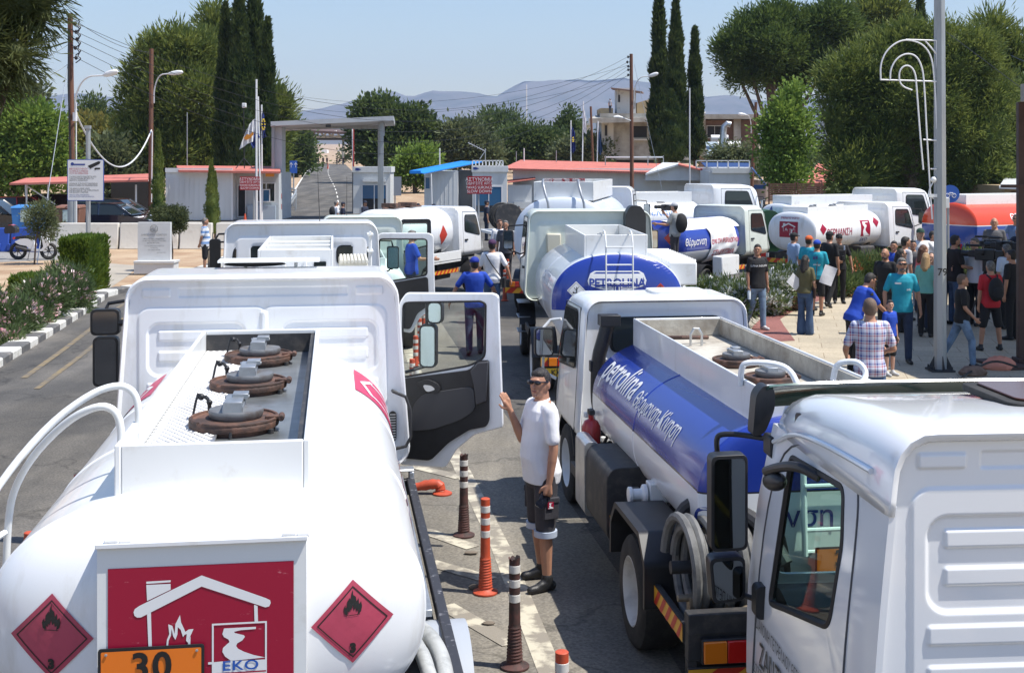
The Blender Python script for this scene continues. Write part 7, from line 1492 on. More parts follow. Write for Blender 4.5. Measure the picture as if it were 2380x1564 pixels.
# street lamp post with festive light frame
b=Bd('lamp_post','tall grey square lamp post on the right pavement','lamp post',2185,19.6,z=.12); k=b.mb(); c=b.b; k.tube([(c.x,c.y,.12),(c.x,c.y,2.2),(c.x-.02,c.y,9.5)],[.105,.10,.075],8); k.build('post',gpole,b.t); k=b.mb(); k.box((c.x,c.y,.135),(.36,.36,.03)); [k.prism([(.09,0),(.2,0),(.09,.22)],(c.x,c.y-.006,.15),(math.cos(q),math.sin(q),0),(0,0,1),(-math.sin(q),math.cos(q),0),.012) for q in(0,PI/2,PI,3*PI/2)]; [k.cyl((c.x+sx*.14,c.y+sy*.14,.15),(c.x+sx*.14,c.y+sy*.14,.2),.014,n=8) for sx in(-1,1) for sy in(-1,1)]; k.build('base_plate',chass,b.t)
decal('number_mark',textmesh('79',.16,bold=.002),lambda u,v:(u,-.11,1.55+v),inkb,b.t)
b=Bd('light_frame','white cane shaped festive light frame fixed to the lamp post','light frame',2165,19.6,z=3.0); Z=19.55; wf=mat('white_frame_tube',(.74,.74,.74),.4); Q=lambda pts:smooth_pts([P(x,y,Z) for x,y in pts],2)
for pts in([(2047,186),(2046,150),(2060,118),(2088,96),(2115,93),(2145,103),(2165,130),(2172,180),(2178,300),(2183,430),(2186,505)],[(2069,184),(2070,160),(2085,135),(2108,124),(2130,130),(2143,155),(2148,190),(2155,330),(2163,460),(2167,510)],[(2120,210),(2100,203),(2090,190),(2090,165),(2103,152),(2118,155),(2128,172),(2130,200),(2140,330),(2146,395)]):
    k=b.mb(); k.tube(Q(pts),.0125,8); k.build('curved_tube',wf,b.t)
k=b.mb(); [k.tube([P(x0,y0,Z),P(x1,y1,Z)],.012,6) for x0,y0,x1,y1 in((2046,186,2177,190),(2105,93,2178,95),(2150,95,2176,125),(2177,95,2182,500),(2146,325,2181,327),(2163,393,2182,393))]; k.build('frame_bars',wf,b.t)
k=b.mb(); k.ell(P(2170,418,Z),(.05,.04,.05),10,6); k.tube(Q([(2168,425),(2160,440),(2158,455),(2170,462)]),.01,6); k.box(P(2168,455,Z),(.14,.04,.05)); k.build('lamp_fitting',whiteo,b.t)
# brown post and rubble on the right
b=Bd('steel_post','thick dark brown steel post on a base plate at the right edge','post',2372,20.2,z=.12); brs=mat('brown_steel',(.06,.03,.025),.6,var=.3,vs=4); k=b.mb(); c=b.b; k.bb((c.x-.05,c.y-.05,.12),(c.x+.06,c.y+.06,P(0,238,20.2).z)); k.build('post',brs,b.t,bevel=.006); k=b.mb(); k.box((c.x-.1,c.y-.1,.145),(1.0,.9,.05),rz=.1); k.box((c.x+.05,c.y,.2),(.28,.28,.06)); k.build('base_plate',brs,b.t,bevel=.006)
k=b.mb(); k.bb((c.x-.35,c.y-.12,P(0,436,20.2).z),(c.x+.2,c.y-.06,P(0,429,20.2).z)); k.build('cross_plate',brs,b.t)
def rock(name,label,cat,x,y,sx,sy,sz,m,seed,h=.12):
    g=GH(x,y,h); rn=random.Random(seed); k=MB(); k.ell((0,0,sz*.35),(sx,sy,sz),14,9); k.v=[(a*rn.uniform(.88,1.08),b_*rn.uniform(.88,1.08),max(c_*rn.uniform(.85,1.1),-.005)) for a,b_,c_ in k.v]; o=k.build(name,m,None,angle=25); o.location=(g[0],g[1],h); return tag(o,label,cat)
rock('rubble_sack','salmon coloured torn sack lying at the foot of the brown post','sack',2322,858,.27,.16,.15,mat('salmon_sack',(.62,.25,.17),.85,bump=.4,bs=14),1); rock('broken_kerb','broken brown kerb stone chunk beside the torn sack','rubble',2262,872,.22,.14,.11,mat('broken_stone',(.22,.14,.10),.9,var=.4,vs=9,bump=.5,bs=20),2)
rock('grass_tuft','small dry green weed on the pavement near the lamp post','weed',2235,898,.12,.06,.03,olive,3)
k=MB(); q=smooth_pts([(*GH(2225,888),.14),(*GH(2262,872),.2),(*GH(2310,868),.34),(*GH(2365,868),.22)],2); k.tube(q,.018,8); o=k.build('black_cable',black,None); tag(o,'black cable looping over the broken kerb stone','cable')
# scooter
b=Bd('scooter','white scooter with black top box parked by the blue barrier','scooter',78,43); c=b.b; t=b.t; sw=mat('scooter_white',(.72,.73,.74),.25,coat=.6)
def whl(nm,x):
    k=MB(); pts=[(x+.25*math.cos(q*.26),0,.30+.25*math.sin(q*.26)) for q in range(24)]; k.tube(pts,.055,8,close=True); w=k.build(nm,rubber,t); k=MB()
    for q in range(7): k.tube([(x,0,.30),(x+.20*math.cos(q*.9),0,.30+.20*math.sin(q*.9))],.012,5)
    k.lathe([(.01,-.04),(.05,-.04),(.05,.04),(.01,.04)],(x,0,.30),12,(0,1,0)); k.tube([(x+.20*math.cos(q*.26),0,.30+.20*math.sin(q*.26)) for q in range(24)],.014,6,close=True); k.build('rim',chass,w)
whl('wheel',-.53); whl('wheel',.52)
k=MB(); k.prism(rpoly([(-.62,.62),(-.30,.78),(.02,.70),(.08,.5),(.05,.38),(.30,.36),(.38,.45),(.30,.85),(.34,1.0),(.42,.98),(.50,.72),(.60,.60),(.56,.50),(.45,.42),(.36,.30),(-.05,.30),(-.2,.48),(-.45,.52)],.04),(0,.12,0),(1,0,0),(0,0,1),(0,-1,0),.24); k.build('body',sw,t,bevel=.04,fix=True)
k=MB(); k.prism(rpoly([(-.60,.70),(-.58,.80),(-.25,.84),(.05,.78),(.06,.70),(-.25,.74)],.03),(0,.12,0),(1,0,0),(0,0,1),(0,-1,0),.24); k.build('saddle',black,t,bevel=.03,fix=True)
k=MB(); k.prism(rpoly([(-.93,.90),(-.95,1.05),(-.88,1.18),(-.68,1.20),(-.56,1.10),(-.56,.92)],.06),(0,.19,0),(1,0,0),(0,0,1),(0,-1,0),.38); tb=k.build('top_box',black,t,bevel=.05,fix=True); k=MB(); k.prism(rpoly([(-.85,1.19),(-.75,1.215),(-.66,1.19),(-.7,1.13)],.02),(0,.12,0),(1,0,0),(0,0,1),(0,-1,0),.24); k.build('red_trim',redlens,tb,bevel=.01,fix=True)
k=MB(); k.prism(rpoly([(.25,.45),(.22,.8),(.30,.95),(.34,.8),(.33,.5)],.03),(0,.10,0),(1,0,0),(0,0,1),(0,-1,0),.2); k.tube([(.36,-.28,1.03),(.40,0,1.0),(.36,.28,1.03)],.016,8); k.tube([(.40,0,.95),(.52,0,.35)],.03,8); k.build('fork_and_bars',black,t,fix=True)
k=MB(); k.tube([(-.05,-.13,.33),(-.3,-.15,.38),(-.55,-.16,.45)],[.04,.06,.055],10); k.box((-.4,-.05,.42),(.35,.12,.12)); k.tube([(-.1,-.1,.3),(-.14,-.15,.02)],.012,6); k.build('engine_exhaust',chass,t); k=MB(); k.box((-.66,0,.74),(.08,.16,.07)); k.build('tail_light',redlens,t,bevel=.01)
# cars
def car(label,x,Z,rz,col,L=4.3,W=1.75,Hc=1.5,suv=0,seed=0):
    b=Bd('parked_car',label,'car',x,Z,'parked cars'); t=b.t; t.rotation_euler=(0,0,R(rz)); m=mat('car_paint_%d'%seed,col,.2,coat=1,metal=.3); h=Hc
    k=MB(); secs=[(-W/2+.02,.0),(-W/2,.12),(-W/2,.5),(W/2,.5),(W/2,.12)]; body=rpoly([(-L/2,.35),(-L/2+.02,.85),(-L/2+.15,.98),(-L*.18,1.02),(L*.22,.98),(L*.42,.84),(L/2,.70),(L/2,.32),(L/2-.1,.22),(-L/2+.1,.22)],.08); k.prism(body,(0,W/2,0),(1,0,0),(0,0,1),(0,-1,0),W); k.build('body',m,t,bevel=.09,seg=3,fix=True)
    k=MB(); r=W/2-.10; top=W/2-.28; cab=[(-L*.44,1.0),(-L*.36,h-.06),(-L*.28,h),(L*.02,h),(L*.10,h-.05),(L*.27,.98)]
    k.loft([[(x_,-(r if z<1.05 else top),z) for x_,z in cab],[(x_,(r if z<1.05 else top),z) for x_,z in cab]]); cb=k.build('cabin_glass',dglass,t,bevel=.03,fix=True)
    k=MB(); k.prism([(-L*.35,h-.035),(-L*.28,h+.012),(L*.02,h+.012),(L*.09,h-.03),(L*.09,h-.045),(L*.02,h-.02),(-L*.28,h-.02),(-L*.35,h-.05)],(0,top+.02,0),(1,0,0),(0,0,1),(0,-1,0),2*top+.04)
    for s in(-1,1):
        for a_,c_ in(((L*.27,.99),(L*.09,h-.03)),((-L*.44,.99),(-L*.35,h-.04)),((-L*.08,.99),(-L*.09,h-.01))): k.tube([(a_[0],s*r,a_[1]),(c_[0],s*top,c_[1])],.035,6)
    k.build('roof',m,t,fix=True)
    for sx in(-1,1):
        for s in(-1,1):
            q=MB(); q.lathe([(.19,-.1),(.30,-.1),(.33,-.06),(.33,.06),(.30,.1),(.19,.1)],(sx*L*.31,s*(W/2-.08),.33),22,(0,s,0)); w=q.build('wheel',rubber,t); q=MB(); q.lathe([(.01,.07),(.18,.09),(.2,.1),(.2,.0),(.01,0)],(sx*L*.31,s*(W/2-.08),.33),16,(0,s,0)); q.build('rim',alu,w)
    for s in(-1,1): k=MB(); k.box((L/2-.12,s*(W/2-.3),.74),(.25,.40,.12)); k.build('headlight',mat('headlamp',(.6,.62,.65),.1,coat=1),t,bevel=.03); k=MB(); k.box((-L/2+.08,s*(W/2-.25),.82),(.16,.34,.14)); k.build('tail_light',redlens,t,bevel=.03); k=MB(); k.box((L*.2,s*(W/2+.08),1.02),(.12,.2,.12)); k.build('wing_mirror',m,t,bevel=.03)
    return b
car('dark blue hatchback under the carport facing right',262,56,-4,(.010,.016,.035),seed=1); car('black car behind the dark blue hatchback',270,61,-8,(.008,.008,.010),L=4.6,Hc=1.55,seed=2); car('black car cut by the left edge of the picture',-25,57,0,(.009,.009,.011),L=4.6,Hc=1.65,seed=3); car('small red car under the carport roof',60,66,15,(.35,.015,.015),seed=4); car('dark car behind the cream cab near the green container',1822,52,-10,(.012,.016,.02),L=4.4,Hc=1.55,seed=5); car('black car half hidden under the carport behind the sign',150,68,5,(.01,.01,.012),seed=6,Hc=1.6)
b=Bd('waste_container','dark green rounded waste container behind the cream cab','container',1782,38); k=b.mb(); a=P(1765,0,38); c=P(1812,0,38); k.prism(rpoly([(a.x,.25),(c.x,.25),(c.x+.15,1.5),(c.x-.1,1.9),(a.x+.1,1.9),(a.x-.15,1.5)],.2),(0,38,0),(1,0,0),(0,0,1),(0,1,0),1.2); k.build('body',mat('dark_green_plastic',(.02,.07,.025),.5),b.t,bevel=.05,fix=True); k=b.mb(); k.box(((a.x+c.x)/2,38,.95),(1.1,.04,.06)); k.build('lifting_bar',chass,b.t)
b=Bd('traffic_cone','small red cone by the left booth wall','cone',574 if 0 else 414+160,69,'red cones'); k=b.mb(); k.lathe([(.18,0),(.18,.03),(.11,.04),(.03,.5),(.01,.5)],(b.b.x,68.5,0),14); k.build('cone',brt,b.t)
# far road cone
b=Bd('traffic_cone','orange marker standing on the far centre line','cone',762,235,'red cones'); k=b.mb(); k.lathe([(.25,0),(.25,.05),(.15,.08),(.04,1.1),(.01,1.1)],b.b,12); k.build('cone',brt,b.t)
# ---- bollards
def mkboll(m,cap,torn=False):
    t=thing('bollard','x','bollard',(0,0,0)); r=.037
    prof=[(.01,0),(.1,0),(.1,.012),(.06,.03),(.052,.04)]
    z=.045
    for i in range(11): rr=lerp(.052,.041,i/10); prof+=[(rr,z),(rr+.005,z+.009),(rr,z+.018)]; z+=.0215
    prof+=[(.040,z+.01),(.038,.42),(r,.44),(r,.715)]; prof+=[(r,.74),(.03,.745),(.01,.742)] if not torn else [(r+.001,.735),(r-.008,.725),(.012,.69)]
    k=MB(); k.lathe(prof,n=20)
    if torn: rn=random.Random(2); k.v=[(x*(rn.uniform(.9,1.15) if z>.72 else 1),y*(rn.uniform(.9,1.15) if z>.72 else 1),z+(rn.uniform(-.012,.01) if z>.72 else 0)) for x,y,z in k.v]
    k.build('body',m,t,angle=50)
    for z0 in(.44,.54,.635): k=MB(); k.lathe([(r,z0),(r+.002,z0+.002),(r+.002,z0+.05),(r,z0+.052)],n=20); k.build('white_band',cap,t)
    k=MB()
    for q in range(3): k.lathe([(.002,0),(.011,0),(.011,.006),(.002,.007)],(.075*math.cos(q*2.09+.5),.075*math.sin(q*2.09+.5),.013),8)
    k.build('bolts',galv,t); return t
bo=mkboll(brt,wtape); bs=mkboll(dirtyb,wtape,True)
G_='red and white lane bollards'; first={id(bo):1,id(bs):1}
def pb(src,x,y,label,rz=0,h=0,tilt=0):
    g=G(x,y)
    if first[id(src)]: first[id(src)]=0; o=src; o.location=(g.x,g.y,.012); o['label']=label
    else: o=dup(src,(g.x,g.y,.012),rz,label)
    o['group']=G_; o.rotation_euler=(R(tilt),R(tilt),R(rz)); return o
pb(bs,1078,1247,'sooty bollard with burnt torn top under the open truck door'); pb(bo,1128,1380,'clean orange red bollard nearest the standing man\'s feet'); pb(bs,1196,1553,'sooty bollard with hollow top in front of the man',40)
pb(bo,1306,1836,'orange bollard cut off by the lower edge of the picture',70)
for x,y,lb in((958,965,'nearest of the red bollards seen through the door window'),(966,896,'second red bollard through the door window'),(975,845,'third red bollard through the door window'),(985,795,'farthest red bollard through the door window')): pb(bo,x,y,lb,x)
pb(bs,967,985,'sooty bollard low in the door window',10); pb(bo,1173,700,'red bollard behind the man in the white shirt',5); pb(bo,1180,668,'red bollard far down the lane near the man with the bag',5)
for x,Z,lb in((182,10.6,'orange bollard top left of the tank, farther one'),(68,8.96,'orange bollard top left of the tank, nearer one'),(262,12.1,'orange bollard tip by the left mirror')):
    o=dup(bo,(((x-1190)*Z/F),Z,.01),1,lb); o['group']=G_; o.rotation_euler=(0,0,x)
# flattened bollard
k=MB(); P0=smooth_pts([(-.02,0,.03),(-.02,.0,.09),(-.10,.0,.10),(-.30,-.02,.055),(-.55,-.05,.05)],2); k.tube(P0,[.048+.006*(i%2) if i<len(P0)*.6 else .042 for i in range(len(P0))],14); t=thing('bollard','flattened orange bollard lying beside its base under the truck door','bollard',(G(1028,1150).x,G(1028,1150).y,.012),R(-8),G_); k.build('body',brt,t)
k=MB(); k.lathe([(.01,0),(.1,0),(.1,.012),(.06,.03),(.01,.03)],n=22); k.build('base',mat('orange_red_plastic'),t); k=MB(); k.tube([(-.42,-.033,.052),(-.52,-.045,.05)],.044,14); k.build('white_band',wtape,t)
# litter
for i,(x,y,lb) in enumerate(((1094,1290,'flattened cardboard scrap on the road by the bollards'),(1135,1455,'thin dry leaf scrap between the bollards'),(1105,1372,'dark crumpled scrap at the foot of the orange bollard'))):
    g=G(x,y); rn=random.Random(i); k=MB(); k.ell((0,0,.012),(.05+.02*(i==0),.03,.012 if i<2 else .03),8,5); k.v=[(a*rn.uniform(.8,1.2),b_*rn.uniform(.8,1.2),c_) for a,b_,c_ in k.v]; o=k.build('litter',mat('litter_brown',(.16,.13,.10),.9),None); o.location=(g.x,g.y,.012); tag(o,lb,'litter')
# ================================================================ people
def cloth(name,col=(.5,.5,.5),var=.12,rough=.85,bump=.35,bs=11,**k): return mat(name,col,rough,var=var,vs=5,bump=bump,bs=bs,**k)
skin1=mat('tanned_skin',(.42,.215,.135),.5,var=.12,vs=9,spec=.4); skin2=mat('light_skin',(.52,.30,.21),.5,var=.1,vs=9,spec=.4)
hairb=mat('dark_hair',(.018,.014,.012),.6,bump=.6,bs=60); hairg=mat('grey_hair',(.16,.15,.14),.7,col2=(.06,.055,.05),vs=30,bump=.6,bs=60); hairr=mat('brown_hair',(.10,.04,.02),.6,bump=.6,bs=60); hairy=mat('blonde_hair',(.36,.23,.11),.6,bump=.6,bs=60)
blk=cloth('black_cotton',(.012,.012,.014)); navyc=cloth('navy_cotton',(.012,.018,.04)); jean=cloth('blue_denim',(.055,.10,.19),var=.4); jeanl=cloth('faded_denim',(.17,.25,.36),var=.45); jeand=cloth('dark_denim',(.02,.035,.075),var=.3)
tq=cloth('turquoise_cotton',(.015,.30,.40)); royal=cloth('royal_blue_cotton',(.012,.06,.42)); wht=cloth('white_cotton',(.74,.74,.76),var=.05); lblue=cloth('light_blue_cotton',(.28,.38,.55)); olv=cloth('olive_cotton',(.12,.11,.05)); redc=cloth('red_cotton',(.50,.02,.03)); greyc=cloth('grey_cotton',(.10,.10,.11)); pinkc=cloth('pink_cotton',(.55,.33,.33)); mintc=cloth('mint_cotton',(.16,.42,.36)); cargo=cloth('charcoal_cargo',(.045,.043,.05),var=.25)
shoeb=mat('black_shoe',(.015,.015,.016),.5,bump=.2,bs=40); shoew=mat('pale_shoe',(.50,.50,.50),.6,bump=.2,bs=40); sole=mat('shoe_sole',(.5,.5,.5),.7); lens=mat('sunglass_lens',(.01,.01,.012),.05,spec=.8); lip=mat('lip',(.30,.11,.09),.5); eyew=mat('eye',(.02,.015,.012),.2)
def checkm():
    m=mat('checked_cotton',(.66,.66,.70),.85,bump=.3,bs=11); n=m.node_tree; L=n.links; b=n.nodes['Principled BSDF']; tc=n.nodes.new('ShaderNodeTexCoord'); sp=n.nodes.new('ShaderNodeSeparateXYZ'); L.new(tc.outputs['Object'],sp.inputs[0]); prev=None
    for ax,ph in(('X',0.),('Z',.3)):
        mu=n.nodes.new('ShaderNodeMath'); mu.operation='MULTIPLY_ADD'; mu.inputs[1].default_value=11.5; mu.inputs[2].default_value=ph; L.new(sp.outputs[ax],mu.inputs[0]); fr=n.nodes.new('ShaderNodeMath'); fr.operation='FRACT'; L.new(mu.outputs[0],fr.inputs[0])
        r=n.nodes.new('ShaderNodeValToRGB'); r.color_ramp.interpolation='CONSTANT'; e=r.color_ramp.elements; e[0].position=0; e[0].color=(.60,.60,.66,1); e[1].position=.28; e[1].color=(.36,.03,.05,1)
        for p_,c_ in((.42,(.60,.60,.66,1)),(.56,(.05,.07,.26,1)),(.78,(.60,.60,.66,1)),(.86,(.25,.32,.55,1)),(.93,(.60,.60,.66,1))): q=e.new(p_); q.color=c_
        L.new(fr.outputs[0],r.inputs[0])
        if prev is None: prev=r.outputs[0]
        else: mx=n.nodes.new('ShaderNodeMix'); mx.data_type='RGBA'; mx.blend_type='MIX'; mx.inputs['Factor'].default_value=.5; L.new(prev,mx.inputs['A']); L.new(r.outputs[0],mx.inputs['B']); prev=mx.outputs['Result']
    L.new(prev,b.inputs['Base Color']); return m
def bandm():
    m=mat('striped_cotton',(.7,.7,.72),.85,bump=.3,bs=11); n=m.node_tree; L=n.links; tc=n.nodes.new('ShaderNodeTexCoord'); sp=n.nodes.new('ShaderNodeSeparateXYZ'); L.new(tc.outputs['Object'],sp.inputs[0]); mu=n.nodes.new('ShaderNodeMath'); mu.operation='MULTIPLY_ADD'; mu.inputs[1].default_value=6; mu.inputs[2].default_value=0; L.new(sp.outputs['Z'],mu.inputs[0]); fr=n.nodes.new('ShaderNodeMath'); fr.operation='FRACT'; L.new(mu.outputs[0],fr.inputs[0])
    r=n.nodes.new('ShaderNodeValToRGB'); r.color_ramp.interpolation='CONSTANT'; r.color_ramp.elements[0].color=(.72,.73,.76,1); r.color_ramp.elements[1].position=.55; r.color_ramp.elements[1].color=(.16,.28,.52,1); L.new(fr.outputs[0],r.inputs[0]); L.new(r.outputs[0],n.nodes['Principled BSDF'].inputs['Base Color']); return m
chk=checkm(); bnd=bandm()
V3=Vector
STAND=dict(L=((-.14,-.02,-1),(-.04,.12,-1)),R=((.14,-.02,-1),(.04,.12,-1)))
def person(label,x,yf,hpx,rz,shirt,pants,hair='short',hm=None,skin=skin1,arms=None,legs=None,lean=0,turn=0,shorts=False,shoes=shoeb,cap=None,glasses=False,belly=0,long_sleeve=False,vox=.011,z0=.12,Z=None,hgt=None,zf=None,woman=False,collar=False,group=None,beard=False,nohair=False,flare=False,name='person'):
    """x,yf: the feet in the photograph; hpx: standing height there; rz: heading (0 away, 180 towards the camera, -90 to the right)"""
    if Z is None: Z=F*(H-z0)/(yf-373)
    if hgt is None: hgt=hpx*Z/F
    X=(x-1190)*Z/F; base=V3((X,Z,z0 if zf is None else zf)); t=thing(name,label,'person',base,R(rz),group); S=hgt/1.75; t.scale=(S,S,S)
    A=dict(STAND); A.update(arms or {}); LG=dict(L=((-.02,0,-1),(0,-.02,-1)),R=((.02,0,-1),(0,-.02,-1))); LG.update(legs or {})
    wd=.90 if woman else 1.0; rot=Matrix.Rotation(-lean,3,'X'); piv=V3((0,0,.95))
    up=lambda p: piv+rot@(V3(p)-piv)
    hp={'L':V3((-.088,0,.93)),'R':V3((.088,0,.93))}; kn={};an={}
    for s in'LR': a,b=[V3(q).normalized() for q in LG[s]]; kn[s]=hp[s]+a*.43; an[s]=kn[s]+b*.41
    dz=min(an['L'].z,an['R'].z)-.09
    sh={}; el={}; wr={}
    for s in'LR':
        sx=-1 if s=='L' else 1; sh[s]=up((sx*.178*wd,0,1.415)); a,b=[V3(q).normalized() for q in A[s]]; el[s]=sh[s]+a*.285; wr[s]=el[s]+b*.255
    sk=[(.84,.150,.105,0),(.93,.165,.118,-.01),(1.04,.145,.105,0),(1.14,.142,.103,.0),(1.25,.160,.110,0),(1.34,.172,.112,0),(1.41,.155,.095,-.005),(1.455,.095,.072,-.01),(1.49,.058,.056,-.008),(1.55,.054,.056,0)]
    def torso(mb,g,z0_,z1_,bell=0,hem=0):
        rings=[]
        zs=[z0_]+[q[0] for q in sk if z0_<q[0]<z1_]+[z1_]
        for z in zs:
            rx,ry,yo=[np.interp(z,[q[0] for q in sk],[q[i] for q in sk]) for i in(1,2,3)]
            bl=bell*math.exp(-((z-1.08)/.12)**2); e=g+hem*max(0,(1.05-z)/.2); rx=rx*wd+e; ry=ry+e+bl*.5
            rings.append([up((rx*sgn(math.cos(a))*abs(math.cos(a))**.85, yo+bl*.5+ry*sgn(math.sin(a))*abs(math.sin(a))**.85, z)) for a in [2*PI*k/20 for k in range(20)]])
        mb.loft(rings)
    # body
    b=MB(); torso(b,0,.86,1.55,belly)
    hr=rot@Matrix.Rotation(R(turn),3,'Z'); hc=up((0,.012,1.615)); 
    hd=lambda p: hc+hr@V3(p)
    b.ell(hc,(.074,.094,.112),16,12,hr); b.ell(hd((0,.030,-.055)),(.054,.062,.060),12,8,hr); b.cap(hd((0,.088,.01)),hd((0,.106,-.022)),.010,.013,8); b.ell(hd((0,.088,-.088)),(.022,.016,.016),8,6,hr); b.ell(hd((0,.086,.035)),(.048,.012,.012),8,6,hr)
    for s in(-1,1): b.ell(hd((s*.076,-.005,-.012)),(.012,.022,.034),8,6,hr)
    for s in'LR':
        sx=-1 if s=='L' else 1
        b.cap(sh[s],el[s],.046*wd,.037*wd); b.cap(el[s],el[s].lerp(wr[s],.35),.037*wd,.038*wd); b.cap(el[s].lerp(wr[s],.3),wr[s],.038*wd,.025)
        b.cap(hp[s],kn[s],.080,.052); b.cap(kn[s],kn[s].lerp(an[s],.35),.050,.054); b.cap(kn[s].lerp(an[s],.3),an[s],.054,.035)
        f=(wr[s]-el[s]).normalized(); n=V3((-sx,.1,0)); n=(n-f*n.dot(f)).normalized()
        if (A.get('palm') or {}).get(s): n=V3(A['palm'][s]); n=(n-f*n.dot(f)).normalized()
        w=f.cross(n); w=w if w.y>-.3 else -w; cu=(A.get('curl') or {}).get(s,.35)
        b.cap(wr[s],wr[s]+f*.085+w*.022,.024,.018,8); b.cap(wr[s],wr[s]+f*.085-w*.022,.022,.017,8)
        for i,(o,l) in enumerate(((.030,.036),(.010,.042),(-.010,.039),(-.029,.030))):
            p0=wr[s]+f*.085+w*o; d1=(f*math.cos(cu)+n*math.sin(cu)); d2=(f*math.cos(cu*2.2)+n*math.sin(cu*2.2)); p1=p0+d1*l; p2=p1+d2*l*.9; b.cap(p0,p1,.0098,.009,7); b.cap(p1,p2,.009,.0078,7)
        p0=wr[s]+f*.03+w*.024; p1=p0+(f*.6+w*.7+n*.25).normalized()*.04; b.cap(p0,p1,.014,.011,7); b.cap(p1,p1+(f*.9+w*.2+n*.3).normalized()*.035,.011,.009,7)
    bo=b.build('body',skin,t,remesh=vox,smo=2)
    # shirt
    c=MB(); torso(c,.015,.84 if not woman else .90,1.462,belly,.012)
    for s in'LR':
        e=el[s] if long_sleeve else sh[s].lerp(el[s],.74); c.cap(sh[s]+(up((0,0,1.38))-sh[s])*.06,e,.061*wd,.055*wd,14)
        if long_sleeve: c.cap(el[s],wr[s],.054*wd,.036,12)
    c.cap(up((-.13*wd,0,1.415)),up((.13*wd,0,1.415)),.062,.062,12)
    if collar:
        c.tube([up((.066*math.cos(a),.004+.064*math.sin(a),1.478-.012*math.sin(a))) for a in [2*PI*k/20 for k in range(20)]],.013,6,close=True)
    so_=c.build('shirt',shirt,t,remesh=vox*1.1,smo=3)
    # lower garments
    q=MB()
    rings=[[V3(((rx+.014)*math.cos(a),yo+(ry+.014)*math.sin(a),z)) for a in [2*PI*k/18 for k in range(18)]] for z,rx,ry,yo in((.97,.155,.112,0),(.92,.165,.118,-.005),(.86,.160,.115,-.005),(.80,.12,.095,0))]
    q.loft(rings)
    for s in'LR':
        if shorts: e=kn[s].lerp(hp[s],.02); q.cap(hp[s]-V3((0,0,.02)),e,.100,.082,14)
        else:
            q.cap(hp[s]-V3((0,0,.02)),kn[s],.098,.070,14); q.cap(kn[s],an[s]+V3((0,0,.00)),.070 if not flare else .075,.058 if not flare else .10,14)
            if flare: q.cap(an[s],an[s]-V3((0,0,.03)),.098,.10,14)
    q.build('trousers' if not shorts else 'shorts',pants,t,remesh=vox*1.1,smo=3)
    for s in'LR':
        a=an[s]; d=(an[s]-kn[s]).normalized(); sx=-1 if s=='L' else 1; fw=V3((sx*.12,1,0)); fw=(fw-d*fw.dot(d)).normalized()
        if abs(d.y)<.25: fw=V3((sx*.15,1,0)).normalized()
        k=MB(); hl=a+d*.045-fw*.04; to=a+d*.058+fw*.15; k.cap(hl,to,.040,.034,12); k.cap(a-d*.02,a+d*.03,.045,.045,12); k.cap(a+d*.02,a+d*.045+fw*.08,.044,.036,12); o=k.build('shoe',shoes,t,remesh=.009 if vox<.008 else .012,smo=2)
    # hair, cap, face
    if cap:
        k=MB(); k.ell(hd((0,-.008,.045)),(.086,.106,.082),18,10,hr); k.v=[(V3(p)-hd((0,0,.03))).dot(hr@V3((0,0,1)))<0 and tuple(V3(p)-(hr@V3((0,0,1)))*((V3(p)-hd((0,0,.03))).dot(hr@V3((0,0,1))))) or p for p in k.v]
        vis=[hd((.07*math.sin(a),.075+.075*math.cos(a),.030+.012*math.cos(a))) for a in [R(-80+16*i) for i in range(11)]]; vb=[hd((.07*math.sin(a),.06,.045)) for a in [R(-80+16*i) for i in range(11)]]
        for i in range(10): n=len(k.v); k.v+=[tuple(vis[i]),tuple(vis[i+1]),tuple(vb[i+1]),tuple(vb[i])]; k.f.append((n,n+1,n+2,n+3)); k.m.append(0)
        co_=k.build('cap',cap,t,fix=True); mo=co_.modifiers.new('s','SOLIDIFY'); mo.thickness=.006
    if not nohair:
        h=hm or hairb; k=MB(); k.ell(hd((0,-.018,.020)),(.080,.089,.103),18,12,hr); k.ell(hd((0,-.035,-.02)),(.074,.066,.075),14,8,hr)
        if hair=='long': k.cap(hd((0,-.06,.0)),up((0,-.105,1.40)),.075,.060,12); k.cap(hd((.05,-.03,-.03)),up((.07,-.07,1.42)),.04,.035,10); k.cap(hd((-.05,-.03,-.03)),up((-.07,-.07,1.42)),.04,.035,10)
        if hair=='short': k.ell(hd((0,.034,.074)),(.060,.046,.036),12,8,hr)
        k.build('hair',h,t,remesh=.011,smo=1)
    elif beard is False: pass
    if beard: k=MB(); k.ell(hd((0,.052,-.078)),(.052,.048,.036),12,8,hr); k.build('beard',beard if not isinstance(beard,bool) else hairb,t)
    if glasses:
        k=MB(); [k.ell(hd((s*.034,.093,.018)),(.031,.014,.018),12,8,hr) for s in(-1,1)]; k.tube([hd((-.078,0,.015)),hd((-.07,.07,.022)),hd((-.03,.106,.024)),hd((.03,.106,.024)),hd((.07,.07,.022)),hd((.078,0,.015))],.006,6); k.build('sunglasses',lens,t)
    else:
        for s in(-1,1): k=MB(); k.ell(hd((s*.032,.088,.016)),(.013,.006,.006),8,6,hr); k.build('eye',eyew,t)
    k=MB(); k.ell(hd((0,.092,-.052)),(.022,.007,.0055),8,6,hr); k.build('mouth',lip,t)
    for o in [o for o in t.children if dz]: o.location.z-=dz
    t['_']=0; del t['_']
    info=dict(t=t,base=base,S=S,rz=R(rz),dz=dz,el=el,wr=wr,hd=hd,up=up,sh=sh,an=an,kn=kn)
    info['w']=lambda p:(Matrix.Translation(base)@Matrix.Rotation(R(rz),4,'Z')@Matrix.Scale(S,4))@(V3(p)-V3((0,0,dz)))
    info['shirt']=so_; return info
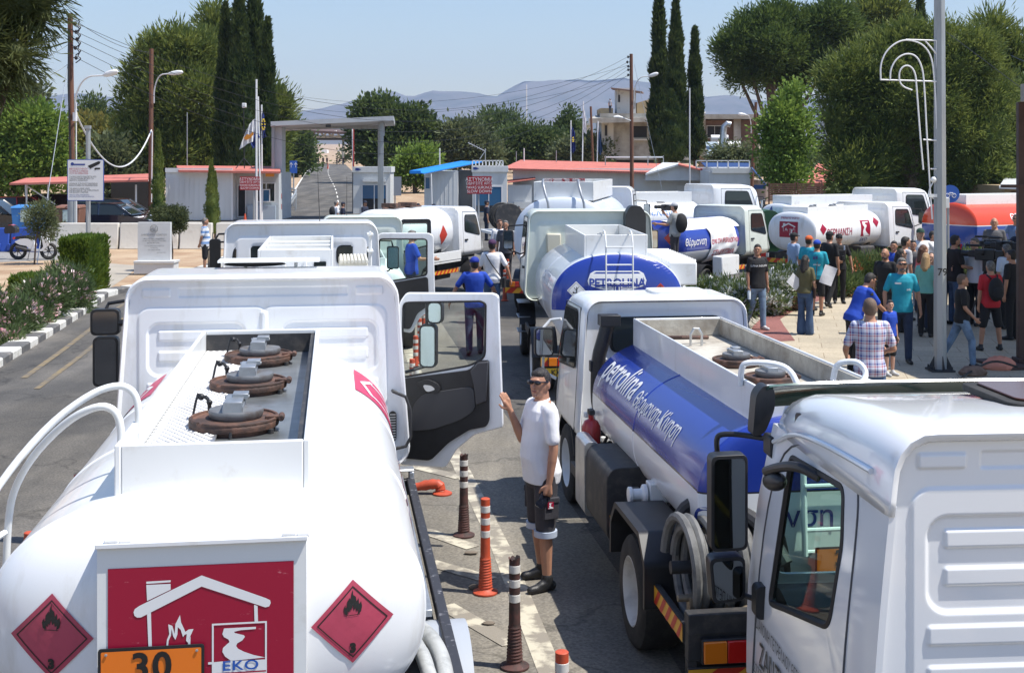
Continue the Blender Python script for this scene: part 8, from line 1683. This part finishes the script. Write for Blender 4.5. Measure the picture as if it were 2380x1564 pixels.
def chest_text(pi,txt,size,m,z=1.30,back=False,sx=.8,x0=0,g=.030,nm='letters'):
    f=lambda u,v:pi['up'](((-1 if not back else 1)*(u+x0), (1 if not back else -1)*((.112+g)*math.sqrt(max(.02,1-((u+x0)/(.178+g))**2))),z+v))
    o=decal(nm,txt if isinstance(txt,tuple) else textmesh(txt,size,bold=.0006,sx=sx),f,m,pi['shirt'],step=.03); o.location.z=0; return o
WK=lambda f,b:dict(L=((-.02,f,-1),(0,f*.3,-1)),R=((.02,-b,-1),(0,-b-.45,-1)))
# main man at the truck door
M0=person('man in white polo, grey cargo shorts and wraparound sunglasses holding the open truck door','' or 1258,1362,512,113,wht,cargo,shorts=True,glasses=True,belly=.05,collar=True,vox=.0065,z0=.004,turn=36,
  arms=dict(R=((-.10,.36,-.93),(.0,.40,.92)),L=((-.16,-.02,-1),(-.02,.16,-1)),curl=dict(R=.12,L=.75),palm=dict(R=(1,.35,0),L=(1,-.2,0))),legs=dict(L=((-.05,.03,-1),(-.03,-.02,-1)),R=((.10,-.06,-1),(.06,-.12,-1))))
def pants_extra():
    pi=M0; t=pi['t']
    for s in'LR':
        k=MB(); a=pi['kn'][s]; k.lathe([(.083,-.045),(.093,-.045),(.093,.0),(.083,.0)],a+V3((0,0,-.02)),24); o=k.build('reflective_hem',mat('reflective_grey',(.42,.48,.58),.5),t); o.location.z=-pi['dz']
        k=MB(); c=(pi['kn'][s]*.62+V3((-.088 if s=='L' else .088,0,.93))*.38); sx=-1 if s=='L' else 1; k.box(c+V3((sx*.098,0,.0)),(.022,.13,.16)); k.box(c+V3((sx*.106,0,.07)),(.018,.14,.05)); o=k.build('cargo_pocket',cargo,t,bevel=.01); o.location.z=-pi['dz']
    k=MB(); c=(pi['kn']['L']*.62+V3((-.088,0,.93))*.38); k.box(c+V3((-.117,.01,.035)),(.002,.05,.055)); o=k.build('badge',crims,t); o.location.z=-pi['dz']; decal('badge_mark',flatmesh([[((a-.5)*.045,(b-.5)*.05) for a,b in road_sign_logo(1)]]),lambda u,v:(c.x-.1195,c.y+.01-u,c.z+.035+v),ww,o)
    chest_text(pi,'ΕΚΟ',.035,blueink,z=1.31,x0=-.085,sx=1)
    b=pi['w'](pi['wr']['L']+ (pi['wr']['L']-pi['el']['L']).normalized()*.12+V3((.0,.03,0))); k=MB(); k.prism(rrect(-.037,-.075,.037,.075,.01),(0,0,0),(1,.1,0),(.1,.35,1),(0,1,-.3),.008); o=k.build('mobile_phone',mat('phone_black',(.01,.012,.02),.1,coat=1),None,bevel=.002,fix=True); o.location=b; o.rotation_euler=(0,R(35),R(15)); tag(o,'black mobile phone in the lowered hand of the man in the white polo','phone')
pants_extra()
TO=lambda up_,fo:(up_,fo)
g_='people crowding the right pavement'
pi=person('man in black t-shirt with white lettering walking past the white flowers in ripped jeans',1760,766,201,-158,blk,jeanl,glasses=False,shoes=shoew,turn=-35,legs=WK(.12,.10),group=g_); chest_text(pi,'ALPHA INDUSTRIES',.055,ww,z=1.30,sx=.95)
def prop(name,label,cat,mb,m,loc,**k): o=mb.build(name,m,None,**k); o.location=loc; return tag(o,label,cat)
k=MB(); k.lathe([(.005,0),(.032,0),(.033,.15),(.012,.19),(.013,.21),(.005,.21)],n=14); prop('water_bottle','small water bottle in the hand of the man in ripped jeans','bottle',k,mat('clear_plastic',(.65,.72,.75),.15,spec=.6),pi['w'](pi['wr']['R']+V3((0,.03,-.25))))
person('policeman in light blue shirt and black cap, leftmost of the police group',1845,707,168,-70,lblue,navyc,cap=blk,group=g_,legs=WK(.08,.06))
person('person with orange cap and turquoise t-shirt half hidden behind the blue capped one',1880,722,176,-40,tq,navyc,cap=cloth('orange_cap',(.62,.12,.03)),group=g_)
pi=person('man in turquoise t-shirt, royal blue cap and dark shorts seen from behind',1899,734,178,-28,tq,blk,cap=royal,shorts=True,group=g_,arms=dict(R=((.2,.1,-1),(.1,.7,-.5)))); chest_text(pi,'energy',.06,ww,z=1.18,back=True,sx=1,x0=.03)
chest_text(pi,flatmesh([rrect(-.06,-.03,-.01,.04,.01),rrect(.0,-.02,.05,.05,.01)]),.1,mat('navy_print',(.05,.06,.2),.7),z=1.32,back=True,nm='print')
W5=person('woman with long black hair, olive t-shirt and wide blue jeans',1872,777,186,-40,olv,jean,hair='long',woman=True,flare=True,skin=skin2,shoes=shoew,group=g_,arms=dict(L=((-.25,-.05,-1),(.35,.75,-.45)),R=((.2,-.05,-1),(-.3,.75,-.4))))
k=MB(); k.box((0,0,0),(.02,.17,.20)); k.tube([(0,-.06,.1),(0,-.15,.35),(0,-.22,.6)],.008,6); prop('shoulder_bag','small brown shoulder bag at the hip of the woman in the olive t-shirt','bag',k,cloth('brown_leather',(.09,.05,.035)),W5['w']((.22,-.02,.92)),bevel=.012)
def sheet_prop(label,loc,w,h,rx,ry,rz,m=wht):
    k=MB(); n=8
    for j in range(n+1):
        for i in range(n+1): u=(i/n-.5)*w; v=(j/n-.5)*h; k.v.append((u,.04*math.sin(u*8+v*5),v))
    for j in range(n):
        for i in range(n): q=j*(n+1)+i; k.f.append((q,q+1,q+n+2,q+n+1)); k.m.append(0)
    o=prop('paper_sheet',label,'paper',k,m,loc); o.rotation_euler=(R(rx),R(ry),R(rz)); return o
sheet_prop('white paper sheet held at the side of the olive shirted woman',W5['base']+V3((-.22,-.05,1.0)),.28,.22,0,40,10,wht); sheet_prop('white sheet with black scribble held by the blue capped man',P(1925,640,25.3),.26,.38,0,20,-10,wht)
person('policeman in black uniform and cap seen from behind, in the middle of the police group',1928,714,178,-50,blk,blk,cap=blk,group=g_,legs=WK(.1,.05))
P7=person('policeman in black vest with silver shoulder straps facing the camera before the hedge',1950,705,163,175,blk,blk,cap=blk,glasses=True,group=g_,arms=dict(L=((-.35,.05,-1),(-.15,.2,-1)),R=((.3,.05,-1),(-.5,.5,-.2))))
for s in(-1,1): k=MB(); k.box((s*.11,.128,1.38),(.035,.012,.13)); o=k.build('shoulder_strap',mat('reflective_grey'),P7['t'],bevel=.004)
k=MB(); k.box((0,.138,1.20),(.27,.05,.28)); k.box((.06,.17,1.12),(.1,.03,.1)); k.box((-.07,.17,1.14),(.08,.03,.12)); k.build('tactical_vest',cloth('black_nylon',(.018,.018,.02)),P7['t'],bevel=.015)
person('bald bearded man in black t-shirt with a white chest print',2058,778,203,140,blk,blk,nohair=True,beard=hairb,group=g_)['shirt']
pi=person('man in royal blue polo with black shoulders bending towards the boy',1985,868,245,-75,royal,blk,glasses=True,lean=.45,group=g_,hm=hairb,arms=dict(R=((.1,.5,-.8),(-.1,.7,-.6)),L=((-.1,.3,-1),(0,.5,-.9))))
for s in(-1,1): k=MB(); k.tube([pi['up']((s*.07,.01,1.475)),pi['up']((s*.18,.01,1.455)),pi['up']((s*.225,.02,1.36))],.028,8); k.build('shoulder_panel',blk,pi['t']).location.z=-pi['dz']
person('man in red, white and blue checked shirt with cropped hair, his back to the camera',2022,1041,352,-5,chk,jean,hm=mat('cropped_hair',(.13,.085,.06),.7,bump=.4,bs=90),group=g_,belly=.05,arms=dict(L=((-.35,.05,-1),(.15,.75,-.35)),R=((.35,.05,-1),(-.1,.8,-.2))),vox=.009)
P11=person('smiling man in turquoise t-shirt, navy trousers and sunglasses walking to the camera',2096,843,247,172,tq,jeand,glasses=True,hm=hairg,beard=hairg,group=g_,legs=WK(.10,.16),arms=dict(L=((-.3,.0,-1),(-.1,.2,-1)),R=((.35,.0,-1),(.0,.2,-1)))); chest_text(P11,flatmesh([rrect(-.05,-.015,.05,.015,.01)]),.1,ww,z=1.32,x0=-.08,nm='badge'); chest_text(P11,'aids',.05,ww,z=1.22,x0=.09,sx=.9)
person('boy with glasses in a royal blue polo and dark shorts',2068,873,178,-150,royal,blk,shorts=True,turn=-30,shoes=shoew,skin=skin2,group=g_,woman=True)
person('tall man in white t-shirt and dark green cap with hands on hips',2139,719,190,175,wht,jeanl,cap=cloth('dark_green_cap',(.02,.06,.04)),skin=skin2,group=g_,belly=.05,arms=dict(L=((-.7,-.1,-.8),(.7,.2,-.5)),R=((.7,-.1,-.8),(-.7,.2,-.5))))
person('man in pale grey t-shirt behind the woman with black hair',2104,744,196,-80,cloth('pale_grey_cotton',(.5,.5,.52)),jeand,group=g_)
person('woman with long black hair and black top behind the turquoise shirted man',2094,772,196,-90,blk,blk,hair='long',woman=True,glasses=True,skin=skin2,group=g_)
person('woman with long auburn hair and coral top',2146,761,194,-70,cloth('coral_cotton',(.55,.12,.13)),jeand,hair='long',hm=hairr,woman=True,skin=skin2,group=g_)
person('woman with blonde hair and mint green top seen from behind',2152,783,198,-30,mintc,blk,hair='long',hm=hairy,woman=True,skin=skin2,group=g_)
person('woman in long pink top and blue jeans beside the lamp post holding a phone',2166,772,187,150,pinkc,jeand,hair='long',woman=True,skin=skin2,group=g_,arms=dict(R=((.15,.1,-1),(-.3,.9,.1)),L=((-.2,.1,-1),(.2,.9,0))))
person('man in black t-shirt and jeans right of the lamp post facing right',2219,755,211,-80,blk,jean,beard=hairb,group=g_,belly=.04,arms=dict(R=((.1,.2,-1),(-.1,.95,-.15)),L=((-.1,.2,-1),(.1,.95,-.1))))
P20=person('grey haired man in white long sleeved shirt and black trousers being interviewed',2266,756,206,120,wht,blk,hm=hairg,skin=skin2,long_sleeve=True,collar=True,group=g_,arms=dict(R=((.2,.3,-.9),(-.1,.9,-.1))))
k=MB(); k.lathe([(.005,0),(.014,0),(.016,.14),(.005,.14)]); k.ell((0,0,.17),(.03,.03,.035)); prop('microphone','red foam microphone held towards the man in the white shirt','microphone',k,mat('red_foam',(.5,.02,.05),.8),P(2233,590,25.5))
person('man in black t-shirt and faded jeans striding right, right of the lamp post',2236,853,222,-100,blk,jeanl,hm=mat('cropped_hair'),group=g_,legs=dict(L=((-.02,-.42,-1),(0,-.55,-1)),R=((.02,.38,-1),(0,.05,-1))),arms=dict(R=((.15,.05,-1),(-.15,.7,-.75)),L=((-.1,-.25,-1),(0,.2,-1))))
P22=person('person in red t-shirt, black shorts and backpack filming, back to the camera',2302,815,212,8,redc,blk,shorts=True,hm=hairg,group=g_,legs=dict(L=((-.16,0,-1),(-.10,0,-1)),R=((.16,0,-1),(.10,0,-1))),arms=dict(R=((.3,.35,-.8),(-.1,.8,.5))))
k=MB(); k.ell((0,-.03,0),(.15,.10,.23),16,12); k.ell((0,-.12,-.06),(.11,.05,.12),12,8); bpk=k.build('backpack',cloth('black_nylon'),None); bpk.location=P22['w']((0,-.18,1.20)); bpk.rotation_euler=(0,0,R(8)); bpk.scale=[P22['S']]*3; tag(bpk,'dark backpack on the back of the red shirted person','backpack')
k=MB()
for s in(-1,1): k.tube([(s*.07,.03,.20),(s*.10,.12,.26),(s*.11,.24,.20),(s*.12,.26,.0),(s*.12,.16,-.18)],.016,6)
k.build('strap',cloth('black_nylon'),bpk)
person('grey haired man in white t-shirt and black trousers beside the red shirted one',2340,765,200,20,cloth('blue_white_cotton',(.55,.62,.74)),blk,hm=hairg,group=g_,belly=.04)
person('person in dark clothes and navy cap at the right edge behind the cameras',2360,748,200,30,blk,blk,cap=navyc,group=g_)
person('bald man in grey vest with red sleeves in front of the red tanker',2311,690,186,160,greyc,blk,nohair=True,group=g_,belly=.03)
P26=person('man in blue shirt and sunglasses raising two fingers at the right edge',2362,672,176,150,cloth('mid_blue_cotton',(.10,.17,.33)),blk,hm=hairg,glasses=True,group=g_,arms=dict(R=((.5,.3,-.7),(.35,.25,.95)),curl=dict(R=.1)))
person('dark haired man in black half hidden behind the brown post',2372,715,190,100,blk,blk,group=g_)
def vcam(label,loc,rz,s=1.,tri=True):
    t=thing('video_camera',label,'video camera',loc,R(rz),'press video cameras'); t.scale=(s,s,s); k=MB(); k.box((0,0,0),(.13,.34,.20)); k.box((0,.22,.01),(.11,.14,.12)); k.cyl((0,.26,.01),(0,.42,.01),.05,.06,16); k.box((0,-.24,0),(.10,.14,.16)); k.build('camera_body',black,t,bevel=.015)
    k=MB(); k.cyl((-.0,.1,.16),(-.0,.34,.16),.022,n=12); k.tube([(0,.05,.1),(0,.05,.16),(0,.2,.16)],.012,6); k.build('shotgun_microphone',black,t); k=MB(); k.box((-.10,.06,.06),(.07,.12,.06)); k.tube([(-.06,0,.0),(-.14,.05,.02)],.012,6); k.build('viewfinder',black,t,bevel=.01)
    if tri:
        k=MB(); z=-loc[2]/s+.12/s+.02; k.cyl((0,0,-.1),(0,0,-.3),.05)
        for q in range(3): k.tube([(0,0,-.25),(.35*math.cos(q*2.09+.3),.35*math.sin(q*2.09+.3),z)],.016,6)
        k.build('tripod',black,t)
    return t
vcam('large black press camera on tripod aimed at the man in the white shirt',P(2290,592,24.6),55,1.1); vcam('black press camera with blue striped lens just above the larger camera',P(2305,568,26.5),75,1.0); vcam('third press camera half hidden by the white shirted man',P(2335,572,25.2),40)
k=vcam('tall thin tripod camera behind the striding man',P(2266,610,26.0),60,.9)
for x,yf,hp,rz,a_,b_,lb,kw in((2078,738,180,150,royal,blk,'man in royal blue shirt behind the bald bearded man',{}),(2122,728,172,170,greyc,jeand,'man in dark grey t-shirt at the back of the crowd left of the lamp post',{}),(2186,752,190,-60,blk,jeand,'person in black seen past the lamp post edge',{}),(2352,790,212,40,blk,blk,'heavy man in black at the right edge in the canopy shade',dict(belly=.08)),(2168,700,165,-120,wht,jean,'man in white shirt far behind the long hedge end',{})):
    person(lb,x,yf,hp,rz,a_,b_,group=g_,arms=dict(R=((.15,.25,-.95),(-.25,.9,.05))),**kw)
# left side and lane
person('man in blue and white striped polo and black shorts standing by the monument',476,636,131,-75,bnd,blk,shorts=True,hm=hairg,z0=.0,belly=.06,turn=0,arms=dict(L=((-.15,-.35,-1),(.3,-.2,-.7)),R=((.15,-.35,-1),(-.3,-.2,-.7))),shoes=mat('sandal',(.3,.12,.07),.6))
person('man in royal blue polo, jeans and blue cap walking away between the trucks',1103,824,229,4,royal,jeand,cap=cloth('blue_cap',(.01,.03,.30)),z0=0,belly=.05,legs=dict(L=((-.03,-.16,-1),(0,-.35,-1)),R=((.03,.08,-1),(0,.0,-1))),arms=dict(L=((-.55,.05,-.85),(-.35,.25,-.9)),R=((.55,.05,-.85),(.35,.25,-.9))),group='people between the trucks')
PW=person('man in white t-shirt and purple cap with a bag strap across his back',1144,752,197,-8,wht,jean,cap=cloth('purple_cap',(.06,.02,.07)),z0=0,belly=.05,arms=dict(R=((.45,.0,-.9),(.25,.25,-.95)),L=((-.3,.0,-.95),(-.1,.2,-1))),group='people between the trucks')
k=MB(); k.tube([PW['up']((-.12,-.13,1.44)),PW['up']((.0,-.158,1.25)),PW['up']((.19,-.10,.98)),PW['up']((.21,.03,.90))],.012,5); k.box((.24,.0,.85),(.07,.2,.2)); o=k.build('crossbody_bag',cloth('black_nylon'),None,bevel=.0); o.location=PW['base']; o.rotation_euler=(0,0,R(-8)); o.scale=[PW['S']]*3; tag(o,'black crossbody bag on the man in the white t-shirt and purple cap','bag')
person('grey haired man in charcoal polo with red sleeves facing the camera by the mirrors',1175,662,151,172,greyc,cargo,hm=hairg,z0=0,belly=.03,group='people between the trucks'); person('man half hidden behind the charcoal and red polo man',1161,656,147,200,wht,cargo,hm=hairr,z0=0,group='people between the trucks')
person('man in navy sitting beside the black cable reel',1131,560,95,-80,navyc,navyc,cap=navyc,z0=0,group='police officers by the booths',vox=.02)
for x,yt,rz,sh_,lb,cp in((781,466,-60,wht,'grey haired man in white shirt with black backpack by the far road',None),(797,469,-80,navyc,'police officer in navy nearest the white shirted man',navyc),(848,466,-120,navyc,'police officer with folded arms before the right booth window',navyc),(893,472,-90,navyc,'police officer at the right corner of the booth',navyc),(972,472,-150,navyc,'police officer whose cap shows above the white tanker, left',navyc),(1008,473,150,greyc,'police officer whose cap shows above the white tanker, right',navyc),(1173,474,-90,blk,'person in black cap right of the kiosk window',blk),(1205,478,150,blk,'dark haired person behind the cable reel truck',None)):
    q=person(lb,x,556,556-yt,rz,sh_,navyc,cap=cp,hm=hairg if x==781 else hairb,z0=0,vox=.02,group='police officers by the booths',arms=dict(R=((.1,.1,-1),(-.7,.5,.15)),L=((-.1,.1,-1),(.7,.5,.1))) if x==848 else None)
    if x==781: k=MB(); k.ell((0,0,0),(.15,.11,.22)); prop('backpack','black backpack on the grey haired man by the far road','backpack',k,cloth('black_nylon'),q['w']((0,-.17,1.25)))
person('man in blue shirt standing in the open door of the cream cab',957,0,0,-70,royal,jeand,hm=hairg,Z=24.6,hgt=1.7,zf=.36,vox=.015,arms=dict(R=((.3,.3,-.8),(.3,.9,0))),group='people between the trucks')
C1=person('cameraman in grey t-shirt and cap standing on the blue striped tanker filming left',1568,0,0,60,cloth('light_grey_cotton',(.30,.31,.31)),cargo,cap=mat('pale_cap',(.4,.4,.42),.8),Z=30.3,hgt=1.62,zf=.79,vox=.012,arms=dict(R=((.2,.5,-.5),(-.2,.6,.75)),L=((-.2,.35,-.9),(-.4,.85,.1))))
vcam('black video camera on the shoulder of the man standing on the tanker',tuple(C1['w']((.02,.24,1.60))),60,.75,tri=False)
k=MB(); k.ell((0,0,0),(.16,.12,.24)); prop('backpack','black backpack worn by the cameraman on the tanker','backpack',k,cloth('black_nylon'),C1['w']((0,-.18,1.2)))
person('guard in blue beret standing on the roof of the abandoned house',1418,0,0,-150,cloth('grey_blue_cotton',(.25,.27,.33)),navyc,cap=lblue,Z=146.5,hgt=1.75,zf=H-(263-373)*146.5/F,vox=.025)
for i,(x,w) in enumerate(((727,0),(740,40),(751,10),(760,-20),(783,60),(790,100),(798,160))):
    person('dark clothed person in the distant group under the far canopy',x,0,0,w,blk,navyc,Z=282,hgt=1.8,zf=gz(282),vox=.03,group='distant people on the far road')
# canopy roof carried by the brown post, mostly right of the picture
b=Bd('entrance_canopy','corner of a brown steel canopy roof entering at the right edge','canopy',2420,22,z=.12)
k=b.mb(); k.prism([(8.15,20.0),(11.45,28.0),(17,28),(17,16.5),(8.6,16.5)],(0,0,4.36),(1,0,0),(0,1,0),(0,0,1),.28); k.build('roof_slab',conc,b.t,fix=True)
for x,y in((15.5,18),(15.5,27)): k=b.mb(); k.bb((x,y,.12),(x+.15,y+.15,4.36)); k.build('post',brs,b.t)
bpy.context.view_layer.update()
